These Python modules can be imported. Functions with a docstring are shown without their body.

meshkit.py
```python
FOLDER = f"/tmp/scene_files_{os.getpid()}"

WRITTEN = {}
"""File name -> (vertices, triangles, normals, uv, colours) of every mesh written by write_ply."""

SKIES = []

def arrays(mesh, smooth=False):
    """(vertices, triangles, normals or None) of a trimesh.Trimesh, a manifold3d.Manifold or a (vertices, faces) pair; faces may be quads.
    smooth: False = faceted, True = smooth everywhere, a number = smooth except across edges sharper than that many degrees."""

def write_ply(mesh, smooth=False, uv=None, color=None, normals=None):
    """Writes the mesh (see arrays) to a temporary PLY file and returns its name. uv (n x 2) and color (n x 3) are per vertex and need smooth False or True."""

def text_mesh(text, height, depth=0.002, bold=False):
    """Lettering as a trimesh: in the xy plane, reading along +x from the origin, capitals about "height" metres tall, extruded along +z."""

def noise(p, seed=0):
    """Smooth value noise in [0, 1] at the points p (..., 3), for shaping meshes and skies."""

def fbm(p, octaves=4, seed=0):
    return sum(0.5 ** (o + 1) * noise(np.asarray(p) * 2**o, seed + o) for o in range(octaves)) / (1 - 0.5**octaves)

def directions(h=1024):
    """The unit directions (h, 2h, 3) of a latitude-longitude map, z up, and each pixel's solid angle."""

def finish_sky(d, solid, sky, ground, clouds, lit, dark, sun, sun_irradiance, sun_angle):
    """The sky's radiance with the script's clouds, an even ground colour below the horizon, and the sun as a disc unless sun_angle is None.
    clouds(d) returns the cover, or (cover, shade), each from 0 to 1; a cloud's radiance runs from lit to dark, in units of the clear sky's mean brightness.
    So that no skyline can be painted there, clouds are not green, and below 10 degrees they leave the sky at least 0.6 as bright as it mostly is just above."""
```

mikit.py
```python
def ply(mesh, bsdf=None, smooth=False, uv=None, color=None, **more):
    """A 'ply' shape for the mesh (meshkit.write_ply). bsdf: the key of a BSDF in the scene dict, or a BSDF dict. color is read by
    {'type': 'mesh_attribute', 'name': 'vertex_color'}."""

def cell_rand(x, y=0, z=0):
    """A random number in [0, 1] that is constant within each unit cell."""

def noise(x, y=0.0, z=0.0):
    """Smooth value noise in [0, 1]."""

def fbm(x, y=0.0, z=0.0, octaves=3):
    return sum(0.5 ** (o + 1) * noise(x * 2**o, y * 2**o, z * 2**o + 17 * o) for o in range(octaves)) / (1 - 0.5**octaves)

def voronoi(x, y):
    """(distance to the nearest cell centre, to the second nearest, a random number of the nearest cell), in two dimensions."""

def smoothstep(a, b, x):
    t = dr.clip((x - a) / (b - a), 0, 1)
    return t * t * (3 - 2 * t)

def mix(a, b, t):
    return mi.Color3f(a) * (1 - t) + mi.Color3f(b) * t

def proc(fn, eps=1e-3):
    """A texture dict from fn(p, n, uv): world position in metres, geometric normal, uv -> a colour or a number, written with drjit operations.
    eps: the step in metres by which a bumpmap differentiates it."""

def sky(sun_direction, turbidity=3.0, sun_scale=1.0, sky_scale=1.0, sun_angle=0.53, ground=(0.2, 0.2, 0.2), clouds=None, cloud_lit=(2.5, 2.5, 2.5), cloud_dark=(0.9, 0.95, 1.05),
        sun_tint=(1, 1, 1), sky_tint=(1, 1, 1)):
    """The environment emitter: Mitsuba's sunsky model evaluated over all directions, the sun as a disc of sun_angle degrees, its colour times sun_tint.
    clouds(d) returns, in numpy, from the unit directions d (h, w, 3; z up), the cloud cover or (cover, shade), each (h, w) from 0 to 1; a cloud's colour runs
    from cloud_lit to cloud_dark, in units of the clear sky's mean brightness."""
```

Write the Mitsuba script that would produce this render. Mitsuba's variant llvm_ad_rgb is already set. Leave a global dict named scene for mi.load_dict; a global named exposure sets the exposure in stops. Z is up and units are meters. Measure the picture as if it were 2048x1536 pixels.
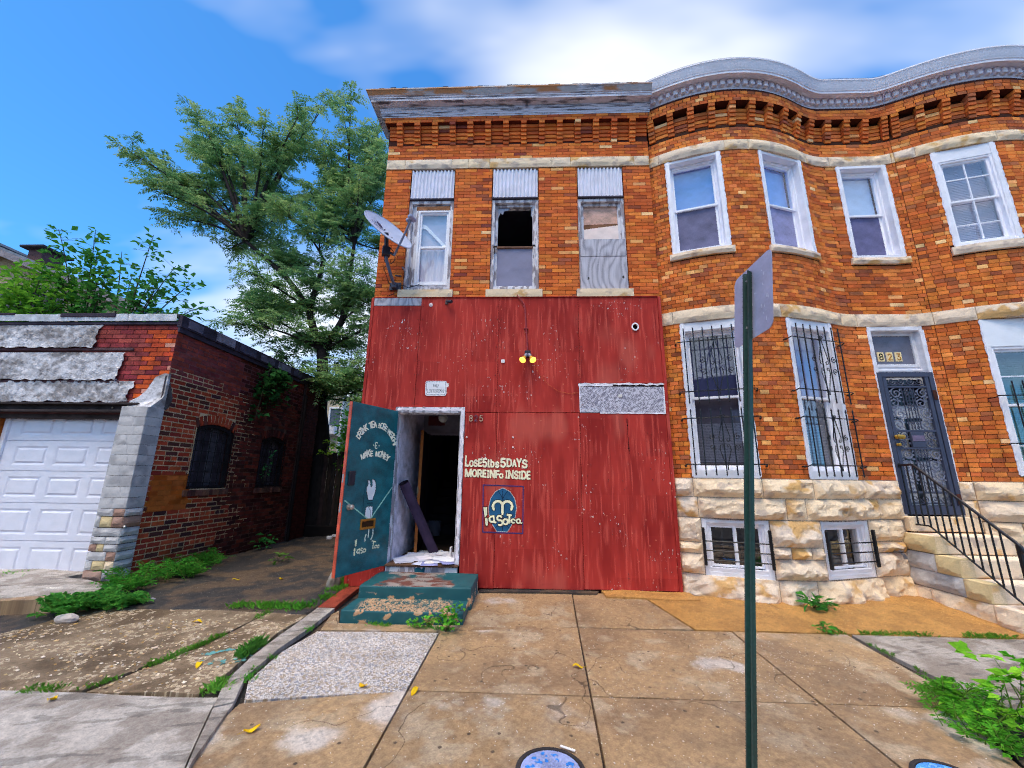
import math, random
import numpy as np, trimesh, shapely, drjit as dr, mitsuba as mi, mikit, meshkit
from shapely import geometry as sg, affinity as sa
from mikit import proc, noise, fbm, voronoi, cell_rand, smoothstep, mix
T = mi.ScalarTransform4f
scene, labels = {}, {}

# ---------------------------------------------------------------- camera, sky, exposure
EYE = (0.0, 0.0, 1.5)
YAW, PITCH, ROLL = (math.radians(a) for a in (-2.2345, 13.1529, -0.7159))
FWD = np.array([math.sin(YAW)*math.cos(PITCH), math.cos(YAW)*math.cos(PITCH), math.sin(PITCH)])
_r = np.cross(FWD, [0, 0, 1]); _r /= np.linalg.norm(_r); _d = np.cross(FWD, _r)
UP = -(-math.sin(ROLL)*_r + math.cos(ROLL)*_d)
scene['camera'] = {'type': 'perspective', 'fov': 2*math.degrees(math.atan(1024/803.1)), 'fov_axis': 'x', 'near_clip': 0.05, 'far_clip': 2000.0,
                   'to_world': T().look_at(origin=list(EYE), target=[float(e+f) for e, f in zip(EYE, FWD)], up=[float(u) for u in UP])}
exposure = 2.4


def clouds(d):
    """thin high cloud: denser towards the right and overhead, broken to the left, streaky"""
    x, y, z = d[..., 0], d[..., 1], np.maximum(d[..., 2], 0.02)
    q = np.stack([x/(z+0.35), y/(z+0.35), 0*z], -1).reshape(-1, 3)
    def f(s, o, a=(1, 1)):
        return meshkit.fbm(q*np.array([s*a[0], s*a[1], 1])+o, 5).reshape(z.shape)
    base = f(1.1, [2.86, 19.88, 27.02]); fine = f(3.2, [15.29, 10.29, 16.96], (0.6, 1.5))
    n = (base-NB)*1.5 + (fine-NB)*2.0 + 0.03
    low = 0.13*np.exp(-((z-0.22)/0.2)**2)
    cover = np.clip((n + low)*1.5, 0, 1)
    return 0.80*cover, np.clip(0.15+1.2*(fine-NB), 0, 0.5)


_p = np.random.default_rng(1).uniform(-20, 20, (4000, 3))
NB = float(meshkit.fbm(_p, 5).mean())
scene['sky'] = mikit.sky((-0.16, -0.40, 0.90), turbidity=4.5, sun_scale=0.36, sky_scale=1.0, sun_angle=30, sun_tint=(1.06, 1.0, 0.90), sky_tint=(0.42, 1.04, 1.50), clouds=clouds,
                         cloud_lit=(1.9, 1.89, 1.86), cloud_dark=(1.5, 1.58, 1.7), ground=(0.22, 0.19, 0.16))

# ---------------------------------------------------------------- helpers
rnd = random.Random(7); rng = np.random.default_rng(7)
_used = {}


def numbered(key):
    n = _used.get(key, -1)+1; _used[key] = n
    return key if n == 0 else f'{key}_{n:03d}'


def pk(h, j=0.0, r=None):
    """colour '#rrggbb' (optionally jittered) packed into one number for the uv channel"""
    c = np.array([int(h[i:i+2], 16) for i in (1, 3, 5)], float)
    if j:
        r = r or rnd
        c = c*(1+r.uniform(-j, j)) + np.array([r.uniform(-j, j) for _ in range(3)])*25
    c = np.clip(c/4.06, 0, 62).round()
    return float(c[0]*4096+c[1]*64+c[2])


def tri(m):
    if hasattr(m, 'vertices'): return np.asarray(m.vertices, float), np.asarray(m.faces, int)
    v, f = np.asarray(m[0], float), np.asarray(m[1], int)
    if f.shape[1] == 4: f = np.vstack([f[:, [0, 1, 2]], f[:, [0, 2, 3]]])
    return v, f


def join(ms):
    vs, fs, n = [], [], 0
    for m in ms:
        v, f = tri(m); vs.append(v); fs.append(f+n); n += len(v)
    return np.vstack(vs), np.vstack(fs)


def move(m, t=(0, 0, 0), rz=0.0, s=1.0, M=None):
    v, f = tri(m)
    if M is not None: return v @ np.asarray(M)[:3, :3].T + np.asarray(M)[:3, 3], f
    c, n = math.cos(rz), math.sin(rz)
    return (v*s) @ np.array([[c, -n, 0], [n, c, 0], [0, 0, 1]]).T + np.array(t), f


def add(name, mesh, mat, col=None, grain=0.0, smooth=False, uv=None, label=None, cat=None, group=None, kind=None, tw=None, **more):
    key = numbered(name)
    v, f = tri(mesh)
    if smooth not in (False, True):
        v, f, _ = meshkit.arrays((v, f), smooth); smooth = True
    if uv is None:
        uv = np.tile([[pk(col) if isinstance(col, str) else float(col or 0), grain]], (len(v), 1))
    elif len(uv) != len(v): uv = np.tile([uv], (len(v), 1))
    d = mikit.ply((v, f), mat, smooth, uv=uv, **more)
    if tw is not None: d['to_world'] = tw
    scene[key] = d
    tag(key, label, cat, group, kind)
    return key


def tag(key, label=None, cat=None, group=None, kind=None):
    e = {k: x for k, x in (('label', label), ('category', cat), ('group', group), ('kind', kind)) if x}
    if e: labels[key] = e


def thing(name, label, cat, group=None):
    key = numbered(name); tag(key, label, cat, group); return key


def rep(src, dst, tw):
    """copy every part of thing src under the key dst, moved by tw"""
    for k in [k for k in scene if k.startswith(src+'__')]:
        scene[dst+k[len(src):]] = {**scene[k], 'to_world': tw}


def box(x0, x1, y0, y1, z0, z1, b=0.0):
    if x1 < x0: x0, x1 = x1, x0
    if y1 < y0: y0, y1 = y1, y0
    if z1 < z0: z0, z1 = z1, z0
    lo, hi = np.array([x0, y0, z0], float), np.array([x1, y1, z1], float)
    if b <= 0:
        v = np.array([[(hi if i >> k & 1 else lo)[k] for k in range(3)] for i in range(8)])
        return v, np.array([[0, 2, 3], [0, 3, 1], [4, 5, 7], [4, 7, 6], [0, 1, 5], [0, 5, 4], [2, 6, 7], [2, 7, 3], [0, 4, 6], [0, 6, 2], [1, 3, 7], [1, 7, 5]])
    b = min(b, 0.45*float((hi-lo).min())); vs = []
    for i in range(8):
        for a in range(3):
            vs.append([(hi[k]-(b if k != a else 0)) if i >> k & 1 else (lo[k]+(b if k != a else 0)) for k in range(3)])
    return trimesh.convex.convex_hull(np.array(vs))


def tube(pts, r, n=6, cap=True, closed=False):
    p = np.asarray(pts, float); m = len(p)
    r = np.broadcast_to(np.asarray(r, float), (m,))
    t = np.gradient(p, axis=0) if not closed else np.roll(p, -1, 0)-np.roll(p, 1, 0)
    t /= np.linalg.norm(t, axis=1, keepdims=True)+1e-12
    a = np.cross(t[0], [0, 0, 1] if abs(t[0][2]) < 0.9 else [1, 0, 0]); a /= np.linalg.norm(a)
    an = np.arange(n)*2*np.pi/n; V = []
    for i in range(m):
        a = a-t[i]*np.dot(a, t[i]); a /= np.linalg.norm(a)+1e-12
        b = np.cross(t[i], a)
        V.append(p[i]+r[i]*(np.cos(an)[:, None]*a+np.sin(an)[:, None]*b))
    V = np.vstack(V); F = []
    for i in range(m if closed else m-1):
        for k in range(n):
            q, w, k2 = i*n, ((i+1) % m)*n, (k+1) % n
            F += [[q+k, q+k2, w+k2], [q+k, w+k2, w+k]]
    if cap and not closed:
        for k in range(1, n-1): F += [[0, k+1, k], [(m-1)*n, (m-1)*n+k, (m-1)*n+k+1]]
    return V, np.array(F)


def lathe(prof, n=20):
    return trimesh.creation.revolve(np.array(prof, float), sections=n)


def poly(shape, y0, y1):
    """a shapely outline drawn in x and z, given thickness from y0 (front) to y1"""
    ms = []
    for g in getattr(shape, 'geoms', [shape]):
        if g.is_empty or g.area < 1e-8: continue
        m = trimesh.creation.extrude_polygon(g, abs(y1-y0), engine='earcut')
        v = np.asarray(m.vertices); ms.append((np.stack([v[:, 0], max(y0, y1)-v[:, 2], v[:, 1]], 1), np.asarray(m.faces)))
    return join(ms)


def text(s, h, bold=False, depth=0.002):
    """lettering standing upright: x right, z up, its face towards -y"""
    v, f = tri(meshkit.text_mesh(s, h, depth, bold))
    return np.stack([v[:, 0], -v[:, 2], v[:, 1]], 1), f


def centred(m):
    v, f = tri(m); v = v.copy(); v[:, 0] -= (v[:, 0].min()+v[:, 0].max())/2; return v, f


def fit(m, x0, x1, z0, z1, y):
    v, f = tri(m); v = v.copy()
    for k, a, b in ((0, x0, x1), (2, z0, z1)):
        lo, hi = v[:, k].min(), v[:, k].max(); v[:, k] = a+(v[:, k]-lo)*(b-a)/(hi-lo)
    v[:, 1] += y
    return v, f


def arc(cx, cz, r, a0, a1, n=14):
    a = np.radians(np.linspace(a0, a1, n)); return [(cx+r*math.cos(t), cz+r*math.sin(t)) for t in a]


def stroke(pts, w):
    return sg.LineString(pts).buffer(w/2, quad_segs=4)


def spiral(cx, cz, r, turns, a0=0.0, sgn=1, n=20):
    t = np.linspace(0, 1, n); a = a0+sgn*2*np.pi*turns*t; q = r*(1-0.86*t)
    return np.stack([cx+q*np.cos(a), 0*t, cz+q*np.sin(a)], 1)


def frame(w, h, b, y0, y1, x=0.0, z=0.0, bv=0.004):
    """four members of a rectangular frame, butted"""
    return join([box(x, x+b, y0, y1, z, z+h, bv), box(x+w-b, x+w, y0, y1, z, z+h, bv), box(x+b, x+w-b, y0, y1, z, z+b, bv), box(x+b, x+w-b, y0, y1, z+h-b, z+h, bv)])


def leaves(c, d, up, L, W, fold=0.25):
    """many small leaves: base points c, directions d, blade normals up"""
    c, d, up = (np.asarray(a, float) for a in (c, d, up)); n = len(c)
    d = d/(np.linalg.norm(d, axis=1, keepdims=True)+1e-9); s = np.cross(d, up); s /= np.linalg.norm(s, axis=1, keepdims=True)+1e-9; u = np.cross(s, d)
    L, W = np.broadcast_to(L, (n,))[:, None], np.broadcast_to(W, (n,))[:, None]
    m = c+d*L*0.45
    V = np.stack([c, m+s*W/2+u*W*fold, c+d*L, m-s*W/2+u*W*fold], 1).reshape(-1, 3)
    i = np.arange(n)[:, None]*4
    return V, np.vstack([i+[0, 1, 2], i+[0, 2, 3]])


# ---------------------------------------------------------------- materials
def unpack(uv):
    k = dr.round(uv.x); r = dr.floor(k/4096); g = dr.floor((k-r*4096)/64); b = k-r*4096-g*64
    return mi.Color3f((r*4.06/255)**2.2, (g*4.06/255)**2.2, (b*4.06/255)**2.2)


def gen(p, n, uv):
    """one paint for many things: the colour is in uv.x; uv.y holds the wear: whole part 0 even, 1 streaks down, 2 streaks along, fraction = how much"""
    c = unpack(uv); m = dr.floor(uv.y); w = uv.y-m
    sx = dr.select(m > 1.5, 1.5, 9.0); sz = dr.select((m > 0.5) & (m < 1.5), 1.2, dr.select(m > 1.5, 26.0, 9.0))
    a = fbm(p.x*sx, p.y*sx, p.z*sz, 3); f = noise(p.x*95, p.y*95, p.z*95)
    g = 1+w*(2.6*(a-0.5)+0.9*(f-0.5))
    dark = smoothstep(0.60, 0.74, fbm(p.x*3.1+5, p.y*3.1, p.z*3.1, 3))*w
    return c*dr.clip(g, 0.3, 1.6)*(1-0.45*dark)


def stone(p, n, uv):
    """sandstone: uv.x 0-1 cream, 1-2 grey, 2-3 rust red, 3-4 yellow; veins, ochre and soot of its own"""
    k = dr.floor(uv.x); t = uv.x-k
    a = fbm(p.x*5+t*31, p.y*5, p.z*5, 4); b = fbm(p.x*2.2+t*17+9, p.y*2.2, p.z*3.1, 3); f = noise(p.x*120, p.y*120, p.z*120)
    c = mix((0.86, 0.67, 0.45), (0.80, 0.66, 0.53), t)
    c = mix(c, (0.60, 0.33, 0.09), 0.85*smoothstep(0.50, 0.64, a)*smoothstep(0.44, 0.60, b))
    c = mix(c, (0.36, 0.29, 0.27), 0.55*smoothstep(0.55, 0.72, fbm(p.x*9+3, p.y*9, p.z*9, 3)))
    c = dr.select(k > 2.5, mix((0.68, 0.52, 0.26), (0.6, 0.48, 0.28), a), dr.select(k > 1.5, mix((0.36, 0.17, 0.11), (0.42, 0.3, 0.25), a), dr.select(k > 0.5, mix((0.60, 0.58, 0.58), (0.36, 0.35, 0.36), smoothstep(0.42, 0.7, a)), c)))
    return c*(0.80+0.24*f+0.25*(a-0.5))


def red(p, n, uv):
    """red house paint rolled over plywood: grain, patches of fresher paint, bare white chips"""
    t = uv.x
    g = fbm(p.x*46, p.y*30, p.z*2.6, 3); h = fbm(p.x*7+t*9, p.y*3, p.z*1.3, 3); q = cell_rand(dr.floor(p.x*2.1+t*5+0.6*h), dr.floor(p.z*1.9+t*3))
    c = mix((0.46, 0.040, 0.031), (0.25, 0.015, 0.014), dr.clip(0.40+2.0*(h-0.5)+0.42*(q-0.5), 0, 1))
    c = mix(c, (0.60, 0.095, 0.070), 0.60*smoothstep(0.50, 0.72, g))
    c = mix(c, (0.60, 0.14, 0.10), 0.4*smoothstep(0.6, 0.8, fbm(p.x*2.3+3, 0, p.z*0.9, 3)))
    chip = smoothstep(0.77, 0.80, fbm(p.x*62, 4, p.z*22, 3))*smoothstep(0.57, 0.68, fbm(p.x*2.6+7, 1, p.z*2.2, 2))
    c = mix(c, (0.72, 0.66, 0.64), 0.9*chip)
    nail = voronoi(p.x*5.3, p.z*5.3)
    return mix(c, (0.62, 0.20, 0.13), 0.75*(1-smoothstep(0.035, 0.055, nail[0]))*dr.select(nail[2] > 0.62, 1.0, 0.0))


def wood(p, n, uv):
    """bare weathered wood: uv.x 0 grey plywood with wavy grain, 1 strand board, 2 grey wood with white paint remains"""
    k = dr.round(uv.x)
    wv = p.x*9+6.0*fbm(p.x*3.4, p.y*3, p.z*1.3, 3)
    g = 0.5+0.5*dr.sin(wv*6.3); e = fbm(p.x*60, p.y*60, p.z*5, 3)
    ply = mix((0.56, 0.54, 0.60), (0.22, 0.21, 0.26), dr.clip(0.55*g*g+0.8*(e-0.5)+0.15, 0, 1))
    x2, z2 = p.x*0.7+p.z*0.7, p.z*0.7-p.x*0.7
    s = fbm(x2*110, 0, z2*26, 2)*0.5+fbm(x2*24, 3, z2*110, 2)*0.5
    osb = mix((0.20, 0.19, 0.25), (0.62, 0.60, 0.68), smoothstep(0.38, 0.62, s))
    bare = smoothstep(0.46, 0.56, fbm(p.x*21, p.y*21, p.z*4.5, 3))
    pt = mix((0.66, 0.65, 0.70), (0.30, 0.27, 0.30), bare)
    return dr.select(k > 1.5, pt, dr.select(k > 0.5, osb, ply))


def trim(p, n, uv):
    """sheet metal cornice paint: uv.x 0 lavender grey with dirt, 1 the same far gone with rust and soot, 2 lime white facing slabs"""
    k = dr.round(uv.x)
    a = fbm(p.x*3, p.y*8, p.z*9, 4); b = fbm(p.x*7, p.y*20, p.z*26, 3); f = noise(p.x*60, p.y*60, p.z*60)
    clean = mix((0.80, 0.78, 0.86), (0.66, 0.64, 0.71), smoothstep(0.45, 0.75, 0.5*a+0.5*fbm(p.x*1.5, p.y*1.5, p.z*1.5, 3)))
    old = mix((0.62, 0.61, 0.70), (0.13, 0.12, 0.15), smoothstep(0.46, 0.66, 0.6*fbm(p.x*3.2, p.y*30, p.z*44, 3)+0.4*b))
    high = smoothstep(7.83, 7.87, p.z+0.05*(a-0.5))
    old = mix(old, mix((0.42, 0.17, 0.06), (0.40, 0.37, 0.38), smoothstep(0.42, 0.6, a)), high*smoothstep(0.34, 0.48, fbm(p.x*1.7+2, 0, 1, 3)))
    w = fbm(p.x*2.1, p.y*2, p.z*3.3+4, 3)
    lime = mix((0.66, 0.64, 0.66), (0.24, 0.21, 0.20), smoothstep(0.36, 0.66, 0.55*w+0.45*fbm(p.x*13+p.z*11, p.y*9, p.z*13-p.x*6, 4)))
    return dr.select(k > 1.5, lime*(0.8+0.4*f), dr.select(k > 0.5, old, clean)*(0.9+0.2*f))


def pave(p, n, uv):
    """the ground: uv.x 0 stained concrete slab, 1 white exposed pebbles, 2 brown exposed pebbles, 3 dark alley tar and dirt, 4 ochre concrete, 5 grey concrete; fraction = tone"""
    k = dr.floor(uv.x); t = uv.x-k
    v1 = voronoi(p.x*70, p.y*70); v2 = voronoi(p.x*31+4, p.y*31)
    a = fbm(p.x*1.7+t*40, p.y*1.7, t*9, 4); b = fbm(p.x*6+t*11, p.y*6, 3, 4); f = noise(p.x*140, p.y*140, 1); s = voronoi(p.x*24+9, p.y*24)
    con = mix((0.375, 0.237, 0.122), (0.25, 0.155, 0.085), smoothstep(0.35, 0.62, 0.7*a+0.3*b))
    con = mix(con, (0.47, 0.36, 0.24), 0.7*smoothstep(0.44, 0.70, b)*smoothstep(0.36, 0.66, fbm(p.x*2.1+t*5, p.y*2.1+2, 0, 4)))
    con = mix(con, (0.56, 0.50, 0.45), 0.75*smoothstep(0.0, 0.16, fbm(p.x*1.3+t*70, p.y*1.3+5, 0, 4)+0.22*(b-0.5)-0.69+0.24*smoothstep(0.8, 0.9, t)))
    con = mix(con, (0.75, 0.72, 0.68), (1-smoothstep(0.05, 0.09, s[0]))*dr.select(s[2] > 0.80, 1.0, 0.0))
    con = mix(con, (0.05, 0.04, 0.03), 0.8*(1-smoothstep(0.05, 0.10, voronoi(p.x*6.5, p.y*6.5)[0]))*dr.select(voronoi(p.x*6.5, p.y*6.5)[2] > 0.83, 1.0, 0.0))
    grit = fbm(p.x*38, p.y*38, 5, 3); con = con*(0.72+0.56*grit)
    ck = dr.abs(fbm(p.x*1.15+t*13, p.y*1.15+3, 6, 4)-0.5); con = con*(1-0.6*(1-smoothstep(0.0, 0.004, ck))*smoothstep(0.5, 0.56, fbm(p.x*0.8+7, p.y*0.8, 8, 2)))
    edge = smoothstep(0.02, 0.16, v1[1]-v1[0])
    peb = mix(mix((0.72, 0.66, 0.62), (0.42, 0.29, 0.18), smoothstep(0.45, 0.95, v1[2])), (0.30, 0.30, 0.36), dr.select(v1[2] < 0.14, 1.0, 0.0))
    wht = mix((0.22, 0.18, 0.155), peb, edge)*(0.72+0.5*b)
    e2 = smoothstep(0.03, 0.16, v2[1]-v2[0])*dr.select(v2[2] > 0.52+0.45*(1-smoothstep(0.42, 0.66, b)), 1.0, 0.0)
    dirt = mix((0.135, 0.085, 0.045), (0.29, 0.20, 0.12), smoothstep(0.36, 0.64, 0.6*a+0.4*b))*(0.75+0.5*grit)
    drv = mix(dirt, mix((0.44, 0.29, 0.14), (0.56, 0.44, 0.31), v2[2]), 0.85*e2)
    aly = (0.6+0.8*grit)*mix((0.040, 0.034, 0.032), (0.105, 0.068, 0.043), smoothstep(0.38, 0.62, a+0.5*(b-0.5)))
    aly = mix(aly, (0.33, 0.26, 0.2), 0.7*(1-smoothstep(0.05, 0.12, s[0]))*dr.select(s[2] > 0.78, 1.0, 0.0))
    och = (0.75+0.5*grit)*mix(mix((0.43, 0.215, 0.060), (0.36, 0.175, 0.050), smoothstep(0.38, 0.64, b)), (0.62, 0.47, 0.22), (1-smoothstep(0.06, 0.12, s[0]))*dr.select(s[2] > 0.7, 0.8, 0.0))
    gry = mix((0.44, 0.385, 0.335), (0.29, 0.24, 0.20), smoothstep(0.38, 0.66, b))*(0.78+0.44*grit)*(1-0.35*smoothstep(0.60, 0.70, fbm(p.x*3+p.y*5, p.y*17-p.x*5, 2, 3)))
    c = dr.select(k > 4.5, gry, dr.select(k > 3.5, och, dr.select(k > 2.5, aly, dr.select(k > 1.5, drv, dr.select(k > 0.5, wht, con)))))
    return c*(0.84+0.32*f)*(0.90+0.22*t)


def pave_h(p, n, uv):
    k = dr.floor(uv.x); v1 = voronoi(p.x*70, p.y*70); v2 = voronoi(p.x*31+4, p.y*31)
    b = fbm(p.x*14, p.y*14, 1, 4)
    return dr.select((k > 0.5) & (k < 1.5), 0.004*smoothstep(0.0, 0.3, v1[1]-v1[0]), dr.select((k > 1.5) & (k < 3.5), 0.006*smoothstep(0.0, 0.3, v2[1]-v2[0]), 0.0))+0.008*b


def steps(p, n, uv):
    """teal floor paint worn through on the treads"""
    a = fbm(p.x*9, p.y*9, p.z*9, 4); b = noise(p.x*48, p.y*48, p.z*48); w = fbm(p.x*2.2+3, p.y*2.2, p.z*6, 3)
    c = mix((0.009, 0.066, 0.080), (0.018, 0.118, 0.132), a)
    up = smoothstep(0.7, 0.95, n.z)
    low = 1-smoothstep(0.16, 0.20, p.z)
    mid = smoothstep(0.60, 0.30, dr.abs((p.x+1.33)*0.95))
    worn = dr.maximum(up*low*smoothstep(0.44, 0.54, 0.22*b+0.43*noise(p.x*105, p.y*75, p.z)+0.35*a)*smoothstep(0.25, 0.6, mid+0.5*(w-0.4)+0.3*(a-0.5)), up*(1-low)*0.9*smoothstep(0.50, 0.62, w*0.5+0.5*a+0.30*mid-0.16))
    worn = dr.maximum(worn, (1-up)*smoothstep(0.585, 0.63, a)*low)
    bare = mix((0.47, 0.22, 0.08), (0.55, 0.38, 0.24), b)
    bare = mix(bare, mix((0.17, 0.055, 0.035), (0.33, 0.27, 0.24), smoothstep(0.40, 0.62, fbm(p.x*7, p.y*11, 4, 4))), 1-low)
    return mix(c, bare, worn)


def leafc(p, n, uv):
    """leaf green: uv.x packed colour, varied leaf to leaf by place"""
    c = unpack(uv); a = cell_rand(dr.floor(p.x*14), dr.floor(p.y*14), dr.floor(p.z*14)); b = fbm(p.x*1.3, p.y*1.3, p.z*1.3, 2)
    return mix(c*(0.62+0.7*a), mi.Color3f(c.x*1.5+0.02, c.y*1.25+0.02, c.z), dr.clip(uv.y*(0.2+1.6*(b-0.35)), 0, 1))


GEN, GRD = proc(gen), proc(pave)
for k, r, s in (('matte', 0.85, 0.25), ('satin', 0.42, 0.5), ('gloss', 0.16, 0.5)):
    scene[k] = {'type': 'twosided', 'm': {'type': 'principled', 'base_color': GEN, 'roughness': r, 'specular': s}}
scene['metal'] = {'type': 'twosided', 'm': {'type': 'principled', 'base_color': GEN, 'roughness': 0.38, 'metallic': 0.75}}
for k, fn, r in (('sandstone', stone, 0.85), ('redwood', red, 0.85), ('barewood', wood, 0.85), ('tinwork', trim, 0.5), ('stepwork', steps, 0.55)):
    scene[k] = {'type': 'twosided', 'm': {'type': 'principled', 'base_color': proc(fn), 'roughness': r, 'specular': 0.2 if k == 'redwood' else 0.4}}
scene['paving'] = {'type': 'twosided', 'm': {'type': 'bumpmap', 't': proc(pave_h, eps=0.002), 'scale': 1.0, 'b': {'type': 'principled', 'base_color': GRD, 'roughness': 0.62, 'specular': 0.45}}}
scene['leafage'] = {'type': 'twosided', 'm': {'type': 'principled', 'base_color': proc(leafc), 'roughness': 0.45, 'specular': 0.4}}
scene['leafthin'] = {'type': 'principledthin', 'base_color': proc(leafc), 'roughness': 0.5, 'diff_trans': 0.75, 'spec_trans': 0.0}
scene['glass'] = {'type': 'thindielectric', 'int_ior': 1.48}
scene['lampglow'] = {'type': 'twosided', 'm': {'type': 'diffuse', 'reflectance': {'type': 'rgb', 'value': [0.7, 0.6, 0.4]}}}
# ---------------------------------------------------------------- the setting: ground, street, pavement, alley
def zg(x, y):
    """height of the pavement: it lifts a little towards the houses and to the right"""
    x, y = np.asarray(x, float), np.asarray(y, float)
    t = np.clip((y-4.3)/1.5, 0, 1); t = t*t*(3-2*t)
    return t*(0.045+0.011*np.clip(x, 0, 5.5))


def sheet(outline, z=0.0, step=0.16, rough=0.0, seed=0, drop=0.07, curve=True):
    """a slab of pavement with real thickness, its top following the ground"""
    pol = sg.Polygon(outline) if not hasattr(outline, 'exterior') else outline
    pol = shapely.segmentize(pol, step)
    x0, y0, x1, y1 = pol.bounds
    pts = [q for q in np.array([(x, y) for x in np.arange(x0+step/2, x1, step) for y in np.arange(y0+step/2, y1, step)]) if pol.buffer(-step*0.35).contains(sg.Point(q))]
    ring = np.array(pol.exterior.coords)[:-1]; n = len(ring)
    P = np.vstack([ring]+([pts] if len(pts) else []))
    from scipy.spatial import Delaunay
    f = Delaunay(P).simplices
    c = P[f].mean(1); ins = shapely.contains_xy(pol.buffer(1e-6), c[:, 0], c[:, 1])
    ar = np.cross(P[f[:, 1]]-P[f[:, 0]], P[f[:, 2]]-P[f[:, 0]])
    f = f[ins & (np.abs(ar) > 1e-9)]; ar = ar[ins & (np.abs(ar) > 1e-9)]
    f[ar < 0] = f[ar < 0][:, ::-1]
    h = z+zg(P[:, 0], P[:, 1])
    if rough: h = h+rough*(meshkit.fbm(np.stack([P[:, 0]*1.6, P[:, 1]*1.6, 0*h+seed], 1), 4)-0.5)*2
    V = np.column_stack([P, h]); low = np.column_stack([ring, h[:n]-drop]); N = len(V)
    S = [[i, N+i, N+(i+1) % n] for i in range(n)]+[[i, N+(i+1) % n, (i+1) % n] for i in range(n)]
    return np.vstack([V, low]), np.vstack([f, S])


big = np.array([[x, y, -0.055] for x in (-300, 300) for y in (-300, 300)], float)
add('ground', (big, [[0, 2, 3], [0, 3, 1]]), 'paving', uv=[3.3, 0], kind='structure')
add('street', sheet([(-30, -8), (30, -8), (30, 0.55), (-30, 0.55)], -0.12+0.075, 1.2, 0.01, drop=0.01), 'matte', '#5a5652', 0.2, kind='structure')
scene['ground']['to_world'] = T().translate([0, 0, -0.1])
add('kerb', box(-2.0, 30, 0.56, 0.72, -0.16, -0.002, 0.02), 'paving', uv=[5.4, 0], kind='structure')

# pavement slabs with open joints, laid over dark earth
SW = 'sidewalk'
add(SW, sheet([(-2.1, 0.72), (30, 0.72), (30, 5.95), (6.0, 5.95), (-2.42, 5.8), (-2.42, 4.2), (-2.3, 3.2)], -0.035, 0.4, 0, drop=0.02), 'paving', uv=[3.1, 0], kind='structure')
A, B, Cc = -0.855, 0.46, 2.045
g = 0.008


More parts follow.
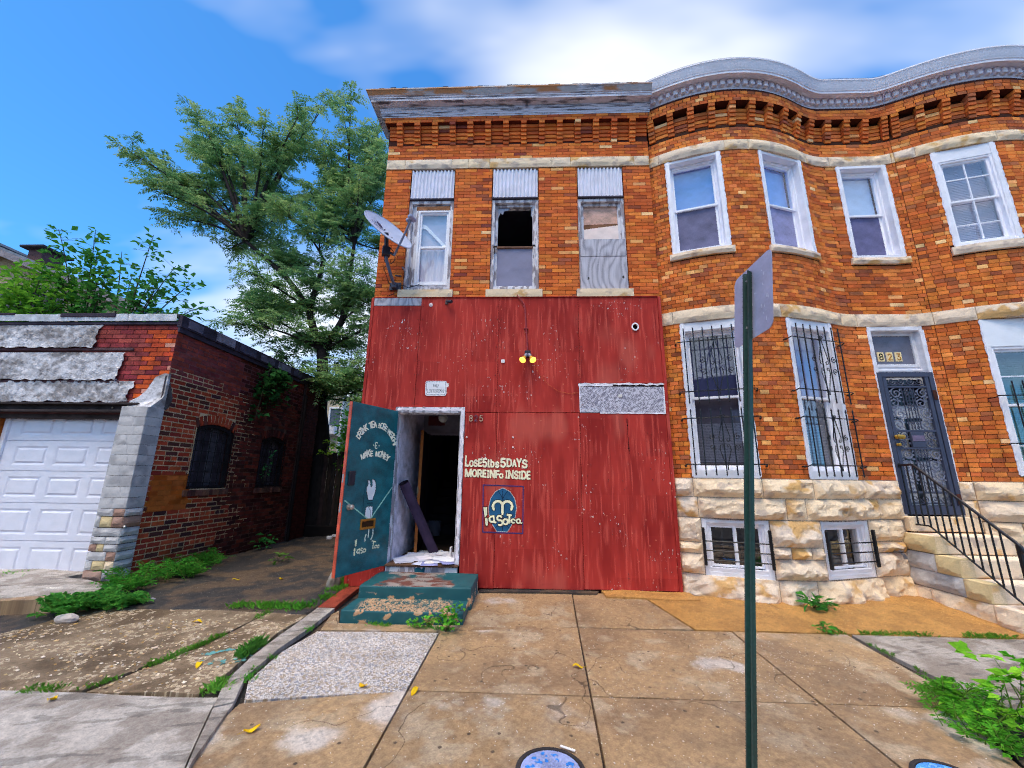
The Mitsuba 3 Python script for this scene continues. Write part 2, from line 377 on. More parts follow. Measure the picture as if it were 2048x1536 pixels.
def slab(o, tone, rough=0.006, seed=0, z=0.0):
    add(SW+'__slab', sheet(sg.Polygon(o).buffer(-g, join_style=2), z, 0.13, rough, seed), 'paving', smooth=40, uv=[tone, 0])


def jx(x0, y):      # the joints fan a little
    return x0+(y-3.3)*{A: -0.005, B: 0.055, Cc: 0.03}[x0]


rows = [0.74, 1.95, 3.29, 4.62]
for r in range(3):
    y0, y1 = rows[r], rows[r+1]
    if r < 2: slab([(-1.35, 0.74), (jx(A, y0), y0), (jx(A, y1), y1), (-1.93, 3.05), (-1.9, 2.75), (-1.72, 2.35), (-1.5, 1.9)] if r == 1 else [(-1.30, y0), (jx(A, y0), y0), (jx(A, y1), y1), (-1.5, y1)], (0.3, 0.93)[r], seed=1+r)
    slab([(jx(A, y0), y0), (jx(B, y0), y0), (jx(B, y1), y1), (jx(A, y1), y1)], (0.45, 0.2, 0.6)[r], seed=5+r)
    slab([(jx(B, y0), y0), (jx(Cc, y0), y0), (jx(Cc, y1), y1), (jx(B, y1), y1)], (0.7, 0.55, 0.4)[r], seed=9+r)
slab([(jx(Cc, 0.74), 0.74), (3.9, 0.74), (3.9, 1.95), (jx(Cc, 1.95), 1.95)], 0.5, seed=13)
slab([(jx(Cc, 1.95), 1.95), (2.95, 1.95), (2.7, 2.7), (2.92, 3.29), (jx(Cc, 3.29), 3.29)], 0.75, seed=14)
slab([(jx(Cc, 3.29), 3.29), (2.95, 3.29), (3.12, 3.55), (3.22, 4.62), (jx(Cc, 4.62), 4.62)], 0.55, seed=15)
slab([(-1.93, 3.09), (jx(A, 3.27), 3.27), (jx(A, 4.40), 4.40), (-2.07, 4.36), (-2.13, 3.85), (-2.08, 3.35)], 1.5, 0.008, seed=16)          # white pebbles
slab([(-2.06, 4.38), (-0.72, 4.42), (-0.70, 4.60), (-1.95, 4.58), (-2.12, 4.95), (-2.15, 4.80)], 0.9, seed=17)
slab([(-0.68, 4.45), (jx(B, 4.62)-0.005, 4.63), (jx(B, 5.8), 5.78), (-0.66, 5.78)], 0.15, 0.012, seed=18)
slab([(jx(B, 4.62), 4.63), (1.72, 4.63), (1.42, 5.72), (jx(B, 5.7), 5.76)], 0.1, 0.012, seed=19)
slab([(1.73, 4.63), (jx(Cc, 4.62)+1.05, 4.63), (2.85, 5.60), (1.43, 5.72)], 4.4, 0.012, seed=20)
slab([(3.12, 4.63), (5.08, 4.63), (5.08, 5.93), (2.87, 5.60)], 4.7, 0.02, seed=21)
slab([(3.24, 3.45), (9.5, 3.45), (9.5, 4.62), (3.25, 4.62)], 5.1, seed=22)
slab([(5.0, 0.74), (9.5, 0.74), (9.5, 3.43), (3.3, 3.43), (3.2, 3.0), (4.5, 2.2)], 5.15, seed=23)
add('planting_bed', sheet([(2.75, 1.9), (3.9, 0.8), (4.9, 0.8), (4.4, 2.2), (3.2, 3.0), (3.22, 3.42), (3.0, 3.28), (2.72, 2.7)], -0.012, 0.2, 0.02, 4), 'paving', uv=[3.6, 0], kind='structure')
# patch of ochre mortar along the foot of the boards
add(SW+'__mortar_patch', sheet([(1.0, 5.52), (1.55, 5.47), (2.12, 5.45), (2.1, 5.78), (0.98, 5.78)], 0.022, 0.07, 0.022, 8), 'paving', uv=[4.9, 0])
add(SW+'__mortar_patch', sheet([(-0.62, 5.66), (0.1, 5.68), (0.9, 5.66), (0.95, 5.79), (-0.62, 5.79)], 0.018, 0.07, 0.016, 9), 'paving', uv=[3.4, 0])

# kerb strip along the driveway, in lengths
cl = [(-2.40, 5.75), (-2.38, 4.95), (-2.345, 4.2), (-2.30, 3.70), (-2.20, 3.26), (-2.04, 2.95), (-1.86, 2.60), (-1.62, 2.15), (-1.42, 1.6), (-1.35, 0.74)]
cr = [(-2.20, 5.75), (-2.17, 4.95), (-2.15, 4.36), (-2.16, 3.86), (-2.10, 3.36), (-1.94, 3.02), (-1.75, 2.45), (-1.53, 1.95), (-1.37, 1.6), (-1.31, 0.74)]
add('kerb_strip', sheet(cl+cr[::-1], -0.02, 0.3, 0, drop=0.03), 'paving', uv=[3.3, 0], kind='structure')
for i, (a, b) in enumerate([(0, 1), (1, 2), (2, 4), (4, 5), (5, 7), (7, 9)]):
    m = sheet(sg.Polygon(cl[a:b+1]+cr[a:b+1][::-1]).buffer(-0.006, join_style=2), 0.022, 0.12, 0.008, 30+i, drop=0.1)
    if i == 0: add('kerb_strip__length', m, 'matte', '#8f4232', 0.5, smooth=40, label='red painted length of kerb beside the door steps')
    else: add('kerb_strip__length', m, 'paving', smooth=40, uv=[5.35+0.1*(i % 3), 0])

# driveway (pebbled slabs, a diagonal crack), its concrete apron by the street, and the alley between the buildings
add('driveway', sheet([(-9, 2.9), (-2.0, 2.9), (-2.4, 5.0), (-9, 5.0)], -0.03, 0.5, 0, drop=0.02), 'paving', uv=[3.2, 0], kind='structure')
add('driveway__slab', sheet(sg.Polygon([(-5.1, 3.13), (-3.12, 3.13), (-2.93, 3.95), (-2.88, 4.82), (-4.95, 4.84), (-5.02, 4.2)]).buffer(-0.007), 0.0, 0.11, 0.03, 40), 'paving', smooth=40, uv=[2.25, 0])
add('driveway__slab', sheet(sg.Polygon([(-3.10, 3.13), (-2.27, 3.13), (-2.33, 3.60), (-2.40, 4.20), (-2.40, 4.80), (-2.86, 4.82), (-2.91, 3.95)]).buffer(-0.007), 0.0, 0.11, 0.03, 41), 'paving', smooth=40, uv=[2.75, 0])
add('driveway__apron', sheet([(-9, 0.74), (-1.38, 0.74), (-1.45, 1.6), (-1.63, 2.15), (-1.87, 2.6), (-2.05, 2.95), (-2.12, 3.11), (-9, 3.11)], 0.0, 0.14, 0.012, 42), 'paving', smooth=40, uv=[5.7, 0])
add('alley', sheet([(-5.6, 4.85), (-2.41, 4.82), (-2.43, 14), (-9, 14), (-9, 10.4), (-5.6, 10.4)], 0.0, 0.14, 0.05, 43), 'paving', smooth=True, uv=[3.5, 0], kind='structure')
# raised ledge in front of the garage door
add('garage_forecourt', sheet([(-9, 4.0), (-5.05, 4.88), (-5.25, 5.28), (-6.2, 5.62), (-6.1, 6.0), (-9, 6.0)], 0.10, 0.16, 0.025, 44, drop=0.2), 'paving', smooth=40, uv=[5.25, 0], kind='structure')
add('garage_forecourt__edge_stone', sheet([(-9, 3.86), (-6.3, 4.48), (-6.32, 4.60), (-9, 4.0)], 0.115, 0.14, 0.03, 45, drop=0.22), 'paving', smooth=40, uv=[5.1, 0])
add('garage_forecourt__edge_stone', sheet([(-6.28, 4.485), (-5.0, 4.80), (-5.05, 4.93), (-6.3, 4.61)], 0.105, 0.10, 0.03, 46, drop=0.22), 'paving', smooth=40, uv=[0.2, 0])

# loose pebbles and chips: nobody could count them
P, n = [], 0
ico = trimesh.creation.icosphere(subdivisions=1)
iv, fi = np.asarray(ico.vertices), np.asarray(ico.faces)
vs, fs, us = [], [], []
pr = np.random.default_rng(21)
reg = sg.Polygon([(-5.0, 3.16), (-2.28, 3.16), (-2.4, 4.78), (-4.9, 4.80)])
while n < 800:
    x, y = pr.uniform(-5.1, -2.2), pr.uniform(3.1, 4.85)
    if not reg.contains(sg.Point(x, y)) or pr.random() < 0.75*float(meshkit.noise(np.array([x*1.7, y*1.7, 3.3]))): continue
    s = pr.uniform(0.005, 0.013)*(1.0 if pr.random() < 0.9 else 1.6)
    v = iv*np.array([s, s*pr.uniform(0.55, 0.9), s*0.42]); a = pr.uniform(0, 6.28)
    v = move((v, fi), (x, y, 0.001+0.03*(float(meshkit.fbm(np.array([x*1.6, y*1.6, 40.0 if x < -2.9 else 41.0]), 4))-0.5)*2), a)[0]
    vs.append(v); fs.append(fi+len(iv)*n); us.append(np.tile([[pk(pr.choice(['#c9a676', '#b98f52', '#dcc7a6', '#a68a6a', '#cdb9a4', '#e0d3c0']), 0.1), 0.15]], (len(iv), 1))); n += 1
add('driveway__pebbles', (np.vstack(vs), np.vstack(fs)), 'satin', smooth=True, uv=np.vstack(us), kind='stuff')
# ---------------------------------------------------------------- brickwork
def smin(a, b, k):
    h = np.clip(0.5+0.5*(b-a)/k, 0, 1); return b*(1-h)+a*h-k*h*(1-h)


def bow(X):
    """plan of the swelling fronts: y for every x"""
    X = np.asarray(X, float)
    a = 5.487+0.222*(X-3.37)**2; b = 5.405+0.222*(X-7.43)**2
    y = np.where(X < 3.3, np.minimum(a, 5.93), smin(a, 5.895, 0.16))
    y2 = smin(b, 5.895, 0.16)
    y2 = np.where(X > 8.0, 5.405+0.222*(np.minimum(X, 8.9)-7.43)**2, y2)
    return np.minimum(y, y2)


class Line:
    """a straight wall: distance s along it -> place, tangent, outward normal"""
    def __init__(self, p, d, n): self.p, self.d, self.n = (np.array(a, float) for a in (p, d, n))
    def at(self, s): return self.p+self.d*s, self.d, self.n


class Bow:
    def __init__(self, x0, x1):
        self.x = np.linspace(x0, x1, 900); self.y = bow(self.x)
        self.s = np.r_[0, np.cumsum(np.hypot(np.diff(self.x), np.diff(self.y)))]
    def S(self, x): return float(np.interp(x, self.x, self.s))
    def at(self, s):
        x = float(np.interp(s, self.s, self.x)); e = 0.02
        d = np.array([2*e, float(bow(x+e)-bow(x-e)), 0]); d /= np.linalg.norm(d)
        return np.array([x, float(bow(x)), 0]), d, np.array([d[1], -d[0], 0])


def brick(W, s, z, L, H, out=0.0, back=0.04, tilt=0.0):
    p, d, n = W.at(s); v = []
    for dep in (out, -back):
        for a, b in ((-1, -1), (1, -1), (1, 1), (-1, 1)):
            v.append(p+d*(a*L/2)+n*(dep+(tilt*a if dep == out else 0))+np.array([0, 0, z+b*H/2]))
    return np.array(v), np.array([[0, 1, 2], [0, 2, 3], [3, 2, 6], [3, 6, 7], [0, 4, 5], [0, 5, 1], [1, 5, 6], [1, 6, 2], [0, 3, 7], [0, 7, 4]])


def lay(W, s0, s1, z0, z1, ch, L, joint, openings, tone, r, header_row=0, headers=False, flip=0.0, proud=lambda s, z: 0.0, edge_half=True):
    """courses of bricks between s0 and s1, cut round the openings (sa, sb, za, zb) -> list of (mesh, colour, middle)"""
    out, k, z = [], 0, z0+ch/2
    while z < z1-ch*0.3:
        zb, zt = z-ch/2, z+ch/2
        cuts = [(a, b) for a, b, c, d in openings if zb < d-0.012 and zt > c+0.012]
        unit = L if not callable(L) else None
        s = s0-(0.5*(L if unit else L(s0)) if k % 2 else 0)+flip
        while s < s1:
            ln = unit or L(s+0.05)
            if header_row and k % header_row == header_row-1: ln = 0.5*ln
            a, b = max(s, s0), min(s+ln, s1)
            s += ln
            parts = [(a, b)]
            for ca, cb in cuts:
                parts = [q for p in parts for q in ((p[0], min(p[1], ca)), (max(p[0], cb), p[1])) if q[1]-q[0] > 1e-6]
            for a, b in parts:
                if b-a < 0.016: continue
                m = (a+b)/2
                c, g = tone(m, z, r)
                if c is None: continue
                out.append((brick(W, m, z, b-a-joint, ch-joint, proud(m, z)+r.uniform(-0.0015, 0.002), tilt=r.uniform(-0.001, 0.001)), c, g, W.at(m)[0]+np.array([0, 0, z])))
        z += ch; k += 1
    return out


def patched(W, s0, s1, z0, z1, openings, off, pick, cell=0.08):
    """a mortar bed whose colour changes from patch to patch"""
    V, F, U = [], [], []
    for s in np.arange(s0, s1, cell):
        for z in np.arange(z0, z1, cell):
            a, b = min(s+cell, s1), min(z+cell, z1); m, h = (s+a)/2, (z+b)/2
            if any(o[0] < m < o[1] and o[2] < h < o[3] for o in openings): continue
            n = len(V)
            for t, y in ((s, z), (a, z), (a, b), (s, b)): p, d, nn = W.at(t); V.append(p+nn*off+np.array([0, 0, y]))
            F += [[n, n+1, n+2], [n, n+2, n+3]]; U += [[pick(m, h), 0.3]]*4
    return (np.array(V), np.array(F)), np.array(U)


def emit(wall, bricks, mat='matte', most=300, name='brick', rest='brickwork'):
    """the bricks nearest to the camera one by one, the rest as one mesh"""
    bricks = sorted(bricks, key=lambda q: np.linalg.norm(q[3]-np.array(EYE)))
    for m, c, g, _ in bricks[:most]: add(wall+'__'+name, m, mat, c, g)
    if len(bricks) > most:
        left = bricks[most:]
        add(wall+'__'+rest, join([q[0] for q in left]), mat, uv=np.vstack([np.tile([[q[1], q[2]]], (len(q[0][0]), 1)) for q in left]), kind='stuff')


def strip(W, s0, s1, z0, z1, openings, off, n=60):
    """the mortar bed behind the bricks, with its openings left out"""
    ss = sorted(set(list(np.linspace(s0, s1, n))+[q for o in openings for q in o[:2] if s0 < q < s1])); zs = sorted(set([z0, z1]+[q for o in openings for q in o[2:] if z0 < q < z1]))
    V, F = [], []
    for s in ss:
        p, d, nn = W.at(s)
        for z in zs: V.append(p+nn*off+np.array([0, 0, z]))
    m = len(zs)
    for i in range(len(ss)-1):
        for j in range(m-1):
            a, b = (ss[i]+ss[i+1])/2, (zs[j]+zs[j+1])/2
            if any(o[0] < a < o[1] and o[2] < b < o[3] for o in openings): continue
            F += [[i*m+j, (i+1)*m+j, (i+1)*m+j+1], [i*m+j, (i+1)*m+j+1, i*m+j+1]]
    return np.array(V), np.array(F)


def rock(W, s0, s1, z0, z1, proj, seed, margin=0.012, res=0.035, back=0.05, base=0.0, amp=1.0):
    """a quarry-faced stone: dressed margin, bulging broken face"""
    L, H = s1-s0, z1-z0
    nx, nz = max(5, int(L/res)+1), max(5, int(H/res)+1)
    u = np.linspace(0, 1, nx); w = np.linspace(0, 1, nz)
    jr = np.random.default_rng(seed)
    V = []
    U, Wz = np.meshgrid(u, w, indexing='ij')
    ju = jr.uniform(-0.35, 0.35, U.shape)/nx; jz = jr.uniform(-0.35, 0.35, U.shape)/nz
    ju[[0, -1], :] = 0; jz[:, [0, -1]] = 0
    U2, W2 = U+ju, Wz+jz
    e = np.minimum(np.minimum(U2*L, (1-U2)*L), np.minimum(W2*H, (1-W2)*H)); amp = amp*1.15
    q = np.stack([U2*L*6+seed*3.7, W2*H*9, 0*U2+seed*1.3], -1)
    nz1 = meshkit.fbm(q, 4); rid = 1-np.abs(2*meshkit.fbm(q*0.7+7, 3)-1)
    slope = (0.75-0.5*np.abs(W2-0.42)*2)
    d = base+proj*np.clip(e/(0.045+margin), 0, 1)**0.8*(0.15+amp*(1.15*(nz1-0.5)+0.75*rid*slope))
    for i in range(nx):
        for j in range(nz):
            p, t, n = W.at(s0+U2[i, j]*L)
            V.append(p+n*d[i, j]+np.array([0, 0, z0+W2[i, j]*H]))
    F = [x for i in range(nx-1) for j in range(nz-1) for x in ([i*nz+j, (i+1)*nz+j, (i+1)*nz+j+1], [i*nz+j, (i+1)*nz+j+1, i*nz+j+1])]
    ring = [i*nz for i in range(nx)]+[(nx-1)*nz+j for j in range(1, nz)]+[i*nz+nz-1 for i in range(nx-2, -1, -1)]+[j for j in range(nz-2, 0, -1)]
    N = len(V)
    for k in ring:
        i, j = divmod(k, nz); p, t, n = W.at(s0+U[i, j]*L); V.append(p-n*back+np.array([0, 0, z0+Wz[i, j]*H]))
    m = len(ring)
    for a in range(m): F += [[ring[a], N+a, N+(a+1) % m], [ring[a], N+(a+1) % m, ring[(a+1) % m]]]
    return np.array(V), np.array(F)


ORANGE = ['#d87234', '#cd6a31', '#c05d2b', '#dc7d3b', '#c46234', '#b4542c', '#d4713a', '#bb5830', '#cf6c36']
DARK = ['#8e4630', '#975038', '#864238', '#a0563c']
PALE = ['#ecb072', '#e3a060', '#efc08a', '#e09a62']
BOW = ['#d97e3a', '#cf7034', '#c36431', '#dc8443', '#c86b3a', '#b65a2c', '#d57839', '#bc6032', '#d1743f']


def tone_front(s, z, r):
    x = r.random()
    pal = DARK if x < 0.06 else PALE if x < 0.10 else ORANGE
    return pk(r.choice(pal), 0.06, r), 0.18


DARKB = ['#a35c3a', '#9a5436', '#ac6642', '#935038']


def tone_bow(s, z, r):
    x = r.random()
    pal = DARKB if x < 0.12 else PALE if x < 0.16 else BOW
    return pk(r.choice(pal), 0.07, r), 0.3
# ---------------------------------------------------------------- the red corner house
def corbel(W, s0, s1, z0, ch, rows, tone, r, step, head, first=0.0, top=0.0, drop=0.01):
    """a band of corbelled courses: short projecting headers between long stepped stretchers"""
    out = []
    for k in range(rows):
        z, s = z0+ch*(k+0.5), s0+first
        while s < s1-0.02:
            for ln, hd in ((0.103, 1), (0.205, 0)):
                a, b = max(s, s0), min(s+ln, s1); s += ln
                if b-a < 0.03 or (hd == 0 and k == rows-1 and top): continue
                o = head*(k+1) if hd else step*k-drop
                c, g = tone((a+b)/2, z, r)
                out.append((brick(W, (a+b)/2, z, b-a-0.006, ch-0.010, o+r.uniform(-.002, .002), back=0.14), c, g, W.at((a+b)/2)[0]+np.array([0, 0, z])))
    return out


def moulding(path, prof, up=None):
    """a cornice profile (outward, height) carried along plan points with mitred corners; path = [(x, y, nx, ny, scale)]"""
    V, m = [], len(prof)
    for x, y, nx, ny, s in path:
        for o, z in prof: V.append([x+nx*o*s, y+ny*o*s, z])
    F = [[i*m+j, (i+1)*m+j, (i+1)*m+(j+1) % m] for i in range(len(path)-1) for j in range(m)]+[[i*m+j, (i+1)*m+(j+1) % m, i*m+(j+1) % m] for i in range(len(path)-1) for j in range(m)]
    n = (len(path)-1)*m
    for j in range(1, m-1): F += [[0, j+1, j], [n, n+j, n+j+1]]
    return np.array(V), np.array(F)


H = thing('corner_house', 'two-storey orange brick house boarded with red plywood, teal door standing open', 'house')
XL, XR, YF = -2.43, 2.035, 5.8
WF = Line((XL, YF, 0), (1, 0, 0), (0, -1, 0))
sx = lambda x: x-XL
WIN = [(-1.99, -1.235), (-0.60, 0.175), (0.82, 1.58)]
op = [(sx(a), sx(b), 4.37, 6.64) for a, b in WIN]
sills = [(sx(a)-0.06, sx(b)+0.06, 4.235, 4.37) for a, b in WIN]
CH = 0.0627
br = random.Random(11)
wall = add(H+'__wall', join([strip(WF, 0, XR-XL, 4.2, 7.13, op, -0.008), strip(WF, -0.02, XR-XL, 7.10, 7.62, [], -0.03), box(XL+0.001, XL+0.30, YF+0.02, 16, 0, 7.55)
                             , box(XR-0.28, XR-0.004, YF+0.02, 16, 0, 7.55), box(XL, XR, 15.9, 16.1, 0, 7.55), box(XL+0.3, XR-0.28, YF+0.1, 15.9, 7.40, 7.52)]), 'matte', '#43201a', 0.2)
bk = lay(WF, 0, XR-XL, 4.235, 6.63, CH, 0.2085, 0.0075, op+sills, tone_front, br)
bk += lay(WF, 0, XR-XL, 6.812, 7.10, CH*0.95, 0.2085, 0.0075, [], tone_front, br)
bk += corbel(WF, 0.0, XR-XL, 7.10, 0.0645, 6, tone_front, br, 0.0145, 0.020, first=-0.16, drop=0.035)
bk += lay(WF, -0.06, XR-XL, 7.487, 7.60, 0.056, 0.2085, 0.0075, [], tone_front, br, proud=lambda s, z: 0.112)
emit(wall, bk)
add(wall+'__corbel_bed', box(XL-0.05, XR-0.004, YF-0.10, YF+0.02, 7.489, 7.60), 'matte', '#5a2a22', 0.1)
# left side wall: brick courses seen only at its edge
WS = Line((XL, YF, 0), (0, 1, 0), (-1, 0, 0))
# belt of quarry-faced stones
xs = [-2.43, -2.11, -1.30, -1.02, -0.65, 0.39, 0.715, 1.78, 2.03]
for i in range(8):
    add(H+'__belt_stone', rock(WF, sx(xs[i])+0.003, sx(xs[i+1])-0.003, 6.628, 6.81, 0.035 if i in (1, 6) else 0.02, 100+i, res=0.028, base=0.012, back=0.2), 'sandstone', uv=[br.random(), 0])
# cornice: sheet metal, rusted at the crown, returned a little round the left corner
prof = [(0.0, 7.592), (0.116, 7.592), (0.118, 7.612), (0.128, 7.622), (0.128, 7.652), (0.140, 7.664), (0.140, 7.698), (0.152, 7.71), (0.156, 7.762), (0.275, 7.772), (0.275, 7.815), (0.288, 7.822), (0.288, 7.842), (0.30, 7.85), (0.318, 7.885), (0.34, 7.93), (0.35, 7.935), (0.35, 7.955), (0.0, 7.975)]
add(H+'__cornice', moulding([(XL, 6.30, -1, 0, 1), (XL, YF, -1, -1, 1), (-0.03, YF, 0, -1, 1)], prof), 'tinwork', uv=[1, 0], label='rusted sheet metal cornice with a sooty soffit')
add(H+'__cornice', moulding([(-0.026, YF, 0, -1, 1), (XR+0.03, YF, 0, -1, 1)], prof), 'tinwork', uv=[1, 0])
add(H+'__cornice__seam_cover', moulding([(-0.05, YF, 0, -1, 1), (-0.008, YF, 0, -1, 1)], [(o+0.006, z) for o, z in prof]), 'tinwork', uv=[1, 0])
nr = np.random.default_rng(5)
add(H+'__roof_felt', join([box(XL-0.33+i*0.1, XL-0.235+i*0.1, YF-0.34+nr.uniform(0, .02), YF+0.3, 7.95, 7.974+nr.uniform(0.0, 0.02), 0.004) for i in range(48)]), 'matte', '#3a3438', 0.4)

# upper windows: sill, corrugated panel, frame
def corrugated(x0, x1, z0, z1, y, n=12, a=0.021):
    x = np.linspace(x0, x1, n*8+1); yy = y-a*np.sin((x-x0)/(x1-x0)*n*2*np.pi)
    V = np.vstack([np.column_stack([x, yy, 0*x+z]) for z in (z0, z1)]); m = len(x)
    return V, np.array([q for i in range(m-1) for q in ([i, i+1, m+i+1], [i, m+i+1, m+i])])


for i, (a, b) in enumerate(WIN):
    k = H+'__window' if i == 0 else H+f'__window_{i:03d}'
    fr = [frame(b-a, 1.64, 0.055, YF+0.03, YF+0.19, a, 4.385), frame(b-a-0.11, 1.53, 0.045, YF+0.085, YF+0.19, a+0.055, 4.44)]
    add(k, join(fr), 'barewood', uv=[2, 0], label=['grey weathered window frame with a smaller white sash inside', 'peeling window frame, upper half open and dark', 'weathered window frame half covered by grey plywood'][i])
    add(k+'__sill', rock(WF, sx(a)-0.055, sx(b)+0.055, 4.24, 4.368, 0.012, 60+i, res=0.03, base=0.045, back=0.2, amp=0.5), 'sandstone', uv=[0.05, 0])
    add(k+'__corrugated_panel', corrugated(a+0.012, b-0.012, 6.055, 6.60, YF+0.012), 'satin', '#dcdbe6', 0.1, smooth=True, label='corrugated metal sheet closing the window head')
    add(k+'__batten', box(a+0.005, b-0.005, YF-0.002, YF+0.04, 6.03, 6.056, 0.004), 'matte', '#4a4650', 0.2)
k = H+'__window'
add(k+'__packing', join([box(-1.88, -1.80, YF+0.062, YF+0.16, 4.50, 5.95, 0.004), box(-1.88, -1.29, YF+0.066, YF+0.16, 5.87, 5.96, 0.004), box(-1.29, -1.265, YF+0.06, YF+0.16, 4.45, 5.95)]), 'barewood', uv=[2, 0])
add(k+'__packing', box(-1.87, -1.31, YF+0.058, YF+0.066, 5.865, 5.945, 0.002), 'matte', '#a06a4a', 0.6, label='bare brown board above the sash')
add(k+'__packing', box(-1.85, -1.27, YF+0.06, YF+0.16, 4.43, 4.49, 0.004), 'barewood', uv=[0, 0])
sw = add(k+'__sash', join([frame(0.545, 1.37, 0.035, YF+0.055, YF+0.13, -1.835, 4.49), frame(0.475, 0.66, 0.03, YF+0.075, YF+0.12, -1.80, 5.165), frame(0.475, 0.66, 0.032, YF+0.065, YF+0.11, -1.80, 4.525)]), 'satin', '#e4e4ec', 0.06)
add(k+'__pane', join([box(-1.77, -1.355, YF+0.096, YF+0.10, 5.19, 5.80), box(-1.77, -1.355, YF+0.088, YF+0.092, 4.555, 5.16)]), 'glass')
add(k+'__brace', poly(sg.Polygon([(-1.77, 5.64), (-1.705, 5.62), (-1.36, 5.24), (-1.36, 5.215), (-1.385, 5.20), (-1.72, 5.56), (-1.77, 5.56)]), YF+0.125, YF+0.14), 'matte', '#f0f0ee', 0.05)
add(k+'__curtain', box(-1.79, -1.33, YF+0.17, YF+0.175, 5.15, 5.83), 'matte', '#c3c1d2', 0.1)
cx = np.linspace(-1.795, -1.33, 50)
cv = np.vstack([np.column_stack([cx, YF+0.16+0.014*np.sin(cx*62)*(1+0.3*np.sin(cx*23)), 0*cx+z]) for z in (4.53, 5.17)])
add(k+'__curtain', (cv, [q for i in range(49) for q in ([i, i+1, 51+i], [i, 51+i, 50+i])]), 'matte', '#d3d1dc', 0.08, smooth=True)
k = H+'__window_001'
add(k+'__meeting_rail', box(-0.50, 0.085, YF+0.07, YF+0.15, 5.155, 5.185, 0.004), 'matte', '#7a5a48', 0.4)
add(k+'__panel', box(-0.505, 0.09, YF+0.10, YF+0.11, 4.44, 5.155), 'matte', '#85859e', 0.12, label='grey panel filling the lower sash')
add(k+'__shard', poly(shapely.unary_union([sg.Polygon([(-0.497, 5.91), (-0.30, 5.91), (-0.33, 5.87), (-0.40, 5.86), (-0.42, 5.79), (-0.46, 5.83), (-0.497, 5.72)]), sg.Polygon([(0.085, 5.91), (0.055, 5.91), (0.05, 5.76), (0.075, 5.74), (0.085, 5.75)])]), YF+0.10, YF+0.104), 'gloss', '#8d8fa0', 0.2)
add(k+'__bolt', join([box(-0.56, -0.50, YF+0.02, YF+0.035, 5.14, 5.165), box(0.075, 0.12, YF+0.02, YF+0.035, 5.15, 5.18), box(-0.545, -0.535, YF+0.02, YF+0.03, 5.02, 5.14)]), 'matte', '#2a2626', 0.2)
k = H+'__window_002'
add(k+'__panel', box(0.905, 1.49, YF+0.12, YF+0.13, 5.57, 5.93), 'satin', '#c59a86', 0.5, label='tan sheet behind the upper sash')
add(k+'__panel', poly(sg.Polygon([(0.905, 5.49), (1.49, 5.56), (1.49, 5.60), (0.905, 5.58)]), YF+0.10, YF+0.12), 'matte', '#7a5642', 0.6)
add(k+'__panel', poly(sg.Polygon([(0.905, 5.2), (1.49, 5.2), (1.49, 5.565), (0.905, 5.485)]), YF+0.09, YF+0.098), 'matte', '#f0ddd2', 0.1)
add(k+'__plywood', box(0.845, 1.565, YF+0.0, YF+0.022, 4.952, 5.255, 0.003), 'barewood', uv=[0, 0], label='upper sheet of bare grey plywood')
for kx, kz in ((0.955, 4.565), (1.50, 4.585)): add(k+'__knot', poly(sa.scale(sg.Point(kx, kz).buffer(0.02), 0.8, 1.15), YF+0.0035, YF+0.0055), 'matte', '#2a2730', 0.3)
add(k+'__plywood', box(0.838, 1.572, YF+0.005, YF+0.026, 4.385, 4.946, 0.003), 'barewood', uv=[0, 0], label='lower sheet of bare grey plywood with dark knots')
# rooms behind the upper windows
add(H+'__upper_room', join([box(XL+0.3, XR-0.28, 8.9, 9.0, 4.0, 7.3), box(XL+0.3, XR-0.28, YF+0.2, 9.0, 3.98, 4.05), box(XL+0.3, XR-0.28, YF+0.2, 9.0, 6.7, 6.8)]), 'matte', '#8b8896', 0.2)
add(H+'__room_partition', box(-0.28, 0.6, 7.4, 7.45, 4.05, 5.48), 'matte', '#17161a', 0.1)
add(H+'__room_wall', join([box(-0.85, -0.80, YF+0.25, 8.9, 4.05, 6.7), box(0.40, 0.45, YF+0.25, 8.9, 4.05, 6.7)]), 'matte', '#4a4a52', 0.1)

# boards: each plywood sheet of its own
BY = YF-0.022
def board(x0, x1, z0, z1, t, y=BY, holes=()):
    m = box(x0+0.001, x1-0.001, y, y+0.02, z0+0.001, z1-0.001, 0.0015)
    if holes:
        m = poly(sg.box(x0+0.002, z0+0.002, x1-0.002, z1-0.002).difference(shapely.unary_union([sg.Point(hx, hz).buffer(hr) for hx, hz, hr in holes])), y, y+0.02)
    add(H+'__board', m, 'redwood', uv=[t, 0])


board(-2.405, -1.664, 2.44, 4.10, 0.13, BY-0.003)
board(-1.66, -0.445, 2.425, 4.232, 0.31)
board(-0.443, 0.777, 2.432, 4.232, 0.55, BY-0.001)
board(0.78, 1.985, 2.865, 4.232, 0.72, BY, [(1.625, 3.744, 0.045)])
board(-2.405, -1.915, 0.06, 2.437, 0.22)
board(-0.905, -0.437, 0.07, 2.418, 0.41, BY+0.001)
board(-0.434, 0.757, 0.075, 2.426, 0.64)
board(0.76, 1.985, 0.085, 2.426, 0.85, BY-0.001)
board(-1.91, -0.908, 0.02, 0.22, 0.9, BY+0.006)
add(H+'__board_gap', join([box(-2.42, -1.92, YF+0.003, YF+0.01, 0, 4.23), box(-0.90, 2.0, YF+0.003, YF+0.01, 0, 4.23), box(-1.92, -0.90, YF+0.003, YF+0.01, 2.5, 4.23)]), 'matte', '#3a1412', 0.2)
add(H+'__corner_strip', box(-2.452, -2.407, BY-0.012, YF+0.2, 0.0, 4.235, 0.004), 'redwood', uv=[0.2, 0])
add(H+'__corner_strip', box(1.987, 2.034, BY-0.014, YF+0.12, 0.08, 4.235, 0.004), 'redwood', uv=[0.7, 0])
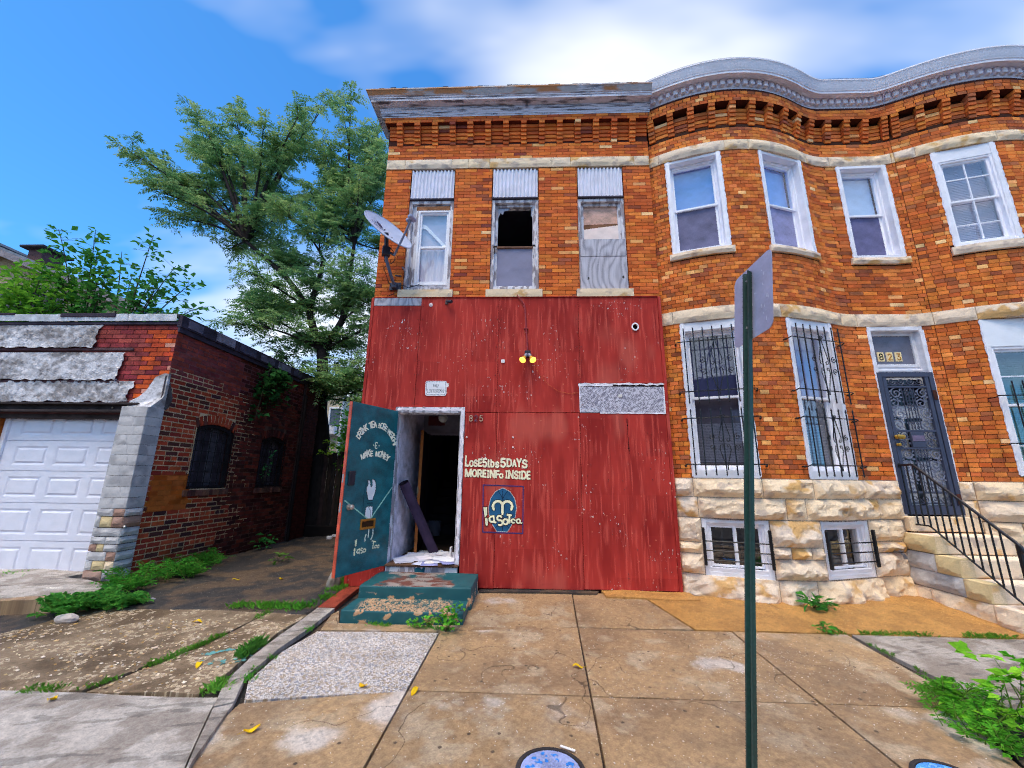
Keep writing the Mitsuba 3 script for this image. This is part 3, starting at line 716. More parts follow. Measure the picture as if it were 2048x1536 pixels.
add(H+'__corner_strip', box(-2.42, 1.99, BY-0.016, YF-0.001, 4.2335, 4.246, 0.003), 'redwood', uv=[0.5, 0])
add(H+'__grey_plank', box(-2.408, -1.66, BY-0.008, BY+0.012, 4.104, 4.236, 0.003), 'barewood', uv=[0, 0], label='bare grey plank at the top left of the red boards')
add(H+'__strand_board', box(0.768, 1.985, BY-0.006, BY+0.014, 2.432, 2.815, 0.003), 'barewood', uv=[1, 0], label='grey strand board patch with white ragged edges')
rg = np.random.default_rng(3)
def ragged(x0, x1, z0, z1, n=26, a=0.012):
    x = np.linspace(x0, x1, n); return sg.Polygon(list(zip(x, z1+rg.uniform(-a, a, n)))+list(zip(x[::-1], z0+rg.uniform(-a, a, n))))
add(H+'__paint_edge', poly(shapely.unary_union([ragged(0.745, 1.99, 2.842, 2.866), ragged(0.75, 1.25, 2.822, 2.845, 12, 0.005), ragged(1.05, 2.0, 2.418, 2.436, 20, 0.005), sg.Polygon([(1.965, 2.43), (1.988, 2.43), (1.986, 2.81), (1.972, 2.82)]), sg.Polygon([(0.762, 2.43), (0.772, 2.43), (0.774, 2.86), (0.757, 2.86)])]), BY-0.009, BY-0.005), 'matte', '#e2dfe6', 0.3)
add(H+'__gap_shadow_board', box(1.1, 1.985, BY+0.004, BY+0.02, 2.812, 2.866), 'matte', '#241616', 0.1)

# painted words and emblem on the boards
def put(mesh, name, col, label=None, parent=H, g=0.12): return add(parent+'__'+name, mesh, 'matte', col, g, label=label)


def halo(x0, x1, z0, z1, s, col, y, bold=True, dark='#2c1a1a'):
    m = fit(text(s, 0.12, bold, 0.0015), x0, x1, z0, z1, y)
    sh = (m[0]+np.array([0.010, 0.0012, -0.008]), m[1])
    put(sh, 'lettering_shadow', dark); put(join([(m[0]+np.array([dx, -0.0002*i_, dz]), m[1]) for i_, (dx, dz) in enumerate(((0, 0), (0.005, 0), (-0.004, 0), (0, 0.005), (0.003, -0.004)))]), 'lettering', col)


PY = BY-0.003
for x0, x1, s, z0, z1 in [(-0.876, -0.828, 'L', 1.648, 1.80), (-0.818, -0.758, 'O', 1.645, 1.735), (-0.752, -0.700, 'S', 1.645, 1.745), (-0.690, -0.640, 'E', 1.648, 1.758), (-0.628, -0.565, '5', 1.64, 1.765), (-0.552, -0.528, 'l', 1.64, 1.75), (-0.515, -0.462, 'b', 1.64, 1.75), (-0.448, -0.395, 's', 1.635, 1.72), (-0.375, -0.300, '5', 1.64, 1.77), (-0.285, -0.215, 'D', 1.65, 1.765), (-0.208, -0.148, 'A', 1.65, 1.75), (-0.150, -0.075, 'Y', 1.65, 1.77), (-0.070, 0.005, 'S', 1.635, 1.755)]: halo(x0, x1, z0, z1, s, '#eee6c8', PY)
for x0, x1, s, z0, z1 in [(-0.872, -0.782, 'M', 1.505, 1.615), (-0.772, -0.705, 'O', 1.505, 1.61), (-0.695, -0.635, 'R', 1.505, 1.61), (-0.625, -0.575, 'E', 1.502, 1.605), (-0.560, -0.535, 'I', 1.495, 1.60), (-0.522, -0.450, 'N', 1.495, 1.605), (-0.440, -0.390, 'F', 1.495, 1.60), (-0.388, -0.335, 'O', 1.49, 1.56), (-0.300, -0.275, 'I', 1.49, 1.60), (-0.262, -0.190, 'N', 1.488, 1.605), (-0.180, -0.120, 'S', 1.485, 1.60), (-0.112, -0.090, 'I', 1.485, 1.59), (-0.078, -0.010, 'D', 1.482, 1.598), (-0.002, 0.045, 'E', 1.482, 1.595)]: halo(x0, x1, z0, z1, s, '#efe9c4', PY)
EC = -0.335
put(poly(sg.LineString([(-0.60, 0.775), (-0.055, 0.765), (-0.050, 1.385), (-0.610, 1.398), (-0.60, 0.775)]).buffer(0.008), PY, PY+0.002), 'emblem_border', '#4a3a6a', g=0.3)
lf = [(EC, 1.36), (EC+0.10, 1.31), (EC+0.165, 1.22), (EC+0.19, 1.10), (EC+0.175, 0.98), (EC+0.12, 0.86), (EC+0.07, 0.785), (EC-0.07, 0.785), (EC-0.13, 0.87), (EC-0.18, 0.99), (EC-0.19, 1.10), (EC-0.165, 1.22), (EC-0.10, 1.31)]
lp = sg.Polygon(lf).buffer(0.02).buffer(-0.02)
put(poly(lp.buffer(0.005), PY+0.0015, PY+0.003), 'emblem_outline', '#e8e6da')
put(poly(lp, PY, PY+0.0022), 'emblem_leaf', '#2a587e', 'dark blue leaf emblem painted on the red board', g=0.3)
put(poly(shapely.unary_union([stroke([(EC, 1.35), (EC+0.004, 0.80)], 0.010)]+[stroke([(EC, 1.22), (EC+s*0.07, 1.33)], 0.008) for s in (-1, 1)]+[stroke([(EC, z), (EC+s*0.10, z-0.09)], 0.007) for s in (-1, 1) for z in (1.0, 0.92)]), PY-0.001, PY), 'emblem_vein', '#12263c')
mm = shapely.unary_union([stroke(arc(EC-0.065, 1.115, 0.068, 0, 215), 0.034), stroke(arc(EC+0.065, 1.115, 0.068, 180, -35), 0.034), stroke([(EC, 1.14), (EC, 1.02)], 0.036)])
put(poly(mm.buffer(0.008), PY-0.0015, PY-0.0005), 'emblem_shadow', '#10243a'); put(poly(mm, PY-0.003, PY-0.001), 'emblem_sign', '#f1ecc6', 'cream curved sign inside the leaf emblem')
word = [stroke([(-0.555, 0.945), (-0.548, 0.875)], 0.034), sg.Polygon([(-0.60, 1.10), (-0.548, 1.105), (-0.545, 1.00), (-0.575, 0.965)]), stroke(arc(-0.475, 0.945, 0.036, 60, 300), 0.026), stroke([(-0.455, 0.985), (-0.445, 0.905), (-0.425, 0.905)], 0.024), stroke(arc(-0.375, 0.96, 0.03, 30, 250)+arc(-0.365, 0.90, 0.032, 80, -120), 0.026), stroke(arc(-0.29, 0.915, 0.033, 0, 360), 0.026), stroke([(-0.265, 1.005), (-0.215, 1.0)], 0.026), stroke([(-0.24, 1.0), (-0.236, 0.905)], 0.026), stroke(arc(-0.185, 0.925, 0.024, 20, 300), 0.02), stroke(arc(-0.115, 0.925, 0.026, 0, 360)+[(-0.088, 0.905), (-0.07, 0.90)], 0.02)]
word = shapely.unary_union(word)
put(poly(word.buffer(0.008), PY-0.004, PY-0.003), 'emblem_shadow', '#2c1a1a'); put(poly(word, PY-0.0055, PY-0.004), 'emblem_word', '#f1ecc6', 'cream handwritten tea word across the emblem')
for i, (s, x) in enumerate((('8', -0.85), ('2', -0.775), ('5', -0.70))):
    m = text(s, 0.088, False, 0.006)
    put((m[0]*np.array([0.85, 1, 1])+np.array([x, BY-0.007, 2.292]), m[1]), 'house_number', ['#b9a48c', '#5c4a5c', '#b9a48c'][i], g=0.3)

# small fittings
sc_ = lambda x, z, r, y=BY: move(lathe([(0, 0), (r, 0), (r, 0.006), (0.3*r, 0.012), (0, 0.012)], 14), M=np.array([[1, 0, 0, x], [0, 0, -1, y], [0, 1, 0, z], [0, 0, 0, 1]]))
add(H+'__round_plate', sc_(-1.508, 4.115, 0.032), 'satin', '#c9b6b8', 0.2)
add(H+'__square_plate', box(-0.392, -0.338, BY-0.014, BY, 3.172, 3.226, 0.004), 'satin', '#e6e2e4', 0.1)
add(H+'__square_plate', box(1.322, 1.375, BY-0.018, BY-0.006, 2.655, 2.70, 0.004), 'satin', '#d8d2cc', 0.1)
for x, z in [(-0.20, 2.064), (-0.20, 1.922), (-0.868, 2.06)]: add(H+'__bolt_head', sc_(x, z, 0.013), 'metal', '#d8d0d0', 0.1)
nz_ = np.random.default_rng(9)
add(H+'__nail_heads', join([sc_(float(x), float(z), 0.006, BY-0.001) for x, z in zip(nz_.uniform(-0.85, 1.95, 46), nz_.uniform(0.2, 2.35, 46))]+[sc_(x+float(nz_.uniform(-.01, .01)), z, 0.006, BY-0.003) for x in (-1.69, -1.63, -0.47, -0.41, 0.75, 0.81) for z in np.arange(2.55, 4.2, 0.22)]), 'matte', '#7c4a44', 0.4, kind='stuff')
add(H+'__vent_pipe', move(lathe([(0.036, 0.03), (0.055, 0.03), (0.052, 0.0), (0.036, 0.0)], 24), M=np.array([[1, 0, 0, 1.625], [0, 0, -1, BY+0.012], [0, 1.15, 0, 3.744], [0, 0, 0, 1]])), 'satin', '#ece8ea', 0.1)
add(H+'__vent_hole', sc_(1.625, 3.744, 0.05, YF+0.002), 'matte', '#060606')
add(H+'__split', poly(sg.Polygon([(1.424, 2.35), (1.437, 2.35), (1.434, 2.15), (1.436, 2.0), (1.445, 1.93), (1.434, 1.83), (1.428, 1.93), (1.431, 2.1)]), BY-0.0025, BY-0.0005), 'matte', '#171011', label='long black split in the right-hand red board')

# doorway, hall
D0, D1, ZS, ZH = -1.90, -0.965, 0.355, 2.412
add(H+'__door_frame', join([box(-0.968, -0.908, BY-0.018, YF+0.16, 0.34, 2.50, 0.004), box(-1.93, -0.969, BY-0.012, YF+0.16, 2.413, 2.497, 0.004), box(-1.95, -1.895, BY-0.004, YF+0.16, 0.34, 2.412, 0.004), box(-0.985, -0.969, YF+0.02, YF+0.06, 0.36, 2.41)]), 'barewood', uv=[2, 0], label='door frame with peeling white paint')
nj = np.random.default_rng(12); zz = np.linspace(0.36, 2.46, 44)
add(H+'__door_frame__paint', poly(shapely.unary_union([sg.Polygon(list(zip(-0.955+nj.uniform(-.008, .008, 44), zz))+list(zip(-0.917+nj.uniform(-.012, .012, 44), zz[::-1]))), ragged(-1.9, -0.95, 2.44, 2.475, 40, 0.01)]), BY-0.0205, BY-0.0175), 'matte', '#e6dfe8', 0.25)
add(H+'__threshold', join([box(-1.935, -0.915, BY-0.05, YF+0.3, 0.325, 0.352, 0.006)]), 'matte', '#6b4f3c', 0.6)
add(H+'__riser', join([box(-1.90, -1.2, BY-0.03, BY+0.02, 0.205, 0.324, 0.006), box(-1.198, -0.925, BY-0.024, BY+0.02, 0.205, 0.324, 0.006)]), 'barewood', uv=[2, 0])
add(H+'__riser__paint', poly(shapely.unary_union([ragged(-1.5, -1.36, 0.235, 0.31, 10, 0.02), ragged(-1.33, -1.1, 0.215, 0.245, 12, 0.012), ragged(-1.7, -1.45, 0.22, 0.235, 12, 0.01)]), BY-0.033, BY-0.0295), 'matte', '#1d5a6c', 0.3)
HX0, HX1, HY = -1.885, -0.80, 7.25
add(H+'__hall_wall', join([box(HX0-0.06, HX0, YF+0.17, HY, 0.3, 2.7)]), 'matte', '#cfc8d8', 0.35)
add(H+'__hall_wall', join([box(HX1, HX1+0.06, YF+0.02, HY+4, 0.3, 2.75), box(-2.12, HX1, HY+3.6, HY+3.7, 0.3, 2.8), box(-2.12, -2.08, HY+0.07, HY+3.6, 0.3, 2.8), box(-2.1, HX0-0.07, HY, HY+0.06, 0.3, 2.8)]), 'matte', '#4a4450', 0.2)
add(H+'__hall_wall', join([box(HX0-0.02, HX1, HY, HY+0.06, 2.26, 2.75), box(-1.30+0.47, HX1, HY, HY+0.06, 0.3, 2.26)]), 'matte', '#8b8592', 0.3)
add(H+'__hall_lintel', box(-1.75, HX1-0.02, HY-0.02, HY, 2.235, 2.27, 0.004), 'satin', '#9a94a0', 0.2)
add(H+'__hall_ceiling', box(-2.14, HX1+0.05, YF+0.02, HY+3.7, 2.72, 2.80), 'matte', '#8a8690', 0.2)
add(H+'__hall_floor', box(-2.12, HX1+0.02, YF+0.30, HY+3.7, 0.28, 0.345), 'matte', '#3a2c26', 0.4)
add(H+'__red_sign', box(-1.80, -1.50, HY-0.014, HY-0.001, 2.41, 2.58, 0.004), 'satin', '#5a1c22', 0.3, label='dark red sign above the inner doorway')
lampk = add(H+'__globe_light', move(trimesh.creation.icosphere(subdivisions=3, radius=0.075), (-1.39, 6.55, 2.45)), 'satin', '#c8c2bc', 0.05, smooth=True)
add(lampk+'__fitting', move(lathe([(0, 0), (0.05, 0), (0.065, 0.05), (0.065, 0.13), (0, 0.13)], 16), (-1.39, 6.55, 2.52)), 'satin', '#4a4444', 0.1)
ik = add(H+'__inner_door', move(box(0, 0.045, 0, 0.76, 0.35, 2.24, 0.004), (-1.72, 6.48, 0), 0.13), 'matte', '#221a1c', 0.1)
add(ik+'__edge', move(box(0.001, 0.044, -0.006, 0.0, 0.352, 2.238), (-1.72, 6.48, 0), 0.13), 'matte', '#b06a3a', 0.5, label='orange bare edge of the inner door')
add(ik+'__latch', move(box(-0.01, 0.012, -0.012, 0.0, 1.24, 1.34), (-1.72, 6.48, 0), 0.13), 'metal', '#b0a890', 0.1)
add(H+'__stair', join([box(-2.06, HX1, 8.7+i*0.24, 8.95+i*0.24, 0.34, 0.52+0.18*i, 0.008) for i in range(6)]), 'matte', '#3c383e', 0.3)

# teal door leaf swung open to the left
ang = math.atan2(4.985-5.765, -2.235+1.885)
DM = np.eye(4); c_, s_ = math.cos(ang), math.sin(ang)
DM[:3, :3] = [[-c_, s_, 0], [-s_, -c_, 0], [0, 0, 1]]; DW = math.hypot(0.78, 0.35)
DM[:3, 3] = [-1.885+c_*DW, 5.765+s_*DW, 0]          # local x runs from the free edge to the hinge, -y faces the viewer
dj = lambda m: move(m, M=DM)
dk = add(H+'__door', dj(box(0, DW, 0, 0.043, 0.335, 2.432, 0.003)), 'satin', '#1d6168', 0.42, label='teal painted door leaf with hand lettering, wide open')
add(dk+'__edge', dj(join([box(-0.006, 0.0, 0.001, 0.042, 0.336, 2.431), box(-0.003, 0.003, -0.004, 0.001, 0.336, 2.431), box(0, DW, 0.043, 0.047, 0.336, 2.431)])), 'satin', '#c8553c', 0.35)
def dput(m, name, col, g=0.1, mat='matte', label=None): return add(dk+'__'+name, dj(m), mat, col, g, label=label)
def arc_text(s, cx, cz, r, a0, a1, h, col):
    n = len(s)
    for i, ch in enumerate(s):
        if ch == ' ': continue
        a = math.radians(a0+(a1-a0)*i/(n-1)); m = centred(text(ch, h*(0.85+0.3*((i*7) % 5)/4), True, 0.0012)); t = math.pi/2-a
        v = m[0]; x, z = v[:, 0]*0.92*math.cos(t)+v[:, 2]*math.sin(t), -v[:, 0]*0.92*math.sin(t)+v[:, 2]*math.cos(t)
        dput(join([(np.stack([cx+r*math.cos(a)+x+dx, v[:, 1]-0.0013-0.0002*i_, cz+r*math.sin(a)+z+dz], 1), m[1]) for i_, (dx, dz) in enumerate(((0, 0), (0.004, 0.001), (-0.003, 0.002)))]), 'lettering', col)
arc_text('DRINK TEA LOSE WEIGHT', 0.475, 1.80, 0.345, 149, 22, 0.078, '#f2f4dc')
arc_text('MAKE MONEY', 0.47, 1.26, 0.50, 114, 64, 0.078, '#f2f4dc')
dput(poly(shapely.unary_union([stroke(arc(0.475, 1.925, 0.022, 40, 270, 8)+[], 0.012), stroke(arc(0.475, 1.885, 0.022, 90, 320, 8), 0.012), sg.Point(0.425, 1.905).buffer(0.009), sg.Point(0.525, 1.905).buffer(0.009)]), -0.0013, 0), 'lettering', '#e8ecd0')
fig = sg.Polygon([(0.375, 1.445), (0.415, 1.44), (0.425, 1.40), (0.438, 1.365), (0.455, 1.355), (0.468, 1.38), (0.465, 1.42), (0.452, 1.455), (0.485, 1.452), (0.515, 1.42), (0.528, 1.36), (0.522, 1.29), (0.50, 1.235), (0.488, 1.195), (0.415, 1.20), (0.40, 1.25), (0.378, 1.30), (0.372, 1.35), (0.392, 1.39), (0.395, 1.42)]).buffer(0.008).buffer(-0.008)
low = sg.Polygon([(0.39, 1.10), (0.42, 1.115), (0.50, 1.11), (0.505, 1.05), (0.498, 0.95), (0.47, 0.955), (0.42, 0.98), (0.385, 0.99)])
dput(poly(shapely.unary_union([fig.buffer(0.010), low.buffer(0.008)]), -0.0010, 0), 'painted_outline', '#14303a')
dput(poly(shapely.unary_union([fig, low]), -0.0022, -0.001), 'painted_figure', '#dfe9ea', 0.1, label='white painted abstract figure with two curled horns')
dput(poly(shapely.unary_union([stroke([(0.41, 1.155), (0.49, 1.155)], 0.018), stroke([(0.42, 1.12), (0.47, 1.06), (0.48, 0.96)], 0.006), stroke([(0.34, 1.05), (0.335, 1.30), (0.36, 1.42)], 0.006)]), -0.0030, -0.0012), 'painted_line', '#1c4652')
dput(poly(shapely.unary_union([stroke([(0.035, 1.205), (0.46, 0.945)], 0.016), stroke([(0.47, 0.945), (DW-0.02, 1.345)], 0.016)]), -0.0036, -0.0024), 'painted_band', '#8fc4b4', 0.3, label='pale green painted band forming a V')
dput(poly(shapely.unary_union([stroke(arc(0.52, 0.72, 0.10, 195, 150, 6), 0.016), stroke([(0.472, 0.83), (0.474, 0.735)], 0.016), stroke([(0.545, 0.83), (0.55, 0.76), (0.525, 0.70)], 0.016)]), -0.0013, 0), 'painted_line', '#dfe9d8')
dput(poly(shapely.unary_union([stroke([(0.265, 0.62), (0.268, 0.55)], 0.022), sg.Polygon([(0.255, 0.72), (0.29, 0.73), (0.29, 0.66), (0.268, 0.645)]), stroke(arc(0.325, 0.585, 0.022, 60, 300), 0.014), stroke([(0.34, 0.61), (0.345, 0.555)], 0.014), stroke(arc(0.38, 0.60, 0.014, 30, 220)+arc(0.385, 0.568, 0.014, 80, -140), 0.012), stroke(arc(0.43, 0.58, 0.02, 0, 360), 0.013), stroke([(0.545, 0.68), (0.61, 0.66)], 0.016), stroke([(0.575, 0.67), (0.57, 0.585)], 0.016), stroke(arc(0.62, 0.60, 0.017, 20, 300), 0.012), stroke(arc(0.665, 0.595, 0.017, 0, 360), 0.012)]), -0.0013, 0), 'lettering', '#e6e8c4')
dput(join([frame(0.255, 0.128, 0.022, -0.012, 0.0, 0.315, 0.835, 0.003), box(0.335, 0.55, -0.003, 0.0, 0.855, 0.945)]), 'mail_slot', '#b98a3c', 0.25, 'metal', 'brass mail slot')
dput(box(0.345, 0.54, -0.0045, -0.0035, 0.865, 0.935), 'mail_slot_gap', '#3a2412', 0.5)
dput(join([box(0.045, 0.145, -0.03, 0.0, 1.385, 1.56, 0.008), box(0.075, 0.118, -0.034, -0.03, 1.43, 1.53, 0.003)]), 'lock_box', '#1f2630', 0.1, 'satin', 'black lock box near the free edge of the door')
kn = lathe([(0, 0), (0.036, 0), (0.036, 0.008), (0.014, 0.012), (0.014, 0.035), (0.03, 0.045), (0.033, 0.062), (0.02, 0.075), (0, 0.078)], 18)
KM = np.array([[1, 0, 0, 0.105], [0, 0, -1, 0], [0, 1, 0, 1.125], [0, 0, 0, 1]], float)
KB = np.array([[1, 0, 0, 0.105], [0, 0, 1, 0.047], [0, 1, 0, 1.125], [0, 0, 0, 1]], float)
dput(move(kn, M=KM), 'knob', '#c4bcae', 0.1, 'metal'); dput(move(kn, M=KB), 'knob', '#c4bcae', 0.1, 'metal')
dput(join([box(-0.009, -0.006, 0.008, 0.034, 1.07, 1.18), box(-0.010, -0.006, 0.01, 0.032, 1.42, 1.52)]), 'strike', '#b8b0a8', 0.2, 'metal')
# ---------------------------------------------------------------- the two swell-front row houses
def chord(x0, x1):
    """matrix of a local frame on the bowed wall: x along the chord, y inwards, z up"""
    p, q = np.array([x0, float(bow(x0)), 0]), np.array([x1, float(bow(x1)), 0])
    d = (q-p)/np.linalg.norm(q-p); M = np.eye(4); M[:3, 0] = d; M[:3, 1] = [-d[1], d[0], 0]; M[:3, 3] = p
    return M, float(np.linalg.norm(q-p))


WHITE = '#e9e7f0'


def win(h, x0, x1, z0, z1, head=0.05, foot=0.05, deep=0.13, meet=None, top='#9db8e6', low='#6d6c86', grid=None, lowpat=0.35, label=None, screen=False):
    M, w = chord(x0, x1); hgt = z1-z0
    q = lambda m: move(m, M=M)
    b = 0.055
    k = add(h+'__window', q(join([box(0, b, -0.012, 0.24, z0, z1, 0.004), box(w-b, w, -0.012, 0.24, z0, z1, 0.004), box(b, w-b, -0.004, 0.24, z1-head, z1, 0.004), box(b, w-b, -0.004, 0.24, z0, z0+foot, 0.004)])), 'satin', WHITE, 0.10, label=label)
    jr = np.random.default_rng(int(x0*100)); zz = np.arange(z0+0.02, z1, 0.032); m = len(zz)        # ragged white paint lapped over the brick edge
    add(k+'__paint_edge', q(join([poly(sg.Polygon(list(zip(s+e*jr.uniform(0.006, 0.022, m), zz))+list(zip(np.full(m, s-e*0.01), zz[::-1]))), -0.009, -0.003) for s, e in ((0, -1), (w, 1))])), 'matte', '#dddbe6', 0.2)
    a, c, zb, zt = b, w-b, z0+foot, z1-head
    zm = meet if meet else (zb+zt)/2
    fs = [frame(c-a, zt-zb, 0.028, deep-0.03, deep+0.09, a, zb), frame(c-a-0.056, zt-0.028-zm+0.02, 0.034, deep, deep+0.035, a+0.028, zm-0.02), frame(c-a-0.056, zm+0.02-zb-0.028, 0.036, deep+0.037, deep+0.07, a+0.028, zb+0.028)]
    add(k+'__sash', q(join(fs)), 'satin', '#f1f0f6', 0.06)
    px0, px1 = a+0.06, c-0.06
    add(k+'__pane', q(box(px0, px1, deep+0.016, deep+0.020, zm+0.012, zt-0.06)), 'glass')
    add(k+'__pane', q(box(px0, px1, deep+0.052, deep+0.056, zb+0.062, zm-0.018)), 'glass')
    if screen: add(k+'__insect_screen', q(box(px0-0.012, px1+0.012, deep+0.040, deep+0.043, zb+0.05, zm-0.008)), 'matte', low, 0.3, label='dark insect screen over the lower sash')
    if grid:
        add(k+'__glazing_bars', q(join([box(px0, px1, deep+0.008, deep+0.026, z-0.007, z+0.007) for z in grid[0]]+[box((px0+px1)/2-0.007, (px0+px1)/2+0.007, deep+0.006, deep+0.028, s, t) for s, t in ((zm+0.012, zt-0.06), (zb+0.062, zm-0.018))]+[box(px0, px1, deep+0.046, deep+0.062, z-0.007, z+0.007) for z in grid[1]])), 'satin', '#f1f0f6', 0.05)
    if top == 'blind':
        zs = np.arange(zb+0.02, zt, 0.028)
        add(k+'__blind', q(join([move(box(px0-0.02, px1+0.02, 0, 0.003, -0.014, 0.014), M=np.array([[1, 0, 0, 0], [0, .8, .6, deep+0.13], [0, -.6, .8, z], [0, 0, 0, 1]])) for z in zs]+[box(px0-0.03, px1+0.03, deep+0.16, deep+0.165, zb, zt)])), 'matte', low, 0.1)
    else:
        add(k+'__sky_reflection_shade', q(box(px0-0.03, px1+0.03, deep+0.12, deep+0.125, zm, zt)), 'matte', top, 0.12)  # sheet behind the upper pane, mirrored sky put into its colour
        add(k+'__curtain', q(box(px0-0.03, px1+0.03, deep+0.13, deep+0.135, zb, zm+0.02)), 'matte', low, lowpat)
    return k, M, w


def scrolls(cx, zc, s, y):
    """wrought iron ornament: long lozenge with hearts and side scrolls"""
    L = []
    for e in (-1, 1):
        L.append([(cx+e*0.012*s, zc+0.46*s), (cx+e*0.012*s, zc+0.40*s), (cx+e*0.05*s, zc+0.25*s), (cx+e*0.085*s, zc+0.10*s), (cx+e*0.075*s, zc+0.03*s), (cx+e*0.045*s, zc+0.02*s), (cx+e*0.03*s, zc+0.05*s), (cx+e*0.05*s, zc+0.07*s)])
        L.append([(cx+e*0.012*s, zc-0.46*s), (cx+e*0.012*s, zc-0.40*s), (cx+e*0.05*s, zc-0.25*s), (cx+e*0.085*s, zc-0.12*s), (cx+e*0.07*s, zc-0.04*s), (cx+e*0.04*s, zc-0.035*s), (cx+e*0.03*s, zc-0.065*s), (cx+e*0.05*s, zc-0.08*s)])
        L.append([(cx+e*0.03*s, zc+0.44*s), (cx+e*0.04*s, zc+0.47*s), (cx+e*0.02*s, zc+0.485*s), (cx, zc+0.46*s)])
    ms = [tube([(x, y, z) for x, z in P], 0.0062, 5) for P in L]
    for e in (-1, 1):
        for z, g_ in ((0.10, 1), (-0.08, -1)):
            sp = spiral(cx+e*0.20*s, zc+z*s, 0.052*s, 1.4, math.pi/2*g_, e*g_); sp[:, 1] = y; ms.append(tube(sp, 0.0058, 5))
    return ms


def guard(k, M, w, zr, z_up, z_lo):
    """black iron bars standing off the wall, in two tiers"""
    IR = '#17171c'; q = lambda m: move(m, M=M)
    yb = -0.105
    g_ = k+'__guard_bar'
    xs = np.linspace(0.03, w-0.02, 7)
    for x in xs: add(g_, q(join([tube([(x, yb, z_up[0]), (x, yb, z_up[1])], 0.0088, 6), move(lathe([(0, -0.045), (0.011, -0.02), (0.007, 0), (0, 0)], 8), (x, yb, z_up[0]))])), 'satin', IR, 0.05)
    for x in xs: add(g_, q(join([tube([(x, yb, z_lo[0]), (x, yb, z_lo[1])], 0.0088, 6), move(lathe([(0, -0.045), (0.011, -0.02), (0.007, 0), (0, 0)], 8), (x, yb, z_lo[0])), move(lathe([(0, 0), (0.010, 0.0), (0.011, 0.015), (0, 0.05)], 8), (x, yb, z_lo[1]))])), 'satin', IR, 0.05)
    for z in zr:
        r = [(-0.085, 0.02, z-0.02), (-0.085, -0.06, z-0.02), (-0.08, yb+0.012, z-0.006), (-0.06, yb+0.012, z), (w+0.06, yb+0.012, z), (w+0.08, yb+0.012, z-0.006), (w+0.085, -0.06, z-0.02), (w+0.085, 0.02, z-0.02)]
        add(k+'__guard_rail', q(join([tube(r, 0.008, 6)]+[move(trimesh.creation.icosphere(subdivisions=1, radius=0.017), (s, -0.02, z-0.02)) for s in (-0.085, w+0.085)])), 'satin', IR, 0.05)
    for zc, s in (((z_up[0]+z_up[1])/2-0.05, 0.9), ((z_lo[0]+z_lo[1])/2-0.02, 0.78)): add(k+'__guard_scroll', q(join(scrolls(xs[3]+0.01, zc, s, yb-0.012))), 'satin', IR, 0.05)


def cellar_window(h, x0, x1, z0, z1):
    M, w = chord(x0, x1); q = lambda m: move(m, M=M)
    k = add(h+'__cellar_window', q(join([frame(w, z1-z0, 0.055, -0.01, 0.2, 0, z0), frame(w-0.11, z1-z0-0.11, 0.028, 0.02, 0.1, 0.055, z0+0.055), box(0.05, w-0.05, -0.004, 0.04, z0+0.05, z0+0.105, 0.004)])), 'satin', WHITE, 0.14)
    x_a, x_b, za, zb = 0.083, w-0.083, z0+0.11, z1-0.083; xm = (x_a+x_b)/2
    add(k+'__sash', q(join([frame(xm-x_a+0.02, zb-za, 0.03, 0.04, 0.075, x_a, za), frame(x_b-xm+0.02, zb-za, 0.03, 0.06, 0.09, xm-0.02, za)])), 'satin', '#f1f0f6', 0.08)
    add(k+'__pane', q(join([box(x_a+0.03, xm-0.01, 0.055, 0.058, za+0.03, zb-0.03), box(xm+0.01, x_b-0.03, 0.074, 0.077, za+0.03, zb-0.03)])), 'glass')
    add(k+'__dark_board', q(box(x_a, x_b, 0.22, 0.23, z0+0.06, z1-0.06)), 'matte', '#1d1c22', 0.3)
    IR = '#141419'
    for s in (0.0, w-0.02): add(k+'__bar_holder', q(box(s-0.012, s+0.022, -0.085, -0.05, z0+0.13, z1-0.11, 0.005)), 'satin', IR, 0.05)
    for i in range(3):
        z = z0+0.20+0.115*i
        add(k+'__bar', q(tube([(-0.01, -0.066, z), (w+0.01, -0.066, z)], 0.0085, 6)), 'satin', IR, 0.05)
    add(k+'__inner_bar', q(join([tube([(xm-0.14, 0.13, z0+0.12), (xm-0.14, 0.13, z1-0.12)], 0.011, 6), tube([(xm+0.19, 0.13, z0+0.15), (xm+0.19, 0.13, z1-0.15)], 0.011, 6)])), 'satin', '#2c2b30', 0.05)


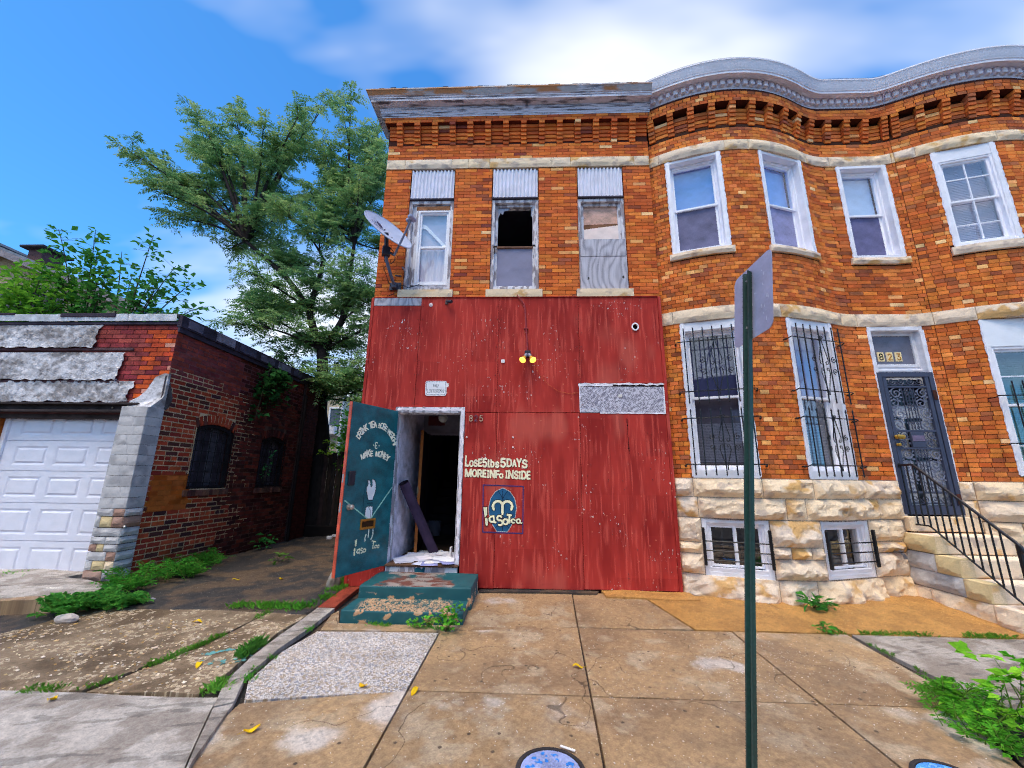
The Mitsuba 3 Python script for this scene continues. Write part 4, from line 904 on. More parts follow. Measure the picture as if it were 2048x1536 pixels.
def row_house(name, label, x0, x1, ups, lows, door, cellars, belts1, belts2, seed):
    h = thing(name, label, 'house', None)
    W = Bow(x0, x1); S = W.S; Lmax = W.s[-1]; r = random.Random(seed)
    O = [(S(a), S(b), c, d) for a, b, c, d in ups+lows+([door] if door else [])]
    OS = [(S(a)-0.05, S(b)+0.05, 4.815, c) for a, b, c, d in ups]
    OC = [(S(a), S(b), c, d) for a, b, c, d in cellars]
    wall = add(h+'__wall', join([strip(W, 0, Lmax, 1.0, 7.12, O, -0.009, 90), strip(W, 0, Lmax, 7.07, 7.50, [], -0.04, 90), strip(W, 0, Lmax, -0.1, 1.05, OC+[o for o in O if o[2] < 1.1], -0.03, 90), box(x0+0.02, x1-0.02, 15.9, 16.1, 0, 7.6), box(x0+0.002, x0+0.2, 6.0, 16, 0, 7.6), box(x1-0.2, x1-0.002, 6.0, 16, 0, 7.6), box(x0+0.2, x1-0.2, 5.95, 15.9, 7.40, 7.55)]), 'matte', '#3c1f16', 0.2)
    unit = lambda s: 0.121 if abs(float(np.interp(s, W.s, W.x))-(3.37 if x0 < 5 else 7.43)) < 1.36 else 0.2085
    ch = 0.0627
    bk = lay(W, 0, Lmax, 1.527, 3.782, ch, unit, 0.007, O, tone_bow, r)
    bk += lay(W, 0, Lmax, 3.985, 6.622, ch, unit, 0.007, O+OS, tone_bow, r)
    bk += lay(W, 0, Lmax, 6.812, 7.085, ch*0.98, unit, 0.007, [], tone_bow, r)
    bk += corbel(W, 0, Lmax, 7.085, 0.0655, 6, tone_bow, r, 0.009, 0.0165, first=0.04, top=1, drop=0.035)
    bk += lay(W, 0, Lmax, 7.478, 7.70, 0.0625, unit, 0.007, [], tone_bow, r, proud=lambda s, z: 0.098)
    emit(wall, bk)
    add(wall+'__corbel_bed', strip(W, 0, Lmax, 7.480, 7.71, [], 0.088, 60), 'matte', '#4a261c', 0.1)
    und = np.vstack([np.array([W.at(s)[0]+W.at(s)[2]*o+[0, 0, 7.478] for s in np.linspace(0, Lmax, 60)]) for o in (-0.05, 0.096)])
    add(wall+'__corbel_bed', (und, [q for i in range(59) for q in ([i, i+1, 61+i], [i, 61+i, 60+i])]), 'matte', '#4a261c', 0.1)
    for z0, z1, xs in ((6.625, 6.808, belts1), (3.785, 3.982, belts2)):
        for i in range(len(xs)-1):
            add(h+'__belt_stone', rock(W, S(xs[i])+0.003, S(xs[i+1])-0.003, z0, z1, 0.036, seed*31+i+int(z0*7), res=0.03, base=0.012, back=0.16), 'sandstone', uv=[r.random()*0.99, 0])
    for i, (a, b, c, d) in enumerate(ups): add(h+'__sill', rock(W, S(a)-0.05, S(b)+0.05, 4.818, c-0.002, 0.035, seed*7+i, res=0.03, base=0.035, back=0.15), 'sandstone', uv=[r.random()*0.99, 0])
    # cornice with dentils
    P = [(0.0, 7.695), (0.022, 7.695), (0.026, 7.712), (0.042, 7.722), (0.044, 7.742), (0.058, 7.752), (0.06, 7.775), (0.066, 7.78), (0.066, 7.892), (0.095, 7.90), (0.232, 7.872), (0.234, 7.91), (0.246, 7.915), (0.25, 7.932), (0.262, 7.95), (0.285, 8.02), (0.302, 8.055), (0.308, 8.06), (0.308, 8.082), (0.0, 8.11)]
    nodes = [W.at(s) for s in np.linspace(0, Lmax, 64)]
    add(h+'__cornice', moulding([(p[0], p[1], n[0], n[1], 1) for p, t, n in nodes], P), 'tinwork', smooth=25, uv=[0, 0])
    nd = int(Lmax/0.112)
    for i in range(nd):
        p, t, n = W.at((i+0.5)*Lmax/nd); M = np.eye(4); M[:3, 0] = t; M[:3, 1] = -n; M[:3, 3] = p
        add(h+'__cornice__dentil', move(box(-0.034, 0.034, -0.125, -0.066, 7.785, 7.886, 0.004), M=M), 'tinwork', uv=[0, 0])
    return h, W, S, r


UPS = [(2.28, 3.045, 4.925, 6.622), (3.65, 4.447, 4.925, 6.622), (5.128, 5.895, 4.925, 6.622)]
LOWS = [(2.285, 3.052, 1.53, 3.782), (3.688, 4.475, 1.53, 3.782)]
DOOR = (5.108, 5.885, 1.066, 3.782)
CEL = [(2.33, 3.08, 0.30, 1.008), (3.722, 4.50, 0.315, 1.008)]
R1, W1, S1, rr = row_house('row_house', 'orange brick row house with swelling front and barred lower windows, numbered 823', 2.045, 6.03, UPS, LOWS, DOOR, CEL,
                           [2.05, 2.19, 3.13, 3.50, 4.60, 5.03, 5.99, 6.03], [2.05, 2.20, 3.10, 3.62, 4.72, 4.98, 6.03], 5)
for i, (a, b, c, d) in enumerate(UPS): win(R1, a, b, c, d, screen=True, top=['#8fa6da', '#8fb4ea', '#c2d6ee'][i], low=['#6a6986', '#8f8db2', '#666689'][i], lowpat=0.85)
for i, (a, b, c, d) in enumerate(LOWS):
    k, M, w = win(R1, a, b, c, d, head=0.135, foot=0.11, deep=0.12, meet=2.66, top=['#3f4668', '#8d90b4'][i], low=['#4a4a5a', '#4a4a58'][i], lowpat=0.3)
    guard(k, M, w, (3.46, 2.72, 2.34, 1.71), (2.58, 3.66), (1.60, 2.43))
    zs = np.arange(1.76, 2.3, 0.022)
    add(k+'__blind', move(join([box(0.12, w-0.12, 0.245, 0.248, z-0.008, z+0.008) for z in zs]), M=M), 'matte', '#77788c', 0.2)
for c in CEL: cellar_window(R1, *c)

# quarry-faced base stones
def base_stones(h, S, W, rows, seed, r):
    i = 0
    for z0, z1, xs in rows:
        for a, b in xs:
            i += 1
            add(h+'__base_stone', rock(W, S(a)+0.004, S(b)-0.004, z0+0.004, z1-0.004, 0.10, seed+i, res=0.032, base=0.015, back=0.12, amp=1.25), 'sandstone', uv=[r.random()*0.99, 0])


base_stones(R1, S1, W1, [
    (1.28, 1.525, [(2.05, 2.275), (2.275, 3.06), (3.06, 3.70), (3.70, 4.52), (4.52, 5.105), (5.888, 6.03)]),
    (1.015, 1.28, [(2.05, 2.31), (2.31, 3.31), (3.31, 3.56), (3.56, 4.76), (4.76, 5.105), (5.888, 6.03)]),
    (0.70, 1.012, [(2.06, 2.325)]), (0.56, 0.70, [(2.06, 2.325)]), (0.31, 0.56, [(2.06, 2.325)]),
    (0.69, 1.012, [(3.085, 3.715)]), (0.55, 0.69, [(3.085, 3.30), (3.30, 3.55), (3.55, 3.715)]), (0.31, 0.55, [(3.085, 3.715)]),
    (0.74, 1.012, [(4.505, 5.05)]), (0.60, 0.74, [(4.505, 5.05)]), (0.31, 0.60, [(4.505, 5.05)]),
    (-0.04, 0.31, [(2.06, 3.11), (3.11, 3.56), (3.56, 4.60), (4.60, 5.05)])], 300, rr)
mrt = [(0, S1(5.06))]
add(R1+'__base_joint', strip(W1, 0, S1(5.105), -0.05, 1.53, [(S1(a), S1(b), c, d) for a, b, c, d in CEL], 0.012, 80), 'matte', '#8d8078', 0.35)
add(R1+'__tap', join([tube([(4.83, 5.82, 0.615), (4.83, 5.72, 0.615), (4.835, 5.69, 0.60), (4.845, 5.685, 0.55)], [0.016, 0.016, 0.018, 0.02], 8), move(lathe([(0, 0), (0.03, 0), (0.03, 0.012), (0, 0.012)], 12), (4.83, 5.72, 0.635))]), 'metal', '#7d7c86', 0.3, label='grey garden tap sticking out of the base stones')

# doorway of 823: transom, white door behind an iron gate
M, w = chord(5.108, 5.885); q = lambda m: move(m, M=M)
dz = R1+'__doorway'
add(dz, q(join([box(0, 0.045, -0.01, 0.30, 1.066, 3.782, 0.004), box(w-0.045, w, -0.01, 0.30, 1.066, 3.782, 0.004), box(0.045, w-0.045, 0.0, 0.30, 3.72, 3.782, 0.004), box(0.045, w-0.045, 0.10, 0.27, 3.075, 3.17, 0.006), box(0.045, w-0.045, 0.075, 0.10, 3.10, 3.135, 0.006), frame(w-0.09, 0.55, 0.05, 0.09, 0.16, 0.045, 3.17)])), 'satin', '#dddbe4', 0.2, label='white painted door surround with a transom')
jr = np.random.default_rng(55); zz = np.arange(1.1, 3.76, 0.035)
add(dz+'__paint_edge', q(join([poly(sg.Polygon(list(zip(s+e*jr.uniform(0.006, 0.02, len(zz)), zz))+list(zip(np.full(len(zz), s-e*0.01), zz[::-1]))), -0.009, -0.003) for s, e in ((0, -1), (w, 1))])), 'matte', '#dddbe6', 0.2)
add(dz+'__transom_pane', q(box(0.085, w-0.085, 0.115, 0.12, 3.21, 3.68)), 'satin', '#6a6878', 0.2)
for i, s in enumerate('823'):
    x = 0.165+i*0.125
    add(dz+'__number_plate', q(box(x, x+0.095, 0.106, 0.115, 3.27, 3.415, 0.002)), 'satin', '#e8cf9a', 0.15)
    m = fit(text(s, 0.1, False, 0.002), x+0.02, x+0.075, 3.29, 3.395, 0.1045)
    add(dz+'__numeral', q(m), 'matte', ['#1c1512', '#c98a2a', '#b97a2a'][i])
    add(dz+'__numeral_edge', q((m[0]+np.array([0.004, 0.0012, -0.003]), m[1])), 'matte', '#1c1512')
wd = R1+'__door'
add(wd, q(join([box(0.046, w-0.046, 0.11, 0.15, 1.075, 3.07)]+[box(x, x+0.23, 0.095, 0.11, z, z+h_, 0.008) for x in (0.11, 0.43) for z, h_ in ((1.2, 0.6), (1.95, 0.5))])), 'satin', '#cfd3dc', 0.15)
add(wd+'__dark_glass', q(join([box(0.11, w-0.11, 0.088, 0.096, 2.60, 2.98), box(0.10, 0.30, 0.086, 0.093, 2.39, 2.43), box(0.345, 0.385, 0.086, 0.093, 1.2, 2.4), box(0.39, 0.58, 0.086, 0.093, 2.36, 2.41), box(0.334, 0.344, 0.084, 0.09, 1.1, 1.75), box(0.10, 0.66, 0.083, 0.0855, 1.80, 1.85)])), 'gloss', '#15161b', 0.1)
gt = R1+'__iron_gate'
SL = '#3b4254'
add(gt, q(join([box(0.005, 0.065, -0.02, 0.045, 1.085, 3.07, 0.004), box(w-0.065, w-0.005, -0.02, 0.045, 1.085, 3.07, 0.004), box(0.065, w-0.065, -0.02, 0.045, 3.0, 3.07, 0.004), box(0.065, w-0.065, -0.02, 0.045, 1.085, 1.20, 0.004)]
     + [box(0.075, 0.125, -0.012, 0.03, 1.20, 3.0, 0.003), box(w-0.125, w-0.075, -0.012, 0.03, 1.20, 3.0, 0.003)]+[box(0.125, w-0.125, -0.010, 0.03, z, z+0.028, 0.003) for z in (2.84, 2.20, 1.955, 1.36)]
     + [box(0.30, 0.48, -0.012, 0.02, 1.985, 2.20, 0.003), box(0.03, w-0.03, 0.045, 0.05, 1.10, 1.2)])), 'satin', SL, 0.15, label='slate blue wrought iron gate with scrollwork in front of the door')
gr_ = random.Random(4)
def curl(ms, x0, x1, z0, z1, n):
    """acanthus-like scrollwork filling a panel"""
    for i in range(n):
        zc = z0+(i+0.5)*(z1-z0)/n; R_ = min((x1-x0)*0.46, (z1-z0)/n*0.55)
        e = 1 if i % 2 else -1
        sp = spiral((x0+x1)/2+e*0.02, zc, R_, 1.5, math.pi/2*e, e, 22); sp[:, 1] = 0.006; ms.append(tube(sp, 0.0085, 5))
        for a in (0.3, 1.7, 3.0, 4.3, 5.4):
            p = np.array([(x0+x1)/2+R_*0.95*math.cos(a), 0.006, zc+R_*math.sin(a)]); d_ = np.array([math.cos(a+0.9*e), 0, math.sin(a+0.9*e)])
            if not x0-0.02 < p[0]+d_[0]*0.05 < x1+0.02: d_ = -d_
            ms.append(leaves([p], [d_], [[0, -1, 0]], 0.062, 0.030, 0.1)); ms.append(leaves([p-d_*0.02+[0, 0.002, 0]], [np.array([d_[2], 0, -d_[0]])], [[0, -1, 0]], 0.045, 0.024, 0.1))
for (x0, x1) in ((0.125, 0.295), (w-0.295, w-0.125)):
    for (z0, z1) in ((2.23, 2.84), (1.39, 1.955)):
        ms = []; curl(ms, x0, x1, z0, z1, 4); add(gt+'__scroll_panel', q(join(ms)), 'satin', '#6c7086', 0.1)
    ms = []; curl(ms, x0-0.01, x1, 1.99, 2.20, 2); add(gt+'__scroll_panel', q(join(ms)), 'satin', '#4a4f60', 0.1)
for z0, z1 in ((2.87, 3.0), (1.21, 1.36)):
    ms = []
    for i in range(4):
        sp = spiral(0.20+i*0.125, (z0+z1)/2, 0.055, 1.5, math.pi*(i % 2), 1 if i % 2 else -1); sp[:, 1] = 0.006; ms.append(tube(sp, 0.0075, 5))
    ms.append(tube([(0.125, 0.01, z0+0.02), (w-0.125, 0.01, z0+0.02)], 0.006, 5))
    add(gt+'__scroll_panel', q(join(ms)), 'satin', '#4a4f60', 0.1)
for x in (0.315, 0.355, 0.395, 0.44, 0.475):
    for z0, z1 in ((2.228, 2.84), (1.388, 1.955)): add(gt+'__bar', q(tube([(x, 0.004, z0), (x, 0.004, z1)], 0.0065, 6)), 'satin', SL, 0.1)
ms = []
for zc in (2.78, 2.55, 2.29, 1.9, 1.70, 1.46):
    for e in (-1, 1):
        for t in (-1, 1):
            sp = spiral(0.395+e*0.04, zc+t*0.026, 0.026, 1.3, math.pi/2*t, e*t, 14); sp[:, 1] = -0.004; ms.append(tube(sp, 0.005, 5))
add(gt+'__small_scrolls', q(join(ms)), 'satin', '#4a4f60', 0.1)
add(gt+'__letter_plate', q(join([box(0.31, 0.47, -0.018, -0.012, 2.07, 2.15, 0.002), box(0.325, 0.455, -0.021, -0.018, 2.10, 2.125)])), 'satin', '#6a5f74', 0.2)
kb = lathe([(0, 0), (0.028, 0), (0.028, 0.01), (0.012, 0.015), (0.012, 0.03), (0.03, 0.045), (0.03, 0.06), (0, 0.075)], 16)
KN = np.array([[1, 0, 0, 0.10], [0, 0, -1, -0.012], [0, 1, 0, 2.13], [0, 0, 0, 1]], float); K2 = KN.copy(); K2[2, 3] = 2.02; K2[:3, :3] *= 0.7; K2[0, 3] = 0.095
K3 = KN.copy(); K3[0, 3] = 0.145; K3[2, 3] = 2.125
add(gt+'__knob', q(join([move(kb, M=KN), move(kb, M=K3)])), 'metal', '#c9a04a', 0.15, smooth=40, label='pair of brass door knobs'); add(gt+'__knob', q(move(kb, M=K2)), 'metal', '#c9a04a', 0.15, smooth=40)
for z in (2.66, 1.22): add(gt+'__hinge', q(box(w-0.07, w-0.02, -0.032, -0.02, z, z+0.14, 0.003)), 'matte', '#4a2c24', 0.6)

# next row house, cut off by the right edge of the photograph
R2, W2, S2, r2 = row_house('row_house', 'row house at the right edge with white gridded windows, partly out of view', 6.032, 8.9, [(6.41, 7.135, 4.945, 6.622)], [(6.445, 7.80, 1.60, 3.782)], None, [],
                           [6.032, 6.26, 7.20, 8.1, 8.9], [6.032, 6.44, 7.9, 8.9], 8)
win(R2, 6.41, 7.135, 4.945, 6.622, head=0.20, foot=0.05, deep=0.035, meet=5.72, top='blind', low='#b9bccb', grid=((6.10,), (5.33,)))
k, M, w = win(R2, 6.445, 7.80, 1.60, 3.782, head=0.42, foot=0.06, deep=0.03, meet=2.55, top='blind', low='#5f7d74', grid=((2.95,), (2.0,)))
q = lambda m: move(m, M=M)
add(k+'__head_panel', q(box(0.0, w, -0.014, -0.004, 3.37, 3.775, 0.003)), 'satin', '#e6edf2', 0.06)
for z in (2.66, 2.02): add(k+'__guard_rail', q(tube([(-0.11, 0.02, z-0.02), (-0.11, -0.09, z-0.02), (-0.09, -0.1, z), (w, -0.1, z)], 0.008, 6)), 'satin', '#17171c', 0.05)
for x in np.arange(0.10, 1.3, 0.12): add(k+'__guard_bar', q(tube([(x, -0.1, 1.75), (x, -0.1, 2.86)], 0.0085, 6)), 'satin', '#17171c', 0.05)
add(R2+'__wall__patch', strip(W2, 0, W2.s[-1], 1.0, 1.54, [], -0.004, 40), 'matte', '#8d8078', 0.3)
base_stones(R2, S2, W2, [(1.28, 1.525, [(6.032, 6.45), (6.45, 7.2), (7.2, 8.0)]), (1.015, 1.28, [(6.032, 6.42), (6.42, 7.3), (7.3, 8.2)]), (0.62, 1.012, [(6.032, 6.35), (6.35, 7.1), (7.1, 7.9)]), (0.30, 0.62, [(6.032, 6.7), (6.7, 7.5)]), (-0.04, 0.30, [(6.032, 6.55), (6.55, 7.6)])], 500, r2)
add(R2+'__roof_edge', moulding([(p[0], p[1], n[0], n[1], 1) for p, t, n in [W2.at(s) for s in np.linspace(0, W2.s[-1], 40)]], [(0.0, 8.10), (0.27, 8.085), (0.28, 8.10), (0.10, 8.16), (0.0, 8.17)]), 'satin', '#d9d6dc', 0.5)
nr = np.random.default_rng(15)
add(R1+'__roof_edge', join([moulding([(p[0], p[1], n[0], n[1], 1) for p, t, n in [W1.at(s) for s in np.linspace(0, W1.s[-1], 60)]], [(0.0, 8.10), (0.30, 8.083), (0.30, 8.096), (0.0, 8.125)]), box(4.85, 6.0, 5.62, 5.9, 8.095, 8.135, 0.006)]), 'matte', '#3c3640', 0.4)

# sandstone stoop up to 823
ST = thing('stone_stoop', 'steep sandstone front steps with yellow treads up to the iron gate', 'steps')
SX0, SX1 = 5.06, 6.02
lv = [(1.064, 0.875, 5.60, 5.905), (0.855, 0.645, 5.49, 5.92), (0.635, 0.43, 5.23, 5.74), (0.425, 0.225, 4.965, 5.48), (0.222, 0.02, 4.69, 5.21)]
for i, (zt, zb, y0, y1) in enumerate(lv):
    add(ST+'__tread', box(SX0+(0.03 if i == 0 else 0.0), SX1, y0 if i else 5.80, y1, zb, zt, 0.012), 'sandstone', uv=[0.15+0.17*i, 0])
WSd = Line((SX0, 6.0, 0), (0, -1, 0), (-1, 0, 0))
for i, (z0, z1, ys, t) in enumerate([(0.645, 0.855, [(5.92, 5.49)], 0.62), (0.43, 0.64, [(5.93, 5.52), (5.515, 5.23)], 0.2), (0.225, 0.43, [(5.94, 5.23), (5.225, 4.965)], 0.8), (-0.03, 0.222, [(5.95, 5.66), (5.655, 4.97), (4.96, 4.69)], 0.45)]):
    for j, (a, b) in enumerate(ys):
        add(ST+'__side_stone', rock(WSd, 6.0-a, 6.0-b, z0+0.003, z1-0.003, 0.06, 700+i*9+j, res=0.035, base=0.012, back=0.15), 'sandstone', uv=[(3.3 if (i == 1 and j == 1) or (i == 2 and j == 1) or i == 0 else 1.35 if i in (1, 2) else 0.1+t*0.9), 0])
add(ST+'__core', box(SX0+0.012, SX1-0.01, 4.98, 5.9, -0.05, 0.2), 'matte', '#6d625a', 0.3)
add(ST+'__core', box(SX0+0.012, SX1-0.01, 5.24, 5.9, 0.2, 0.42), 'matte', '#6d625a', 0.3)
add(ST+'__core', box(SX0+0.012, SX1-0.01, 5.5, 5.9, 0.42, 0.64), 'matte', '#6d625a', 0.3)

RL = thing('stair_railing', 'black iron handrail with thin balusters along the stone front steps', 'railing')
rx = 5.16
top = [(rx, 5.90, 1.735), (rx, 5.70, 1.74), (rx, 5.66, 1.725), (rx, 4.70, 0.90), (rx, 4.66, 0.86), (rx, 4.65, 0.81), (rx, 4.68, 0.79), (rx, 4.70, 0.81)]
bot = [(rx, 5.93, 0.965), (rx, 5.63, 0.965), (rx, 5.585, 0.945), (rx, 4.62, 0.165)]
add(RL+'__handrail', join([tube(top, 0.016, 8), box(rx-0.02, rx+0.02, 5.87, 5.905, 1.70, 1.765, 0.004)]), 'satin', '#1a1a20', 0.08, smooth=40)
add(RL+'__bottom_rail', tube(bot, 0.010, 8), 'satin', '#1a1a20', 0.08, smooth=40)
for y in np.linspace(5.85, 4.83, 13):
    zt_ = np.interp(y, [4.70, 5.66, 5.70], [0.90, 1.725, 1.74]); zb_ = np.interp(y, [4.62, 5.585, 5.63], [0.165, 0.945, 0.965])
    add(RL+'__baluster', box(rx-0.0065, rx+0.0065, y-0.0065, y+0.0065, zb_, zt_), 'satin', '#17171c', 0.08)
add(RL+'__newel', box(rx-0.016, rx+0.016, 4.665, 4.70, 0.20, 0.88, 0.003), 'satin', '#17171c', 0.08)
# ---------------------------------------------------------------- brick garage on the left
GA = thing('garage', 'low dark red brick garage with a white panelled door and crumbling stone-faced corner pier', 'garage')
GX, GY = -5.5, 5.78
WG = Line((GX, GY, 0), (0, 1, 0), (1, 0, 0))
WT = Line((-9.2, GY, 0), (1, 0, 0), (0, -1, 0))
GL = 4.40
gw = [(6.48-GY, 7.38-GY, 1.245, 2.25), (8.2-GY, 9.04-GY, 1.235, 2.20)]
arches = [(a+0.03, b-0.03, d, d+0.25) for a, b, c, d in gw]
gr = random.Random(31)
nz2 = lambda s, z: float(meshkit.fbm(np.array([s*0.9+3.3, z*1.3, 7.7]), 3))


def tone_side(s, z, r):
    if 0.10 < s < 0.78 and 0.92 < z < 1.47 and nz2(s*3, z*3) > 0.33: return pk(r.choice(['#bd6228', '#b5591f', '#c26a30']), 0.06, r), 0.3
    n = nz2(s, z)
    if s > 1.5+1.2*(n-0.5): return pk(r.choice(['#5e2a26', '#4e2422', '#6a3028', '#45211f', '#733428']), 0.1, r), 0.45  # darker bricks further down the alley: its shade put into their colour
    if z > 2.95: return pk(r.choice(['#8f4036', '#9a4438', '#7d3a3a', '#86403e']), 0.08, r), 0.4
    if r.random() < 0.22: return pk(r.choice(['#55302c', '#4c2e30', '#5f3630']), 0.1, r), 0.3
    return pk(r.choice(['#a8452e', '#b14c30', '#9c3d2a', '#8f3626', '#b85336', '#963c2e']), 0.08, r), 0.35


def tone_gf(s, z, r):
    x = s-9.2
    if x > -5.95 and r.random() < 0.75: return pk(r.choice(['#c4522a', '#cf5a2c', '#b54a28', '#c98a78', '#bb4a2e']), 0.08, r), 0.3
    return pk(r.choice(['#96403a', '#8c3a3c', '#9e4a44', '#7e3438']), 0.08, r), 0.4


gv = [(a, b, c, d+0.095) for a, b, c, d in gw]
mr = random.Random(77)


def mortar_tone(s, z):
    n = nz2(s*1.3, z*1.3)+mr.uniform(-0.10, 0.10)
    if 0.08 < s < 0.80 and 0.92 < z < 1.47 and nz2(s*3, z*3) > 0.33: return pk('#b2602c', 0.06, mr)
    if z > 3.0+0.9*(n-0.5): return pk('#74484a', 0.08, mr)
    if s > 1.75+2.2*(n-0.5): return pk(mr.choice(['#54403a', '#4a3833', '#6a5246']), 0.08, mr)  # mortar likewise carries the alley shade in its colour
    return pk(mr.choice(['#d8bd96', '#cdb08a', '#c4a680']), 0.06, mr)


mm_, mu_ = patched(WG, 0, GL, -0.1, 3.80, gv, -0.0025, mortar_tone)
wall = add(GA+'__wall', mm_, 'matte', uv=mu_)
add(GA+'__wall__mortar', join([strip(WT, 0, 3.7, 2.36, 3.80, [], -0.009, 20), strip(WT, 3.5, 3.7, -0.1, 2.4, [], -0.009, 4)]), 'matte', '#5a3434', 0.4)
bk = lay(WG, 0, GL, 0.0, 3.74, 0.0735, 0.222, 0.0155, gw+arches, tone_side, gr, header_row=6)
for (a, b, c, d), (aa, ab, az, at_) in zip(gw, arches):
    n = 12; mid, half = (a+b)/2, (b-a)/2; R_ = (half**2+0.10**2)/(2*0.10); cz = d+0.10-R_
    for i in range(n):                                              # arch of upright bricks
        t = -math.asin(half/R_)+(i+0.5)*2*math.asin(half/R_)/n; wd_ = 2*half/n-0.010
        c_, s_ = math.cos(t), math.sin(t)
        m = [(mid+(R_+rr_)*s_+e*wd_/2*c_, cz+(R_+rr_)*c_-e*wd_/2*s_) for rr_ in (0.0, 0.16) for e in (-1, 1)]
        V = np.array([[GX+o, GY+y, z] for o in (0.003, -0.08) for y, z in (m[0], m[1], m[3], m[2])]); F = [[0, 1, 2], [0, 2, 3], [0, 4, 5], [0, 5, 1], [1, 5, 6], [1, 6, 2], [2, 6, 7], [2, 7, 3], [3, 7, 4], [3, 4, 0]]
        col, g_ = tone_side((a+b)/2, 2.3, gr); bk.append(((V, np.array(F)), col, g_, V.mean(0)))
    for i in range(13):                                             # rowlock sill
        y0 = a-0.04+i*(b-a+0.08)/13
        col = pk(gr.choice(['#6a4a40', '#7a5648', '#5a3c38']), 0.1, gr); m = box(GX-0.09, GX+0.035, GY+y0+0.004, GY+y0+(b-a+0.08)/13-0.004, c-0.10, c-0.004, 0.0)
        bk.append((m, col, 0.35, np.array([GX, GY+y0, c])))
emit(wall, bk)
fb = lay(WT, 2.2, 3.70, 2.39, 3.80, 0.0735, 0.222, 0.011, [], tone_gf, gr)
fb += lay(WT, 3.36, 3.70, 0.0, 0.22, 0.0735, 0.2, 0.013, [], tone_gf, gr)
fw = add(GA+'__front_wall', join([box(-9.2, GX-0.02, GY+0.02, GY+0.22, 2.36, 3.8), box(-5.72, GX-0.012, GY+0.012, GY+0.25, 0, 2.4)]), 'matte', '#4a2c2c', 0.3)
emit(fw, fb, most=150)
# pilaster near the far end and the short return
WP = Line((GX+0.07, GY+3.70, 0), (0, 1, 0), (1, 0, 0))
add(GA+'__pilaster', box(GX-0.05, GX+0.062, GY+3.70, GY+4.38, -0.1, 3.7), 'matte', '#3f302c', 0.4)
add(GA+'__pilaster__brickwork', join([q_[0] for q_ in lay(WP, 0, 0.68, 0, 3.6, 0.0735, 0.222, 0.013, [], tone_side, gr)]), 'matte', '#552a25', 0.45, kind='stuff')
add(GA+'__pilaster__downpipe', tube([(GX+0.10, GY+3.66, 0.05), (GX+0.10, GY+3.66, 3.4)], 0.035, 10), 'matte', '#241d1e', 0.3, smooth=True)
add(GA+'__roof', join([box(-13, GX-0.03, GY+0.08, GY+4.5, 3.74, 3.86)]), 'matte', '#4a464a', 0.3)
add(GA+'__rear_wall', join([box(-13, GX, GY+4.38, GY+4.48, -0.1, 3.74), box(-13.0, -12.9, GY+0.3, GY+4.4, -0.1, 3.74)]), 'matte', '#4a2c28', 0.3)
# white metal flashing along the front edge, dark felt band down the side
fl = []
nr = np.random.default_rng(41)
x = -9.2
for ln, z0 in ((1.25, 3.845), (0.62, 3.838), (1.0, 3.842), (0.8, 3.84)):
    n = 10; xs_ = np.linspace(x, x+ln+0.02, n); V = []
    for t in xs_:
        w_ = nr.uniform(-0.006, 0.006); V += [[t, GY-0.055+w_, z0], [t, GY-0.07+w_*2, 3.952], [t, GY+0.10, 3.975]]
    F = [q_ for i in range(n-1) for j in range(2) for q_ in ([i*3+j, i*3+3+j, i*3+4+j], [i*3+j, i*3+4+j, i*3+1+j])]
    add(GA+'__flashing', (np.array(V), np.array(F)), 'satin', '#d5d2d8', 0.35, smooth=False, label='dented white metal flashing'); x += ln
add(GA+'__flashing', join([box(-7.42, -6.52, GY-0.079, GY-0.05, 3.905, 3.965, 0.002), box(-9.2, -8.2, GY-0.079, GY-0.05, 3.94, 3.972, 0.002)]), 'matte', '#3b3442', 0.3, label='torn dark strip on the flashing')
add(GA+'__roof_trim', join([box(-9.2, GX+0.03, GY-0.035, GY+0.02, 3.79, 3.842, 0.004), box(GX-0.02, GX+0.055, GY-0.03, GY+4.5, 3.75, 3.945, 0.006), box(GX+0.0, GX+0.035, GY-0.02, GY+4.46, 3.67, 3.752, 0.004)]), 'matte', '#3f3944', 0.45)
for i in range(7): add(GA+'__trim_patch', box(GX+0.056, GX+0.060, GY+0.1+i*0.6, GY+0.1+i*0.6+nr.uniform(0.2, 0.5), 3.78, 3.92+nr.uniform(-.02, .02)), 'matte', ['#6e6674', '#8a8290', '#575060'][i % 3], 0.5)


